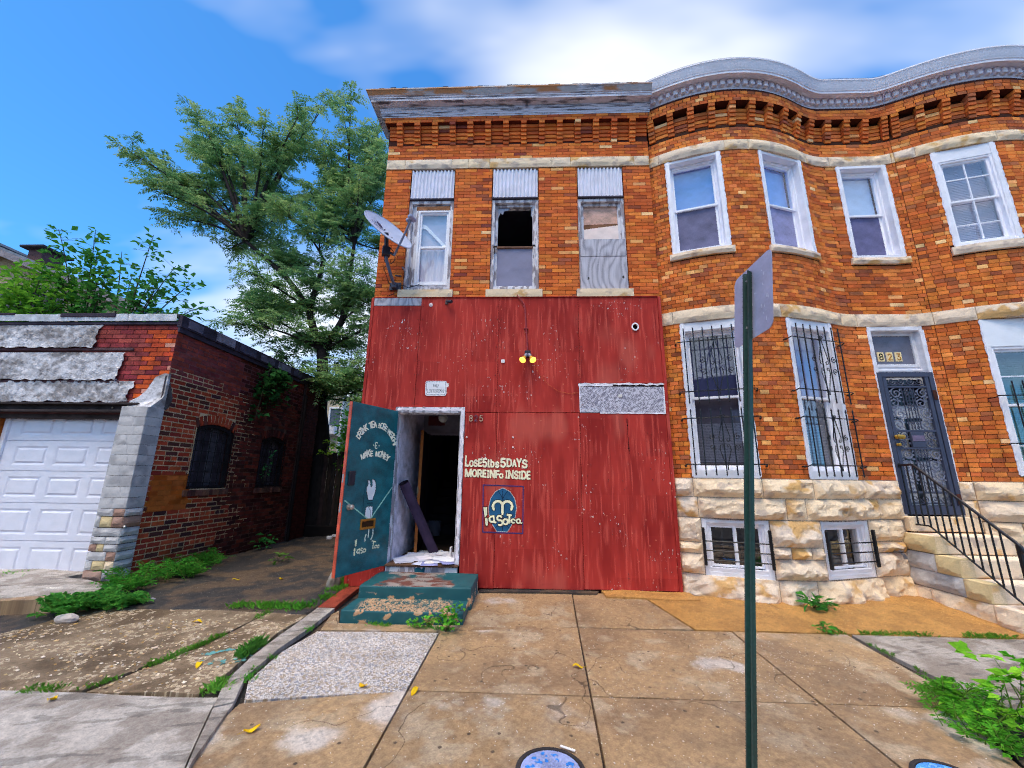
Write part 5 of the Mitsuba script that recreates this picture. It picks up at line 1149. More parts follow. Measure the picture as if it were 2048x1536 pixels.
def shag(x0, x1, z0, z1, flare, seed, slant=0.12, col=(2, 0)):
    """cast stone facing that hangs like shingles: diagonal scales, flaring out at a ragged foot"""
    nx, nzz = int((x1-x0)/0.022), 22
    U, Wv = np.meshgrid(np.linspace(0, 1, nx), np.linspace(0, 1, nzz), indexing='ij')
    rg_ = np.random.default_rng(seed)
    X = x0+(x1-x0)*U+slant*(Wv-0.5)*(U > 0.9)*0
    Z = z0+(z1-z0)*Wv
    foot = 0.035*(meshkit.noise(np.stack([X[:, 0]*11+seed, 0*X[:, 0], 0*X[:, 0]], -1))-0.4)
    Z = Z-foot[:, None]*(1-Wv)
    right = x1-slant*(1-Wv)-0.06*meshkit.noise(np.stack([0*Z+seed, Z*14, 0*Z], -1)); X = np.minimum(X, right)
    d = X*0.75+Z*0.9+0.10*meshkit.fbm(np.stack([X*4, Z*4, 0*X+seed], -1), 3)
    saw = (d*9.0) % 1.0; saw2 = ((X*1.0-Z*0.25)*6+1.5*meshkit.fbm(np.stack([X*3, Z*3, 0*X+seed+5], -1), 2)) % 1.0
    Y = -(0.012+flare*(1-Wv)**1.2+0.022*saw*(0.3+0.7*saw2)+0.022*(meshkit.fbm(np.stack([X*16, Z*16, 0*X+seed], -1), 3)-0.5))
    V = np.stack([X, GY+Y, Z], -1).reshape(-1, 3)
    F = [q_ for i in range(nx-1) for j in range(nzz-1) for q_ in ([i*nzz+j, (i+1)*nzz+j, (i+1)*nzz+j+1], [i*nzz+j, (i+1)*nzz+j+1, i*nzz+j+1])]
    low = np.stack([X[:, 0], np.full(nx, GY-0.002), Z[:, 0]+0.02], -1); N = len(V)
    F += [q_ for i in range(nx-1) for q_ in ([i*nzz, N+i, N+i+1], [i*nzz, N+i+1, (i+1)*nzz])]
    return np.vstack([V, low]), np.array(F)


for i, (x1, z0, z1, fl_) in enumerate([(-6.72, 3.41, 3.785, 0.035), (-6.22, 2.89, 3.33, 0.03), (-5.97, 2.55, 2.87, 0.03)]):
    add(GA+'__stone_facing', shag(-9.2, x1, z0, z1, fl_, 51+i, slant=(0.05, 0.05, 0.06)[i]), 'tinwork', uv=[2, 0], label='crumbling grey and white cast stone facing, tier %s above the garage door' % ('three', 'two', 'one')[i])
    add(GA+'__ledge', box(-9.2, (-6.15, -6.25, -6.0)[i], GY-0.02, GY+0.03, z0-0.05, z0-0.002, 0.008), 'matte', '#5a4244', 0.5)
add(GA+'__steel_beam', join([box(-9.2, -5.80, GY-0.10, GY+0.1, 2.495, 2.525, 0.004), box(-9.2, -5.80, GY-0.02, GY+0.02, 2.415, 2.495), box(-9.2, -5.80, GY-0.10, GY+0.1, 2.385, 2.415, 0.004), box(-9.2, -5.86, GY+0.02, GY+0.16, 2.30, 2.385, 0.01)]), 'matte', '#3d3636', 0.6, label='rusty steel lintel over the garage door')
for x in (-8.6, -6.25): add(GA+'__bolt', move(trimesh.creation.icosphere(subdivisions=2, radius=0.014), (x, GY-0.02, 2.455)), 'metal', '#c8b8a0', 0.1)
# white sectional door
gd = GA+'__door'
zs = [2.42, 1.968, 1.516, 1.056, 0.53, 0.0]
add(gd, box(-8.05, -5.62, GY+0.165, GY+0.18, 0.0, 2.42), 'satin', '#dadbe6', 0.05)
for a, b in zip(zs[:-1], zs[1:]):
    ms = [box(-7.985, -5.62, GY+0.135, GY+0.165, b+0.003, a-0.003, 0.006)]
    for j in range(4):
        xa = -7.80+j*0.645; xb = min(xa+0.52, -5.66); za, zb = b+0.085, a-0.085
        o = np.array([[xa, za], [xb, za], [xb, zb], [xa, zb]]); i1 = o+np.array([[.03, .03], [-.03, .03], [-.03, -.03], [.03, -.03]]); i2 = o+np.array([[.055, .055], [-.055, .055], [-.055, -.055], [.055, -.055]])
        y0, y1, y2 = GY+0.1345, GY+0.1475, GY+0.131
        V = np.array([[x_, y_, z_] for r_, y_ in ((o, y0), (i1, y1), (i2, y2)) for x_, z_ in r_])
        F = [q_ for r_ in (0, 4) for k in range(4) for q_ in ([r_+k, r_+(k+1) % 4, r_+4+(k+1) % 4], [r_+k, r_+4+(k+1) % 4, r_+4+k])]+[[8, 9, 10], [8, 10, 11]]
        # the door skin is opened behind every panel so that the recess shows
        ms.append((V, np.array(F)))
    skin = sg.box(-7.985, b+0.004, -5.62, a-0.004).difference(shapely.unary_union([sg.box(-7.80+j*0.645, b+0.085, min(-7.28+j*0.645, -5.66), a-0.085) for j in range(4)]))
    add(gd+'__section', join([poly(skin, GY+0.1345, GY+0.16)]+ms[1:]), 'satin', '#dfe0ea', 0.06)
add(gd+'__jamb', box(-8.06, -7.99, GY+0.10, GY+0.17, 0.0, 2.42, 0.006), 'satin', '#e2e2ea', 0.12)
add(GA+'__timber_post', box(-9.2, -8.065, GY+0.03, GY+0.2, 0.0, 2.385, 0.008), 'matte', '#a8561c', 0.55, label='orange brown timber panel beside the garage door')
# corner pier faced with cast stone blocks
PX0, PX1, PYF = -5.86, -5.47, GY-0.25
add(GA+'__pier_core', box(PX0+0.02, PX1-0.02, PYF+0.02, GY-0.005, -0.1, 2.36), 'matte', '#5c5350', 0.3)
WPF = Line((PX0, PYF, 0), (1, 0, 0), (0, -1, 0)); WPS = Line((PX1, PYF, 0), (0, 1, 0), (1, 0, 0))
bl = [(2.30, 2.44), (2.17, 2.295), (2.04, 2.165), (1.90, 2.035), (1.755, 1.895), (1.61, 1.75), (1.465, 1.605), (1.32, 1.46), (1.175, 1.315), (1.03, 1.17)]
for i, (a, b) in enumerate(bl):
    sp_ = 0.18+0.04*(i % 3)
    for s0, s1 in ((0.0, sp_), (sp_+0.003, 0.39)): add(GA+'__pier_block', rock(WPF, s0, s1, a, b, 0.010, 800+i*3+int(s0 > 0), margin=0.0, res=0.02, base=0.006, back=0.04, amp=0.6), 'sandstone', uv=[1.1+0.08*i, 0])
    add(GA+'__pier_block', rock(WPS, 0.0, 0.26, a, b, 0.006, 900+i, margin=0.0, res=0.025, base=0.004, back=0.04, amp=0.5), 'sandstone', uv=[1.15+0.07*i, 0])
st = [(0.925, 1.025, [(0, 0.23, 1.3), (0.235, 0.39, 2.3)]), (0.78, 0.92, [(0, 0.07, 1.5), (0.075, 0.235, 3.3), (0.24, 0.39, 2.5)]), (0.665, 0.775, [(0, 0.39, 1.4)]), (0.57, 0.66, [(0, 0.2, 1.2), (0.205, 0.39, 1.0)]), (0.475, 0.565, [(0, 0.10, 2.4), (0.105, 0.20, 3.1), (0.205, 0.39, 1.1)]), (0.36, 0.47, [(0, 0.26, 1.6), (0.265, 0.39, 2.8)]), (0.245, 0.355, [(0, 0.09, 1.2), (0.095, 0.265, 3.6), (0.27, 0.39, 0.2)]), (0.11, 0.24, [(0, 0.26, 2.6), (0.265, 0.39, 1.8)])]
for i, (a, b, xs_) in enumerate(st):
    for j, (s0, s1, t) in enumerate(xs_): add(GA+'__pier_stone', rock(WPF, s0+0.002, s1-0.002, a+0.003, b-0.003, 0.035, 950+i*5+j, margin=0.0, res=0.022, base=0.006, back=0.05), 'sandstone', uv=[t, 0])
    add(GA+'__pier_stone', rock(WPS, 0.0, 0.26, a+0.003, b-0.003, 0.03, 990+i, margin=0.0, res=0.025, base=0.005, back=0.05), 'sandstone', uv=[1.1+0.1*i if i != 1 else 2.5, 0])
add(GA+'__pier_footing', join([q_[0] for q_ in lay(WPF, 0.0, 0.37, -0.05, 0.11, 0.075, 0.2, 0.014, [], tone_gf, gr)+lay(Line((PX1-0.02, PYF, 0), (0, 1, 0), (1, 0, 0)), 0.0, 0.25, -0.05, 0.11, 0.075, 0.2, 0.014, [], tone_gf, gr)]), 'matte', '#8e4230', 0.4)
# broken cement cap running up the corner
cap = sg.Polygon([(-6.02, 2.44), (-5.46, 2.44), (-5.46, 2.98), (-5.53, 2.99), (-5.66, 2.93), (-5.76, 2.72), (-5.86, 2.62), (-5.98, 2.56)])
cm = trimesh.creation.extrude_polygon(shapely.segmentize(cap, 0.06), 0.06, engine='earcut'); cvv = np.asarray(cm.vertices)
add(GA+'__cement_cap', (np.stack([cvv[:, 0], GY-0.005-cvv[:, 2]*0.7-0.20*np.clip((2.62-cvv[:, 1])/0.2, 0, 1)*(cvv[:, 2] > 0.01)*(cvv[:, 0] > -5.87), cvv[:, 1]], 1), np.asarray(cm.faces)), 'tinwork', uv=[2, 0], label='broken pale cement cap stepping up the garage corner')
side = sg.Polygon([(GY-0.06, 2.44), (GY+0.06, 2.44), (GY+0.10, 2.50), (GY+0.13, 2.62), (GY+0.06, 2.80), (GY-0.02, 2.97), (GY-0.06, 2.95)])
cm = trimesh.creation.extrude_polygon(side, 0.03, engine='earcut'); cvv = np.asarray(cm.vertices)
add(GA+'__cement_cap', (np.stack([GX+0.003+cvv[:, 2]*0.5, cvv[:, 0], cvv[:, 1]], 1), np.asarray(cm.faces)), 'matte', '#5b5150', 0.6, label='sooty cement smear round the garage corner')
add(GA+'__pier_bolt', move(trimesh.creation.icosphere(subdivisions=2, radius=0.018), (PX1+0.02, PYF+0.02, 0.79)), 'metal', '#d8d4d0', 0.1)
# barred side windows
for i, (a, b, c, d) in enumerate(gw):
    k = GA+'__window' if i == 0 else GA+'__window_001'
    half = (b-a)/2; R_ = (half**2+0.10**2)/(2*0.10); al = math.degrees(math.asin(half/R_))
    ol = sg.Polygon([(a+GY+0.0, c), (b+GY-0.0, c), (b+GY, d)]+[((a+b)/2+GY+R_*math.sin(math.radians(t)), d+0.10-R_+R_*math.cos(math.radians(t))) for t in np.linspace(al, -al, 12)])
    side_ = lambda m, x0: (np.stack([x0-(m[0][:, 1]), m[0][:, 0], m[0][:, 2]], 1), m[1])
    add(k, side_(poly(ol.difference(ol.buffer(-0.06)), 0, 0.05), GX-0.03), 'matte', '#2c292e', 0.4, label='dark boarded arched window behind a rusty wire grille')
    for j in range(4):
        s0 = a+GY+0.04+j*(b-a-0.08)/4; add(k+'__board', side_(poly(ol.intersection(sg.box(s0+0.003, 0, s0+(b-a-0.08)/4-0.003, 3)), 0.0, 0.02), GX-0.10-0.004*j), 'matte', ['#4a4750', '#3c3a42', '#53505a', '#403d46'][j], 0.6)
    add(k+'__grille', join([tube([(GX+0.02, GY+a+t*(b-a), c+0.02), (GX+0.02, GY+a+t*(b-a), d+0.06)], 0.006, 5) for t in (0.04, 0.2, 0.36, 0.52, 0.68, 0.84, 0.96)]+[tube([(GX+0.02, GY+a, z), (GX+0.02, GY+b, z)], 0.006, 5) for z in np.arange(c+0.12, d+0.05, 0.17)]), 'matte', '#221f22', 0.3)
# ---------------------------------------------------------------- trees, saplings, weeds
gg = np.random.default_rng(77)


def bez(a, b, lift, n=9, r=None):
    a, b = np.array(a, float), np.array(b, float); t = np.linspace(0, 1, n)[:, None]
    m = (a+b)/2+np.array([0, 0, lift])+(0 if r is None else gg.normal(0, r, 3))
    return (1-t)**2*a+2*t*(1-t)*m+t*t*b


def pinnate(base, d, L, pairs=7, lw=0.042, ll=0.115):
    """feather leaves: base points, directions and lengths -> leaflet arrays"""
    base, d = np.asarray(base), np.asarray(d); n = len(base)
    d = d/np.linalg.norm(d, axis=1, keepdims=True)
    s = np.cross(d, [0, 0, 1.0]); s /= np.linalg.norm(s, axis=1, keepdims=True)+1e-9; u = np.cross(s, d)
    C, D, U = [], [], []
    for k in range(pairs):
        t = 0.18+0.82*k/(pairs-1); sagz = np.array([0, 0, -1.0])*0.35*t*t*L[:, None]
        for e in (-1, 1):
            C.append(base+d*t*L[:, None]+sagz); D.append(d*0.45+s*e+gg.normal(0, 0.16, (n, 3))+np.array([0, 0, -0.35])); U.append(u+gg.normal(0, 0.25, (n, 3)))
    C.append(base+d*L[:, None]+np.array([0, 0, -.35])*L[:, None]); D.append(d+np.array([0, 0, -.7])); U.append(u)
    C, D, U = np.vstack(C), np.vstack(D), np.vstack(U)
    sc = gg.uniform(0.75, 1.15, len(C)); return leaves(C, D, U, ll*sc, lw*sc)


TIPS = [(-12.6, 10.3, 11.4), (-12.7, 11.1, 11.3), (-10.9, 10.6, 13.1), (-10.6, 11.2, 11.8), (-10.4, 11.3, 14.0), (-8.1, 9.9, 11.8), (-10.9, 9.7, 9.5), (-11.9, 11.8, 10.8), (-8.1, 10.3, 9.3), (-7.3, 10.3, 12.8), (-7.7, 12.2, 15.3), (-6.0, 10.9, 13.8), (-5.7, 11.8, 13.8), (-8.1, 10.9, 11.6), (-7.1, 11.3, 12.3), (-5.0, 10.1, 10.4), (-5.2, 11.3, 9.8), (-7.9, 11.9, 10.8), (-6.0, 11.0, 9.4), (-10.0, 11.6, 8.7), (-12.0, 11.4, 9.8), (-7.8, 9.9, 7.0), (-8.2, 11.6, 8.7), (-6.8, 11.2, 7.9), (-5.4, 10.5, 7.7), (-7.9, 9.8, 5.4), (-8.5, 11.9, 6.6), (-6.9, 10.9, 6.3), (-6.2, 11.5, 6.5), (-5.4, 11.9, 5.5), (-5.5, 11.5, 4.7), (-6.9, 12.0, 5.4), (-7.1, 10.7, 5.0), (-10.2, 11.7, 12.2), (-10.5, 10.8, 12.3), (-12.6, 12.0, 13.4), (-11.3, 11.9, 11.3), (-5.2, 9.9, 3.8), (-4.6, 10.0, 3.8), (-7.2, 10.2, 9.0), (-9.7, 12.1, 12.1), (-5.0, 10.8, 11.8), (-8.9, 11.3, 6.8), (-6.2, 10.5, 8.7), (-7.4, 11.0, 13.0), (-5.2, 10.7, 6.5), (-11.3, 10.6, 10.9), (-9.0, 11.2, 9.4), (-4.6, 11.4, 8.6), (-4.9, 11.2, 7.2), (-4.4, 11.0, 5.8), (-6.6, 11.0, 9.6), (-6.0, 11.2, 10.8), (-5.3, 11.2, 12.6), (-6.6, 11.4, 11.6), (-4.7, 11.0, 11.0), (-7.6, 11.2, 8.0), (-6.3, 10.8, 5.4), (-8.0, 10.6, 6.1), (-4.4, 10.6, 4.6), (-4.2, 11.0, 3.9), (-3.9, 10.6, 3.4), (-5.0, 10.9, 4.1), (-4.6, 10.8, 6.6), (-6.4, 11.0, 7.2), (-7.0, 11.2, 10.2)]
TR = thing('tree', 'tall leafy tree with feathery leaves leaning out from behind the garage', 'tree')
forks = [np.array(p) for p in [(-5.70, 10.75, 3.6), (-5.95, 10.9, 5.0), (-6.5, 10.9, 6.3), (-5.5, 11.0, 6.0), (-7.6, 10.9, 7.6), (-6.3, 11.0, 8.0), (-8.8, 10.9, 8.6), (-5.4, 11.0, 8.6)]]
links = [(None, 0, 0.24, 0.19), (0, 1, 0.17, 0.14), (1, 2, 0.12, 0.10), (1, 3, 0.11, 0.09), (2, 4, 0.09, 0.07), (2, 5, 0.09, 0.06), (4, 6, 0.07, 0.05), (3, 7, 0.08, 0.05)]
wd_, lb, ldir, lL = [], [], [], []
wd_.append(tube(bez((-5.55, 10.62, -0.1), forks[0], 0.0, 10)+np.array([[0.07*math.sin(i*1.3), 0, 0] for i in range(10)]), np.linspace(0.36, 0.20, 10), 12))
for a, b, r0, r1 in links[1:]: wd_.append(tube(bez(forks[a], forks[b], 0.1, 7, 0.08), np.linspace(r0, r1, 7), 9))
limbs = []
for tip in TIPS:
    tip = np.array(tip); best = min(forks, key=lambda f: np.linalg.norm(tip-f)+3.0*max(0, f[2]-tip[2]+0.3))
    L = np.linalg.norm(tip-best); p = bez(best, tip, 0.14*L*(1 if tip[0] < -6.5 else 0.2), 10, 0.12)
    limbs.append(tube(p, np.linspace(0.022+0.009*L, 0.008, 10), 6))
    for j in range(15):
        t = gg.uniform(0.42, 1.0) if L > 2.2 else gg.uniform(0.2, 1); i = min(int(t*9), 8); o = p[i]+(p[i+1]-p[i])*(t*9-i)
        dv = gg.normal(0, 1, 3); dv[2] = abs(dv[2])*0.5+0.05; dv = dv/np.linalg.norm(dv)+0.6*(p[i+1]-p[i])/np.linalg.norm(p[i+1]-p[i]); e = o+dv*gg.uniform(0.3, 0.75)
        q_ = bez(o, e, 0.05, 4); limbs.append(tube(q_, np.linspace(0.010, 0.004, 4), 4, cap=False))
        for m in range(8):
            tt = gg.uniform(0.35, 1); i2 = min(int(tt*3), 2); b0 = q_[i2]+(q_[i2+1]-q_[i2])*(tt*3-i2)
            v = gg.normal(0, 1, 3); v[2] = v[2]*0.45+0.05; lb.append(b0); ldir.append(v+0.3*dv); lL.append(gg.uniform(0.24, 0.46))
add(TR+'__trunk', join(wd_), 'matte', '#2b2526', 0.5, smooth=True)
add(TR+'__limbs', join(limbs), 'matte', '#332c2c', 0.4, smooth=True)
lb, ldir, lL = np.array(lb), np.array(ldir), np.array(lL)
h_ = len(lb)//3; pm = gg.permutation(len(lb))
for j, col in enumerate(('#86ac76', '#6c9a66', '#a6c282')):
    s_ = pm[j*h_:(j+1)*h_]; add(TR+'__crown', pinnate(lb[s_], ldir[s_], lL[s_]), 'leafthin', uv=[pk(col), 0.35])




def sapling(name, label, base, tips, nl, L, W, col, seed, r0=0.022, spread=0.35, cat='sapling', group=None, mat='leafthin'):
    """a thin stemmed young plant: stems to the given tips, broad leaves along them"""
    k = thing(name, label, cat, group); C, D, U, S = [], [], [], []
    g2 = np.random.default_rng(seed)
    for tip in tips:
        tip = np.array(tip, float); p = bez(base, tip, 0.12*np.linalg.norm(tip-np.array(base)), 9)
        S.append(tube(p, np.linspace(r0, r0*0.25, 9), 6))
        for i in range(nl):
            t = g2.uniform(0.22, 1.0)**0.8; j = min(int(t*8), 7); o = p[j]+(p[j+1]-p[j])*(t*8-j)
            a = g2.uniform(0, 6.28); v = np.array([math.cos(a), math.sin(a), g2.uniform(-0.3, 0.7)]); o2 = o+v*g2.uniform(0.02, spread)*(1.1-t*0.4)
            if g2.random() < 0.3: S.append(tube([o, o2], 0.003, 4, cap=False))
            C.append(o2); D.append(v+g2.normal(0, 0.4, 3)+np.array([0, 0, -0.25])); U.append(np.array([0, 0, 1])+g2.normal(0, 0.45, 3))
    s_ = g2.uniform(0.6, 1.2, len(C))
    add(k+'__stem', join(S), 'matte', '#4a4434', 0.3, smooth=True)
    V, F = leaves(C, D, U, L*s_, W*s_)
    add(k+'__foliage', (V, F), mat, uv=[pk(col), 0.5])
    return k


GS = 'saplings growing over the garage roof'
sapling('sapling', 'bushy bright green sapling at the far left over the garage roof', (-11.2, 8.0, 3.9), [(-12.2, 8.0, 5.5), (-11.6, 8.1, 6.2), (-11.0, 7.9, 6.2), (-12.0, 8.2, 6.0), (-10.5, 8.0, 5.9), (-11.3, 7.8, 5.5), (-10.3, 8, 5.4), (-12.6, 8, 5.2)], 120, 0.17, 0.13, '#6fa83e', 1, group=GS)
sapling('sapling', 'slender sapling with two tall shoots, second from left over the garage roof', (-10.0, 8.2, 3.9), [(-11.2, 8.1, 7.15), (-10.4, 8.2, 7.2), (-10.0, 8.2, 6.2), (-10.7, 8.0, 5.9), (-9.7, 8.1, 5.8), (-10.2, 8.2, 6.6)], 110, 0.16, 0.12, '#4f8a40', 2, group=GS)
sapling('sapling', 'thin sparse sapling, third from left over the garage roof', (-9.35, 8.3, 3.9), [(-9.6, 8.2, 6.6), (-9.2, 8.2, 6.0), (-9.0, 8.3, 5.5)], 48, 0.15, 0.11, '#5b8f4a', 3, group=GS)
sapling('sapling', 'open spreading sapling nearest to the garage corner on its roof', (-8.9, 8.0, 3.9), [(-8.7, 8.0, 6.9), (-8.0, 8.0, 6.1), (-7.5, 8.0, 5.7), (-8.3, 8.0, 5.6), (-7.2, 8.0, 5.1), (-8.6, 8.1, 5.9), (-7.7, 8.0, 4.9), (-8.9, 8, 5.4)], 75, 0.15, 0.11, '#4f8a4a', 4, group=GS)
sapling('vine', 'dark creeping vine hanging from the garage roof down its alley wall', (-5.42, 8.0, 3.72), [(-5.38, 8.0, 2.75), (-5.36, 7.75, 3.05), (-5.36, 8.35, 2.95), (-5.38, 8.2, 3.4), (-5.4, 8.6, 3.3), (-5.38, 7.7, 2.55)], 60, 0.14, 0.11, '#2f6238', 5, spread=0.22, cat='vine')
sapling('vine', 'thin ivy strand in the second garage window', (-5.44, 8.35, 1.30), [(-5.42, 8.5, 2.0), (-5.43, 8.4, 1.7)], 16, 0.07, 0.06, '#4f9a58', 6, spread=0.06, r0=0.005, cat='vine')
sapling('sapling', 'small green shrub leaf spray beside the tree trunk above the fence', (-5.1, 10.15, 2.0), [(-5.05, 10.1, 2.35), (-5.15, 10.1, 2.1)], 14, 0.13, 0.08, '#7aa83a', 7, spread=0.12, r0=0.006, cat='sapling')
sapling('bush', 'bright green bush spilling over the alley fence', (-4.6, 10.9, 0.3), [(-4.9, 10.8, 2.7), (-4.4, 10.6, 2.9), (-4.1, 10.7, 2.6), (-4.7, 10.3, 2.3), (-4.3, 10.25, 2.2), (-3.7, 10.8, 2.8), (-4.9, 11, 3.0), (-3.4, 10.9, 2.7)], 110, 0.15, 0.09, '#5c9a34', 8, cat='bush', spread=0.4)
sapling('bush', 'tall green shrubbery behind the alley in front of the far houses', (-7.5, 18, 0), [(-8.2, 18, 4.4), (-7.4, 17.5, 5.2), (-6.8, 18, 5.0), (-6.2, 18, 4.5), (-7.8, 17.6, 3.2), (-6.9, 17.5, 3.6), (-5.6, 18, 4.6), (-8.0, 17.5, 2.6), (-6.4, 17.4, 2.8)], 240, 0.24, 0.15, '#4f8a3a', 9, cat='bush', spread=0.9, r0=0.05)


def fern(name, label, spots, seed, h=0.28, col='#3f8a34', cat='weed', n=26, ll=0.06, lw=0.026):
    k = thing(name, label, cat); g2 = np.random.default_rng(seed); B, D, L = [], [], []
    for x, y, s in spots:
        for i in range(n):
            a = g2.uniform(0, 6.28); B.append([x+g2.normal(0, 0.10*s), y+g2.normal(0, 0.08*s), float(zg(x, y))+g2.uniform(0.0, 0.06)]); D.append([math.cos(a)*0.8, math.sin(a)*0.8, g2.uniform(0.5, 1.6)]); L.append(h*s*g2.uniform(0.6, 1.2))
    B, D, L = np.array(B), np.array(D), np.array(L)
    add(k+'__stem', join([tube(np.array([b, b+d/np.linalg.norm(d)*l*0.5, b+d/np.linalg.norm(d)*l+[0, 0, -0.3*l]]), [0.004, 0.003, 0.001], 4, cap=False) for b, d, l in zip(B, D, L)]), 'matte', '#55702c', 0.2, smooth=True)
    add(k+'__foliage', pinnate(B, D, L, 7, lw, ll), 'leafthin', uv=[pk(col), 0.5])
    return k


fern('fern', 'leafy green weeds at the foot of the garage pier', [(-4.95, 4.62, 1.0), (-4.75, 4.78, 1.0), (-4.55, 4.86, 0.9), (-4.95, 4.9, 1.0), (-5.1, 4.75, 1.0)], 21, 0.21, '#4c9440', ll=0.06, lw=0.038, n=30)
fern('fern', 'feathery ferns growing along the garage side wall', [(-5.15, 5.5, 1.3), (-5.05, 5.9, 1.3), (-5.2, 6.3, 1.3), (-5.0, 5.3, 1.0), (-5.15, 6.7, 1.2), (-5.3, 7.0, 1.0), (-4.9, 6.1, 0.8)], 22, 0.29, '#4a9238', n=34, ll=0.055, lw=0.020)
sapling('weed', 'small leafy weed against the dark end of the garage wall', (-5.25, 8.35, 0.0), [(-5.2, 8.3, 0.32), (-5.1, 8.4, 0.25), (-5.3, 8.2, 0.25)], 10, 0.13, 0.07, '#4fa050', 23, spread=0.1, r0=0.005, cat='weed')
sapling('weed', 'pale green weed in the middle of the alley', (-4.2, 7.2, 0.0), [(-4.25, 7.15, 0.18), (-4.1, 7.25, 0.2)], 9, 0.12, 0.05, '#6a9a44', 24, spread=0.08, r0=0.004, cat='weed')
sapling('weed', 'round-leaved green weed at the right front corner of the teal steps', (-0.80, 4.42, 0.0), [(-0.78, 4.40, 0.22), (-0.72, 4.46, 0.24), (-0.66, 4.52, 0.20), (-0.85, 4.36, 0.10), (-0.70, 4.38, 0.12), (-0.9, 4.4, 0.14)], 16, 0.055, 0.05, '#68b83c', 25, spread=0.07, r0=0.003, cat='weed')
sapling('weed', 'low row of round leaves along the front of the teal steps', (-1.08, 4.52, 0.0), [(-1.15, 4.50, 0.07), (-1.0, 4.51, 0.07), (-0.95, 4.50, 0.06), (-1.2, 4.52, 0.05)], 9, 0.05, 0.045, '#6cbc40', 26, spread=0.05, r0=0.002, cat='weed')
sapling('weed', 'big-leaved green weed at the foot of the stone base wall', (3.36, 5.30, 0.06), [(3.30, 5.28, 0.22), (3.42, 5.25, 0.15), (3.50, 5.22, 0.11), (3.30, 5.22, 0.12), (3.38, 5.15, 0.16), (3.5, 5.14, 0.10)], 7, 0.12, 0.06, '#4c9440', 27, spread=0.07, r0=0.004, cat='weed')
sapling('weed', 'small weed on the pavement joint below the cellar windows', (3.02, 4.66, 0.0), [(3.0, 4.65, 0.10), (3.08, 4.66, 0.09), (2.97, 4.66, 0.08)], 7, 0.07, 0.035, '#4f9a3e', 28, spread=0.05, r0=0.002, cat='weed')


def tufts(name, label, line, n, h, col, seed, w=0.03, cat='grass'):
    """short grass growing along a joint"""
    g2 = np.random.default_rng(seed); P_ = np.array(line, float); seg = np.r_[0, np.cumsum(np.linalg.norm(np.diff(P_, axis=0), axis=1))]
    s_ = g2.uniform(0, seg[-1], n); dens = meshkit.noise(np.stack([s_*6, 0*s_+seed, 0*s_], -1)); s_ = s_[(dens > 0.42) & (np.arange(n) % 4 > 0)]
    x = np.interp(s_, seg, P_[:, 0])+g2.normal(0, w, len(s_)); y = np.interp(s_, seg, P_[:, 1])+g2.normal(0, w, len(s_)); a = g2.uniform(0, 6.28, len(s_))
    C = np.stack([x, y, zg(x, y)+0.002], 1); D = np.stack([np.cos(a)*0.7, np.sin(a)*0.7, g2.uniform(0.35, 1.3, len(s_))], 1); U = np.stack([np.cos(a+1.6), np.sin(a+1.6), 0.6+0*a], 1)
    L = 0.8*h*g2.uniform(0.5, 1.3, len(s_))
    return add(name, leaves(C, D, U, L, L*0.28), 'leafthin', uv=[pk(col), 0.6], label=label, cat=cat, kind='stuff')


tufts('grass', 'grass and moss along the diagonal crack in the pebbled driveway', [(-3.55, 3.12), (-3.12, 3.16), (-3.0, 3.5), (-2.92, 3.95), (-2.87, 4.4), (-2.86, 4.82)], 1500, 0.045, '#5b8f34', 31)
tufts('grass', 'green weeds along the front edge of the alley', [(-3.35, 4.95), (-2.9, 4.98), (-2.6, 4.95), (-2.45, 5.1), (-2.47, 5.9)], 1500, 0.08, '#5ca03a', 32, 0.05)
tufts('grass', 'grass along the joint between the kerb strip and the pavement', [(-2.15, 4.4), (-2.14, 3.85), (-2.12, 3.45), (-2.0, 3.08), (-1.9, 2.9)], 1000, 0.05, '#5ea83c', 33, 0.022)
tufts('grass', 'tuft of grass at the kerb end by the driveway apron', [(-2.30, 3.15), (-2.18, 3.2), (-2.24, 3.3)], 240, 0.08, '#7ab848', 34, 0.03)
tufts('grass', 'grass tuft beside the pebbled slab on the driveway edge', [(-2.38, 3.7), (-2.40, 4.0)], 420, 0.11, '#5a8f3c', 35, 0.025)
tufts('grass', 'thin grass below the lowest teal step', [(-1.7, 4.55), (-1.4, 4.52), (-1.0, 4.5), (-0.75, 4.45)], 420, 0.05, '#5a9a3c', 36, 0.02)
tufts('grass', 'moss and grass along the pavement joint in front of the ochre patch', [(2.95, 4.62), (3.4, 4.63), (4.2, 4.63), (5.0, 4.62), (5.4, 4.6)], 1300, 0.05, '#5a8a34', 37, 0.025)
tufts('grass', 'grass in front of the garage door', [(-7.4, 5.72), (-6.9, 5.68), (-6.4, 5.72)], 1100, 0.16, '#62a83c', 38, 0.06)
tufts('grass', 'small grass along the slanting joint by the grey pavement', [(3.18, 3.5), (3.22, 4.0), (3.24, 4.5)], 220, 0.05, '#5a8a3a', 39, 0.015)
tufts('grass', 'grass by the broken stone at the alley corner of the red house', [(-2.5, 5.75), (-2.55, 6.3), (-2.6, 6.6)], 420, 0.10, '#5a8a38', 40, 0.05)
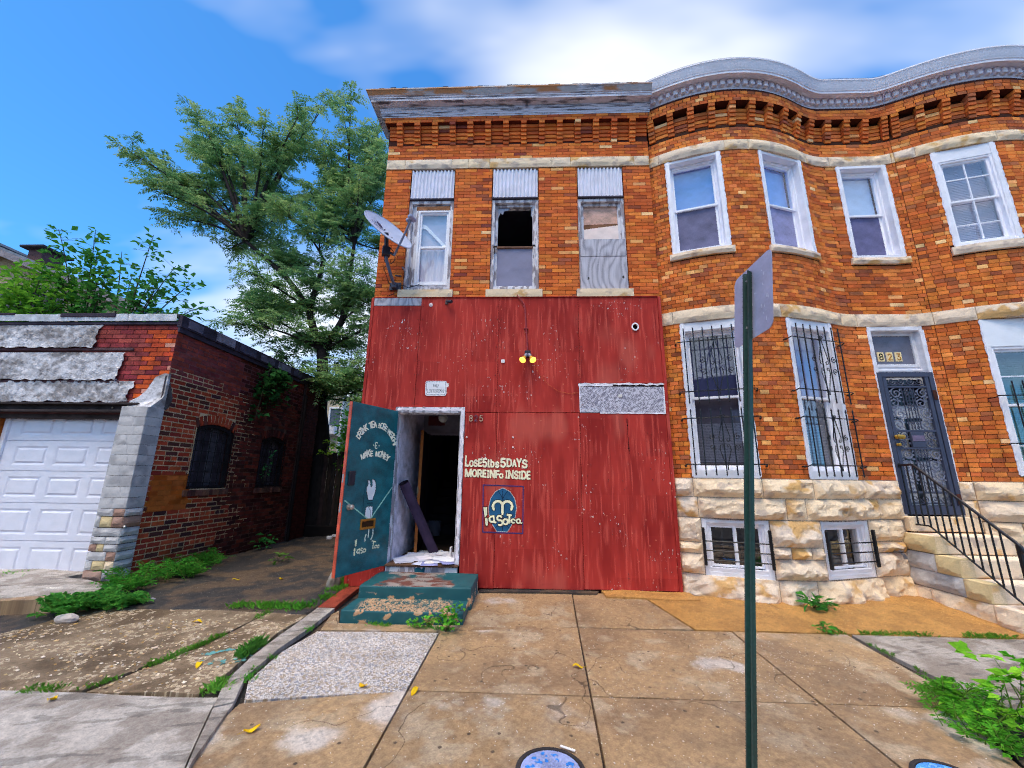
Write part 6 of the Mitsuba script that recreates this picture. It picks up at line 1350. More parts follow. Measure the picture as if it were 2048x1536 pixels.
# lush weed at the right edge: broad lobed leaves on many stalks
def lobed(C, D, U, L):
    ms = [leaves(C, D, U, L, L*0.62, 0.18)]
    s = np.cross(D, U); s /= np.linalg.norm(s, axis=1, keepdims=True)+1e-9; dn = D/np.linalg.norm(D, axis=1, keepdims=True)
    for e in (-1, 1): ms.append(leaves(C+dn*L[:, None]*0.22, dn*0.7+s*e*0.75, U, L*0.55, L*0.38, 0.2))
    return join(ms)
wk = thing('weed', 'large lush green weed with lobed leaves at the right edge of the pavement', 'weed')
g2 = np.random.default_rng(91); C, D, U, L, S = [], [], [], [], []
reg = sg.Polygon([(2.78, 3.20), (3.05, 3.32), (3.5, 3.30), (4.6, 2.9), (4.6, 1.4), (2.95, 1.9), (2.75, 2.5), (2.72, 2.9)])
while len(C) < 900:
    x, y = g2.uniform(2.7, 4.6), g2.uniform(1.4, 3.4)
    if not reg.contains(sg.Point(x, y)): continue
    hh = (0.07+0.36*np.clip((x-2.80)/0.8, 0, 1))*g2.uniform(0.4, 1.15); a = g2.uniform(0, 6.28); top_ = np.array([x+0.12*math.cos(a), y+0.12*math.sin(a), hh])
    if g2.random() < 0.5: S.append(tube(bez((x, y, 0), top_, 0.04, 4), [0.005, 0.004, 0.003, 0.002], 4, cap=False))
    C.append(top_); D.append([math.cos(a), math.sin(a), g2.uniform(-0.5, 0.4)]); U.append(np.array([0, 0, 1])+g2.normal(0, 0.35, 3)); L.append(g2.uniform(0.06, 0.155)*(0.5+0.5*min(1, hh/0.25)))
C, D, U, L = (np.array(a) for a in (C, D, U, L))
add(wk+'__stem', join(S), 'matte', '#5c7a34', 0.2, smooth=True)
for j, col in enumerate(('#74bc38', '#92d244', '#5aa834')): s_ = slice(j*300, j*300+300); add(wk+'__foliage', lobed(C[s_], D[s_], U[s_], L[s_]), 'leafthin', uv=[pk(col), 0.5])
fern('fern', 'fine feathery weeds at the left rim of the lush weed patch', [(2.85, 3.22, 1.0), (2.78, 3.05, 0.9), (3.0, 3.32, 1.0), (2.75, 2.85, 0.7), (3.1, 3.36, 1.0)], 92, 0.17, '#5ca83a', n=22, ll=0.045, lw=0.013)
# ---------------------------------------------------------------- things in front of and on the houses
def worn(x0, x1, y0, y1, z0, z1, seed, b=0.022):
    """a concrete block with rounded, uneven edges"""
    m = trimesh.creation.box((x1-x0, y1-y0, z1-z0)); m = m.subdivide().subdivide().subdivide().subdivide()
    v = np.asarray(m.vertices).copy(); h = np.array([x1-x0, y1-y0, z1-z0])/2
    inn = np.clip(v, -(h-b), h-b); d = v-inn; n_ = np.linalg.norm(d, axis=1, keepdims=True); v = np.where(n_ > 1e-9, inn+d/np.maximum(n_, 1e-9)*np.minimum(n_, b), v)
    v = v+np.array([(x0+x1)/2, (y0+y1)/2, (z0+z1)/2]); v += (meshkit.fbm(v*7+seed, 3)-0.5)[:, None]*0.012*np.sign(d)+(meshkit.noise(v*3+seed)-0.5)[:, None]*0.006
    return v, np.asarray(m.faces)


DS = thing('door_steps', 'two teal painted concrete steps with worn paint below the open door', 'steps')
add(DS+'__step', worn(-1.965, -0.66, 4.60, 5.05, -0.03, 0.125, 3), 'stepwork', smooth=50, uv=[0, 0], label='lower teal step, its tread worn to bare orange concrete')
add(DS+'__step', worn(-1.955, -0.635, 5.03, 5.76, -0.03, 0.262, 5), 'stepwork', smooth=50, uv=[0, 0], label='upper teal step with a brown worn patch')

SG = thing('wall_sign', 'small white sign reading NO LOITERING on the red boards above the door', 'sign')
sy = BY-0.010
rr_ = lambda x0, z0, x1, z1, r: sg.box(x0+r, z0+r, x1-r, z1-r).buffer(r, quad_segs=6)
add(SG+'__plate', poly(rr_(-1.512, 2.668, -1.195, 2.892, 0.03), sy, sy+0.006), 'satin', '#e9e7ea', 0.08)
add(SG+'__border', poly(rr_(-1.500, 2.680, -1.207, 2.880, 0.026).difference(rr_(-1.495, 2.685, -1.212, 2.875, 0.022)), sy-0.0012, sy), 'satin', '#3c3a44', 0.1)
for s, x0, x1, z0, z1 in (('NO', -1.398, -1.315, 2.795, 2.845), ('LOITERING', -1.482, -1.228, 2.715, 2.765)): add(SG+'__lettering', fit(text(s, 0.05, False, 0.001), x0, x1, z0, z1, sy-0.0005), 'satin', '#34323c', 0.05)
add(SG+'__sticker', box(-1.195, -1.168, BY-0.004, BY-0.001, 2.80, 2.86), 'satin', '#e8e4e0', 0.1)

FL = thing('floodlight', 'twin lit yellow floodlight bulbs under a red conduit on the boarded front', 'lamp')
cy = BY-0.022
add(FL+'__conduit', tube([(-0.165, BY-0.02, 4.27), (-0.12, cy, 4.20), (-0.052, cy, 4.115), (-0.042, cy, 4.06), (0.0, cy, 3.40), (0.004, cy, 3.345)], 0.011, 8), 'satin', '#9a3230', 0.15, smooth=True)
add(FL+'__clamp', box(-0.055, 0.01, BY-0.036, BY-0.001, 3.705, 3.722, 0.003), 'satin', '#8f2c2c', 0.1)
add(FL+'__junction_box', join([box(-0.040, 0.050, BY-0.075, BY-0.001, 3.285, 3.355, 0.014), move(lathe([(0, 0), (0.03, 0), (0.03, 0.04), (0, 0.04)], 14), (0.004, BY-0.04, 3.25))]), 'satin', '#22202e', 0.1)
for s in (-1, 1):
    d_ = np.array([0.42*s, -0.55, -0.80]); d_ /= np.linalg.norm(d_); o = np.array([0.006+0.022*s, BY-0.065, 3.285])
    A_ = np.eye(4); x_ = np.cross(d_, [0, 1, 0]); x_ /= np.linalg.norm(x_); A_[:3, 0], A_[:3, 1], A_[:3, 2], A_[:3, 3] = x_, np.cross(d_, x_), d_, o
    hk = add(FL+'__lamp_holder', move(lathe([(0, -0.01), (0.024, -0.01), (0.027, 0.02), (0.022, 0.05), (0, 0.05)], 14), M=A_), 'satin', '#7c7a8c', 0.1, smooth=40)
    add(FL+'__bulb_neck', move(lathe([(0.018, 0.045), (0.022, 0.07), (0.044, 0.115), (0.050, 0.135)], 18), M=A_), 'gloss', '#d9a03a', 0.1, smooth=40)
    v, f = move(lathe([(0.050, 0.135), (0.047, 0.146), (0.03, 0.154), (0, 0.158)], 18), M=A_)
    if np.dot(np.cross(v[f[0, 1]]-v[f[0, 0]], v[f[0, 2]]-v[f[0, 0]]), d_) < 0: f = f[:, ::-1]
    add(FL+'__bulb_face', (v, f), 'gloss', '#e8c860', 0, smooth=40, emitter={'type': 'area', 'radiance': {'type': 'rgb', 'value': [0.42, 0.235, 0.03]}}, label='lit yellow lamp face')
add(FL+'__wire', tube(np.array([(0.10, BY-0.12, 3.13), (0.18, BY-0.03, 2.99), (0.32, BY-0.02, 2.83), (0.46, BY-0.015, 2.74), (0.60, BY-0.012, 2.71), (0.755, BY-0.01, 2.72)]), 0.0028, 5), 'satin', '#c06038', 0.1, smooth=True)

CM = thing('security_camera', 'small black security lamp bracket under the left window sill', 'camera')
add(CM+'__bracket', join([tube([(-1.26, BY-0.005, 4.20), (-1.255, BY-0.03, 4.17), (-1.25, BY-0.045, 4.15)], 0.010, 6), box(-1.285, -1.235, BY-0.012, BY, 4.12, 4.19, 0.004)]), 'satin', '#4a3c3c', 0.3)
add(CM+'__body', join([tube([(-1.25, BY-0.045, 4.15), (-1.20, BY-0.075, 4.135), (-1.165, BY-0.095, 4.125)], [0.016, 0.028, 0.026], 10)]), 'satin', '#26222c', 0.1, smooth=40)

# satellite dish on its wall mast
SD = thing('satellite_dish', 'grey oval satellite dish on a bent wall mast beside the left upper window', 'satellite dish')
nrm = np.array([0.62, -0.52, 0.58]); nrm /= np.linalg.norm(nrm)
ctr = np.array([-2.14, 5.36, 5.14])
mj = np.array([0.62, 0.0, -0.50]); mj -= nrm*np.dot(mj, nrm); mj /= np.linalg.norm(mj); mn = np.cross(nrm, mj)
R_, A_ = np.meshgrid(np.linspace(0, 1, 9), np.linspace(0, 2*np.pi, 41)[:-1], indexing='ij')
def dish_pts(off): return (ctr+nrm*off)[None]+((R_*np.cos(A_)*0.43)[..., None]*mj+(R_*np.sin(A_)*0.335)[..., None]*mn+((R_**2)*0.075-0.04)[..., None]*nrm).reshape(-1, 3)
F = [q_ for i in range(8) for j in range(40) for q_ in ([i*40+j, (i+1)*40+j, (i+1)*40+(j+1) % 40], [i*40+j, (i+1)*40+(j+1) % 40, i*40+(j+1) % 40])]
add(SD+'__reflector', (np.vstack([dish_pts(0), dish_pts(-0.008)]), np.array(F+[[a+360, b+360, c+360] for a, b, c in F])), 'satin', '#a9b4cc', 0.12, smooth=True)
an_ = np.linspace(0, 2*np.pi, 41)[:-1]
add(SD+'__rim', tube(ctr+(np.cos(an_)*0.43)[:, None]*mj+(np.sin(an_)*0.335)[:, None]*mn+nrm*0.033, 0.007, 6, closed=True), 'satin', '#98a2ba', 0.1, smooth=True)
def on_dish(shape, name, col):
    v, f = poly(shape, 0, 0.001); rr2 = (v[:, 0]/0.43)**2+(v[:, 2]/0.335)**2
    add(SD+'__'+name, (ctr+v[:, :1]*mj+v[:, 2:]*mn+((rr2*0.075-0.04+0.003)[:, None])*nrm, f), 'satin', col, 0.1)
on_dish(sg.Polygon([(-0.27, 0.02), (-0.20, 0.055), (-0.13, 0.045), (-0.10, 0.01), (-0.15, -0.015), (-0.22, -0.01)]), 'emblem', '#3a3e58')
on_dish(stroke([(-0.25, -0.035), (-0.18, -0.05), (-0.10, -0.035), (-0.07, 0.02), (-0.10, 0.07)], 0.016), 'emblem', '#4a4e6a')
v, f = text('DIRECTV', 0.035, True, 0.001); v = np.stack([-0.26+v[:, 0], v[:, 1], v[:, 2]-0.115], 1); rr2 = (v[:, 0]/0.43)**2+(v[:, 2]/0.335)**2
add(SD+'__lettering', (ctr+v[:, :1]*mj+v[:, 2:]*mn+((rr2*0.075-0.04+0.003)[:, None])*nrm, f), 'satin', '#7a829c', 0.1)
on_dish(sg.Point(0.10, 0.03).buffer(0.014), 'mark', '#2c2e40'); on_dish(stroke([(0.02, -0.16), (0.10, -0.13), (0.16, -0.14), (0.20, -0.11)], 0.009), 'mark', '#8a92aa')
lnb = np.array([-1.74, 5.24, 5.27]); foot = ctr+mj*0.30-mn*0.0+nrm*0.02+np.array([-0.10, 0.02, -0.20])
add(SD+'__arm', tube([foot, (foot+lnb)/2+[0, 0, -0.01], lnb], 0.017, 8), 'satin', '#6c7088', 0.1, smooth=40)
LM = np.eye(4); dl = (ctr-lnb)/np.linalg.norm(ctr-lnb); x_ = np.cross(dl, [0, 0, 1]); x_ /= np.linalg.norm(x_); LM[:3, 0], LM[:3, 1], LM[:3, 2], LM[:3, 3] = x_, np.cross(dl, x_), dl, lnb
add(SD+'__feed_horn', move(join([box(-0.075, 0.075, -0.03, 0.03, -0.04, 0.03, 0.014), lathe([(0, 0.03), (0.03, 0.03), (0.036, 0.07), (0.03, 0.085), (0, 0.085)], 14)]), M=LM), 'satin', '#8f96b4', 0.1)
add(SD+'__mount', join([move(box(-0.06, 0.06, -0.05, 0.05, -0.08, 0.07, 0.012), (-2.17, 5.46, 4.86), 0.4), tube([(-2.17, 5.46, 4.9), ctr-nrm*0.03], 0.035, 8), tube([foot+[0, 0, 0.01], (-2.17, 5.46, 4.86)], 0.014, 6)]), 'satin', '#2a2a38', 0.15)
add(SD+'__mast', tube([(-2.10, 5.79, 4.43), (-2.10, 5.66, 4.46), (-2.12, 5.56, 4.56), (-2.16, 5.48, 4.72), (-2.18, 5.46, 4.92)], 0.024, 10), 'satin', '#565a6c', 0.15, smooth=True)
add(SD+'__foot', join([box(-2.19, -2.01, 5.775, 5.795, 4.37, 4.50, 0.004), box(-2.14, -2.06, 5.70, 5.78, 4.38, 4.47, 0.01), tube([(-2.08, 5.70, 4.58), (-2.03, 5.79, 4.62)], 0.012, 6)]), 'satin', '#3c3e4c', 0.2)
lp_ = [(-2.13+0.085*math.cos(t), 5.52, 4.78+0.10*math.sin(t)) for t in np.linspace(0.5, 11, 36)]
add(SD+'__cable', join([tube([(-2.12, 5.44, 4.92), (-2.06, 5.46, 4.86)]+lp_+[(-2.24, 5.6, 4.66), (-2.20, 5.72, 4.50), (-2.12, 5.76, 4.36)], 0.006, 5), tube([(-2.03, 5.76, 4.44), (-1.96, 5.76, 4.44), (-1.88, 5.74, 4.39), (-1.80, 5.72, 4.40), (-1.70, 5.70, 4.42), (-1.62, 5.72, 4.40)], 0.006, 5), tube([(-2.18, 5.74, 4.25), (-2.08, 5.74, 4.30), (-2.04, 5.74, 4.33)], 0.005, 5)]), 'satin', '#1d1d26', 0.1, smooth=True)
add(SD+'__screw', tube([(-1.97, 5.80, 4.70), (-1.97, 5.68, 4.71)], 0.014, 7), 'metal', '#9a9aa8', 0.2)

# inside the doorway: roll of carpet, papers on the floor
CR = thing('carpet_roll', 'dark purple carpet roll leaning in the open doorway', 'carpet roll')
a0, a1 = np.array([-1.80, 5.99, 1.41]), np.array([-1.43, 6.56, 0.38]); dr_ = (a1-a0)/np.linalg.norm(a1-a0)
add(CR+'__roll', tube(np.linspace(a0, a1, 12), [0.072+0.002*(i % 2) for i in range(12)], 18, cap=False), 'matte', '#463a50', 0.25, smooth=40)
add(CR+'__end', join([tube([a0-dr_*0.002, a0+dr_*0.10], [0.072, 0.071], 18, cap=False), tube([a0+dr_*0.001, a0+dr_*0.25], 0.045, 16, cap=False)]), 'matte', '#2e2630', 0.3, smooth=40)
pr2 = np.random.default_rng(17)
for i in range(40):
    x, y = pr2.uniform(-1.78, -1.06), pr2.uniform(5.84, 6.6); a = pr2.uniform(-0.7, 0.7); w_, h_ = pr2.uniform(0.09, 0.13), pr2.uniform(0.14, 0.2)
    n = 5; u_ = np.linspace(-1, 1, n); V = np.array([[u*w_, t*h_, 0.004*(u*u)*pr2.uniform(0.0, 1.6)] for u in u_ for t in (-1, 1)]); F = [q_ for j in range(n-1) for q_ in ([2*j, 2*j+2, 2*j+3], [2*j, 2*j+3, 2*j+1])]
    add('paper', move((V, np.array(F)), (x, y, 0.349+0.0007*i), a), 'matte', ['#e6e4ee', '#dfe2f2', '#c8ccdf', '#eeeaea', '#d9d6e4', '#8a90c0'][int(pr2.integers(0, 6))], 0.12, smooth=True, label='loose white paper in the litter on the doorway floor', cat='paper', group='papers strewn on the doorway floor')
add('paper', box(-1.12, -1.10, 6.2, 6.32, 0.36, 0.50), 'matte', '#e8e6f0', 0.1, label='one upright sheet standing in the paper litter by the right jamb', cat='paper')
PL = thing('bucket', 'pale bucket standing deep in the dark hall', 'bucket')
add(PL+'__body', move(lathe([(0, 0), (0.12, 0), (0.15, 0.26), (0.155, 0.27), (0.145, 0.27), (0.115, 0.02), (0, 0.02)], 20), (-1.86, 8.45, 0.36)), 'satin', '#8a8892', 0.2, smooth=40)
add(PL+'__handle', tube([(-2.01, 8.45, 0.62), (-1.96, 8.40, 0.50), (-1.86, 8.31, 0.46), (-1.76, 8.40, 0.50), (-1.71, 8.45, 0.62)], 0.005, 5), 'metal', '#8a8a90', 0.1)

# leaning street sign seen from behind
RS = thing('road_sign', 'blank back of a metal street sign on a leaning dark green channel post', 'sign')
pb, pt = np.array([1.045, 2.28, -0.05]), np.array([1.352, 2.28, 2.735])
zax = (pt-pb)/np.linalg.norm(pt-pb); PL_ = float(np.linalg.norm(pt-pb)); yax = np.array([0, 1.0, 0]); xax = np.cross(yax, zax)
PM = np.eye(4); PM[:3, 0], PM[:3, 1], PM[:3, 2], PM[:3, 3] = xax, yax, zax, pb      # local x: away from the camera side, y: into the picture
def holes(): return shapely.unary_union([sg.Point(0.0, 0.04+0.0254*i).buffer(0.0045, quad_segs=2) for i in range(int(PL_/0.0254)-2)])
web = sg.box(-0.016, 0, 0.016, PL_).difference(holes()); m = trimesh.creation.extrude_polygon(web, 0.004, engine='earcut'); v = np.asarray(m.vertices)
webm = (np.stack([v[:, 2], v[:, 0], v[:, 1]], 1), np.asarray(m.faces))
def flange(e): return join([tri(trimesh.convex.convex_hull(np.array([[x, y*e, z] for z in (0, PL_) for x, y in q_]))) for q_ in ([(0.0, 0.0155), (0.004, 0.0155), (-0.026, 0.021), (-0.026, 0.025)], [(-0.026, 0.0215), (-0.022, 0.0215), (-0.026, 0.032), (-0.022, 0.032)])])
pc = '#29473f'
add(RS+'__post', move(join([webm, flange(1), flange(-1)]), M=PM), 'satin', pc, 1.6)
add(RS+'__post_rust', move(box(-0.0025, -0.001, -0.0125, -0.007, 0.9, PL_-0.01), M=PM), 'matte', '#4a3226', 0.7)
plate = rr_(-0.205, PL_-0.43, 0.205, PL_+0.045, 0.045); m = trimesh.creation.extrude_polygon(plate, 0.003, engine='earcut'); v = np.asarray(m.vertices)
add(RS+'__panel', move((np.stack([0.006+v[:, 2], v[:, 0]-0.01, v[:, 1]], 1), np.asarray(m.faces)), M=PM), 'satin', '#a7a3b6', 0.14, label='grey aluminium back of the sign with scratches')
sc2 = np.random.default_rng(8)
add(RS+'__scratch', move(join([box(0.0048, 0.0056, y, y+0.003, z, z+l) for y, z, l in zip(sc2.uniform(-0.18, 0.0, 14)-0.02, sc2.uniform(PL_-0.38, PL_-0.02, 14), sc2.uniform(0.004, 0.03, 14))]), M=PM), 'satin', '#d8d6e0', 0.1)
for z in (PL_-0.06, PL_-0.36): add(RS+'__bolt', move(tube([(-0.022, 0.0, z), (0.006, 0.0, z)], 0.006, 8), M=PM), 'metal', '#c0c0c8', 0.1)

# blue meter lids in the pavement
for i, (x, y, r, lb_) in enumerate([(0.13, 2.52, 0.185, 'blue flecked round meter lid left of the sign post'), (2.20, 2.56, 0.165, 'blue painted round meter lid at the right near the lush weed')]):
    ML = thing('meter_lid', lb_, 'lid', 'round meter lids in the pavement')
    add(ML+'__ring', move(lathe([(r-0.022, -0.004), (r-0.022, 0.010), (r, 0.010), (r+0.004, -0.004)], 36), (x, y, 0)), 'matte', '#3a3536', 0.4)
    add(ML+'__cover', move(lathe([(0, 0.008), (r-0.026, 0.008), (r-0.026, 0.0)], 36), (x, y, 0)), 'satin', ['#8f9cc4', '#4a8fd8'][i], 0.45)
    lr = np.random.default_rng(61+i); ms = []
    for j in range(34):
        a, q_ = lr.uniform(0, 6.28), (r-0.05)*math.sqrt(lr.uniform(0.25, 1)); c_ = np.array([math.cos(a)*q_, math.sin(a)*q_]); s_ = lr.uniform(0.006, 0.022)
        pol = sg.Polygon([(c_[0]+s_*lr.uniform(0.5, 1)*math.cos(t), c_[1]+s_*lr.uniform(0.5, 1)*math.sin(t)) for t in np.linspace(0, 6.28, 8)[:-1]])
        m = trimesh.creation.extrude_polygon(pol, 0.0012, engine='earcut'); ms.append(move(m, (x, y, 0.0085)))
    add(ML+'__paint', join(ms), 'satin', ['#2f7fd0', '#7ab4ee'][i], 0.3, label='flakes of brighter blue paint')
    add(ML+'__knobs', join([box(x+a*0.035-0.008, x+a*0.035+0.008, y+b*0.035-0.008, y+b*0.035+0.008, 0.006, 0.0115, 0.002) for a in range(-3, 4) for b in range(-3, 4) if a*a+b*b < 11]), 'satin', ['#8a96bc', '#5a98dc'][i], 0.4, kind='stuff')

# fallen yellow leaves, stones and scraps on the ground
YL = [(0.416, 3.718, 'by the pavement joint in the middle'), (-3.19, 3.00, 'on the pale driveway apron'), (-1.64, 2.757, 'on the whitish stained slab'), (-1.19, 3.31, 'on the white pebbled slab'), (-0.794, 3.25, 'at the corner of two pavement slabs'), (-3.39, 4.48, 'on the brown pebbled driveway'), (-2.62, 3.55, 'on the driveway near the kerb strip'), (-4.1, 6.0, 'in the alley, left of the two'), (-3.5, 6.1, 'in the alley, right of the two')]
for i, (x, y, w_) in enumerate(YL):
    a = i*1.9; c_, s_ = math.cos(a), math.sin(a); z = float(zg(x, y))+0.012
    n = 7; t = np.linspace(0, 1, n); wd2 = 0.022*np.sin(np.pi*np.clip(t, 0.03, 0.97))**0.8; bend = 0.012*np.sin(t*5+i)
    V = np.array([[tt*0.085-0.04, e*w2, b_+abs(e)*0.008] for tt, w2, b_ in zip(t, wd2, bend) for e in (-1, 0, 1)]); F = [q_ for j in range(n-1) for k_ in (0, 1) for q_ in ([3*j+k_, 3*j+3+k_, 3*j+4+k_], [3*j+k_, 3*j+4+k_, 3*j+1+k_])]
    k_ = thing('fallen_leaf', 'fallen yellow leaf '+w_, 'leaf')
    add(k_+'__blade', move((V, np.array(F)), (x, y, z), a), 'matte', '#e3b51c', 0.2, smooth=True)
    add(k_+'__stalk', move(tube([(0.043, 0, 0.004), (0.075, 0.008, 0.0)], 0.0014, 4), (x, y, z), a), 'matte', '#b08a20', 0.1)
def boulder(name, label, c, s, col, seed, cat='stone'):
    m = trimesh.creation.icosphere(subdivisions=3); v = np.asarray(m.vertices); v = v*(0.75+0.55*meshkit.fbm(v*1.7+seed, 3))[:, None]
    return add(name, (v*np.array(s)+np.array(c), np.asarray(m.faces)), 'matte', col, 0.35, smooth=True, label=label, cat=cat)
boulder('stone', 'flat pale stone lying on the brown driveway below the raised kerb', (-4.72, 4.40, 0.035), (0.115, 0.055, 0.045), '#b9afa6', 3)
boulder('stone', 'broken grey stone at the alley corner of the red house under the open door', (-2.58, 5.75, 0.10), (0.075, 0.11, 0.15), '#8d867e', 7)
boulder('stone', 'small grey stone among the weeds at the garage pier', (-4.45, 5.05, 0.03), (0.06, 0.05, 0.035), '#8f8a90', 11)
boulder('stone', 'dark lump of broken tar at the back of the alley', (-3.9, 8.8, 0.02), (0.22, 0.16, 0.08), '#2f2a2a', 13)
add('litter', join([box(-4.68, -4.56, 9.80, 9.86, 0.03, 0.12, 0.01), move(box(-0.05, 0.05, -0.03, 0.03, 0, 0.05, 0.01), (-4.52, 9.84, 0.10), 0.6)]), 'satin', '#dcdde4', 0.2, label='scrap of white litter by the alley fence', cat='litter')
add('litter', move(box(-0.09, 0.09, -0.015, 0.015, 0, 0.012, 0.003), (-5.75, 5.12, 0.118), 0.15), 'matte', '#d9cfc4', 0.2, label='pale splinter lying in front of the garage door', cat='litter')
add('litter', move(box(-0.045, 0.045, -0.006, 0.006, 0, 0.008, 0.002), (0.235, 2.69, 0.011), -0.45), 'matte', '#efe6e2', 0.1, label='white cigarette butt beside the left meter lid', cat='litter')
pr3 = np.random.default_rng(5)
fl_ = []
for i in range(900):
    x, y = (pr3.normal(2.1, 0.45), pr3.normal(4.0, 0.32)) if i % 2 else (pr3.uniform(-0.6, 2.7), pr3.normal(3.29, 0.12) if i % 4 else pr3.uniform(2.3, 4.6))
    if not (-0.7 < x < 2.75 and 2.2 < y < 4.6): continue
    s_ = pr3.uniform(0.002, 0.007); a = pr3.uniform(0, 6.28)
    fl_.append((np.array([[x+s_*math.cos(a+t), y+s_*math.sin(a+t)*0.8, 0.0075] for t in (0, 1.7, 3.1, 4.6)]), np.array([[0, 1, 2], [0, 2, 3]])))
add(SW+'__paint_flakes', join(fl_), 'matte', '#e6dfd8', 0.2, kind='stuff')

# spilt blue-green paint on the driveway
sp_r = np.random.default_rng(44); ms = []
for i in range(46):
    a = sp_r.uniform(0, 6.28); q_ = sp_r.choice([0.16, 0.13, 0.2])*sp_r.uniform(0.75, 1.15); cx_, cy_ = -2.52+q_*1.25*math.cos(a), 3.76+q_*0.95*math.sin(a); s_ = sp_r.uniform(0.008, 0.035)
    pol = sg.Polygon([(cx_+s_*sp_r.uniform(0.35, 1.1)*math.cos(t), cy_+s_*sp_r.uniform(0.35, 1.1)*math.sin(t)) for t in np.linspace(0, 6.28, 10)[:-1]]).buffer(0)
    if pol.geom_type == 'Polygon' and pol.area > 1e-6:
        m = trimesh.creation.extrude_polygon(pol, 0.001, engine='earcut'); vv = np.asarray(m.vertices).copy(); vv[:, 2] += 0.004+0.03*(meshkit.fbm(np.stack([vv[:, 0]*1.6, vv[:, 1]*1.6, 0*vv[:, 0]+41], 1), 4)-0.5)*2; ms.append((vv, np.asarray(m.faces)))
add('driveway__paint_spill', join(ms), 'matte', '#5f8f8c', 0.5, label='faded blue-green paint splashed on the pebbled driveway')

# fence across the alley, made of upright boards
FN = thing('fence', 'dark upright board fence across the end of the alley', 'fence')
fr_ = random.Random(6)
for i in range(27):
    x = -5.42+i*0.111
    if -4.82 < x < -4.66: continue
    add(FN+'__board', box(x, x+0.104, 10.28+fr_.uniform(-.004, .004), 10.30, 0.10+fr_.uniform(-.03, .05), 2.05+fr_.uniform(-0.05, 0.05), 0.003), 'matte', fr_.choice(['#2c2422', '#332a28', '#261f1f', '#3a2d28']), 0.6)
add(FN+'__rail', join([box(-5.45, -2.44, 10.301, 10.36, z, z+0.09) for z in (0.4, 1.7)]), 'matte', '#2c2422', 0.5)
add(FN+'__post', box(-4.80, -4.70, 10.25, 10.35, 0, 2.1, 0.004), 'matte', '#2a2322', 0.5)
add(FN+'__base_beam', box(-5.45, -4.65, 10.18, 10.26, 0.02, 0.30, 0.01), 'matte', '#1c181a', 0.4)

# far house to the left, gable end to us, with chimney and fence; houses behind the alley
HB = thing('gabled_house', 'tan gabled house behind the saplings at the far left', 'house')
gab = sg.Polygon([(-30, 0), (-14.9, 0), (-14.9, 7.55), (-21.8, 10.3), (-30, 7.3)])
add(HB+'__wall', poly(gab, 14.3, 22), 'matte', '#b9a482', 0.25)
for a, b in (((-22.0, 10.62), (-14.4, 7.62)), ((-21.6, 10.62), (-30.5, 7.3))):
    d_ = np.array([b[0]-a[0], b[1]-a[1]]); L_ = np.linalg.norm(d_); n_ = np.array([-d_[1], d_[0]])/L_*(1 if d_[0] > 0 else -1)
    add(HB+'__roof', poly(sg.Polygon([a, b, (b[0]-n_[0]*0.12, b[1]-n_[1]*0.12), (a[0]-n_[0]*0.12, a[1]-n_[1]*0.12)]), 13.8, 22.3), 'satin', '#6d7078', 0.3)
    add(HB+'__roof__bargeboard', poly(sg.Polygon([(a[0], a[1]-0.10), (b[0], b[1]-0.10), (b[0]-n_[0]*0.34, b[1]-n_[1]*0.34), (a[0]-n_[0]*0.34, a[1]-n_[1]*0.34)]), 13.77, 13.9), 'matte', '#8a8288', 0.3)
add(HB+'__chimney', box(-20.95, -20.3, 14.4, 15.2, 9.3, 10.62, 0.02), 'matte', '#5c4444', 0.4)
add(HB+'__chimney__cap', box(-21.15, -20.1, 14.2, 15.4, 10.62, 10.72, 0.02), 'matte', '#3d383c', 0.3)
fh = thing('picket_fence', 'dark metal picket fence at the far left behind the garage roof', 'fence')
for i in range(9): add(fh+'__picket', box(-13.2+i*0.16, -13.15+i*0.16, 8.9, 8.95, 4.0, 6.05, 0.004), 'matte', '#3a3742', 0.3)
add(fh+'__panel', box(-13.6, -11.7, 9.0, 9.03, 4.0, 5.95), 'matte', '#6f6f7e', 0.35)
BT = thing('tarpaulin', 'scrap of blue tarpaulin among the saplings behind the garage roof', 'tarpaulin')
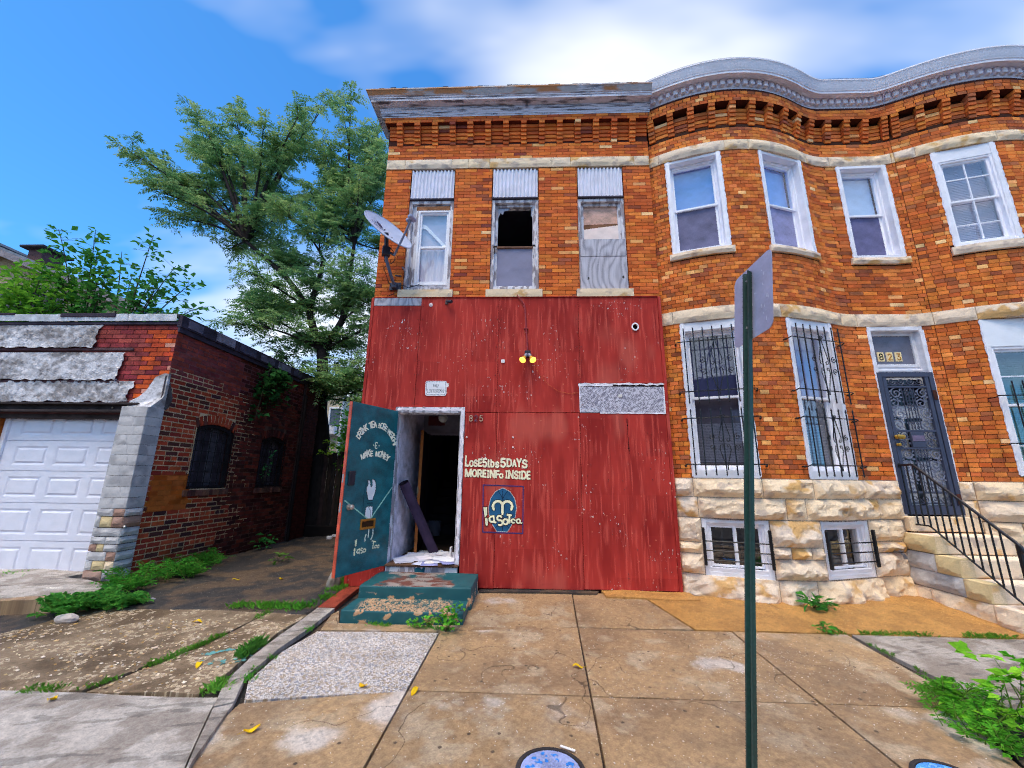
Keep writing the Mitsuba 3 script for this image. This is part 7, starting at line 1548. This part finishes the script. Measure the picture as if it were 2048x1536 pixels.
tv, tf = tri(trimesh.creation.icosphere(subdivisions=3)); tv = tv*(0.7+0.7*meshkit.fbm(tv*2.3, 3))[:, None]*np.array([0.42, 0.2, 0.22])+np.array([-9.3, 8.9, 5.22])
add(BT+'__sheet', (tv, tf), 'satin', '#2f66a8', 0.2, smooth=True)
FH = thing('far_house', 'pale stucco house seen through the gap behind the tree trunk', 'house')
add(FH+'__wall', box(-14, -11.35, 24, 32, 0, 6.4, 0.03), 'matte', '#b8ac98', 0.25)
fw_ = add(FH+'__window', frame(0.85, 1.75, 0.10, 23.92, 24.02, -12.15, 3.85), 'satin', '#e2e2e8', 0.1)
add(fw_+'__pane', box(-12.05, -11.4, 23.97, 23.99, 3.95, 5.5), 'gloss', '#55606e', 0.1)
add(fw_+'__air_conditioner', box(-12.05, -11.5, 23.55, 23.95, 3.9, 4.4, 0.02), 'satin', '#d9d9de', 0.15, label='window air conditioner')
add(FH+'__downpipe', tube([(-11.33, 23.95, 0.2), (-11.33, 23.95, 6.4)], 0.06, 8), 'satin', '#d0d0d6', 0.1)
FS = thing('far_house', 'grey green clapboard house behind the shrubbery beyond the alley', 'house')
for i in range(28): add(FS+'__clapboard', (np.array([[-11.2, 25.95, i*0.2], [-4, 25.95, i*0.2], [-4, 26.0, i*0.2+0.21], [-11.2, 26.0, i*0.2+0.21]]), np.array([[0, 1, 2], [0, 2, 3]])), 'matte', '#7f8a86', 0.2)
add(FS+'__wall', box(-11.2, -4, 26.01, 32, 0, 5.6), 'matte', '#7f8a86', 0.2)

# brick houses across the street, behind the camera: seen only as reflections in the windows
OH = thing('opposite_house', 'dark eaves and roof of the house across the street, mirrored in the lower windows', 'house')
add(OH+'__wall', box(-14, 16, -20, -13.5, -0.1, 6.4), 'matte', '#7a4a3a', 0.3)
add(OH+'__roof', poly(sg.Polygon([(-14.5, 6.4), (16.5, 6.4), (16.5, 6.9), (15, 7.3), (-13, 7.3), (-14.5, 6.9)]), -20.5, -12.9), 'matte', '#3c3844', 0.3)
for i in range(9): add(OH+'__window', box(-12.6+i*3.2, -11.5+i*3.2, -13.49, -13.44, 3.6, 5.4, 0.01), 'satin', '#c9c8d0', 0.1)
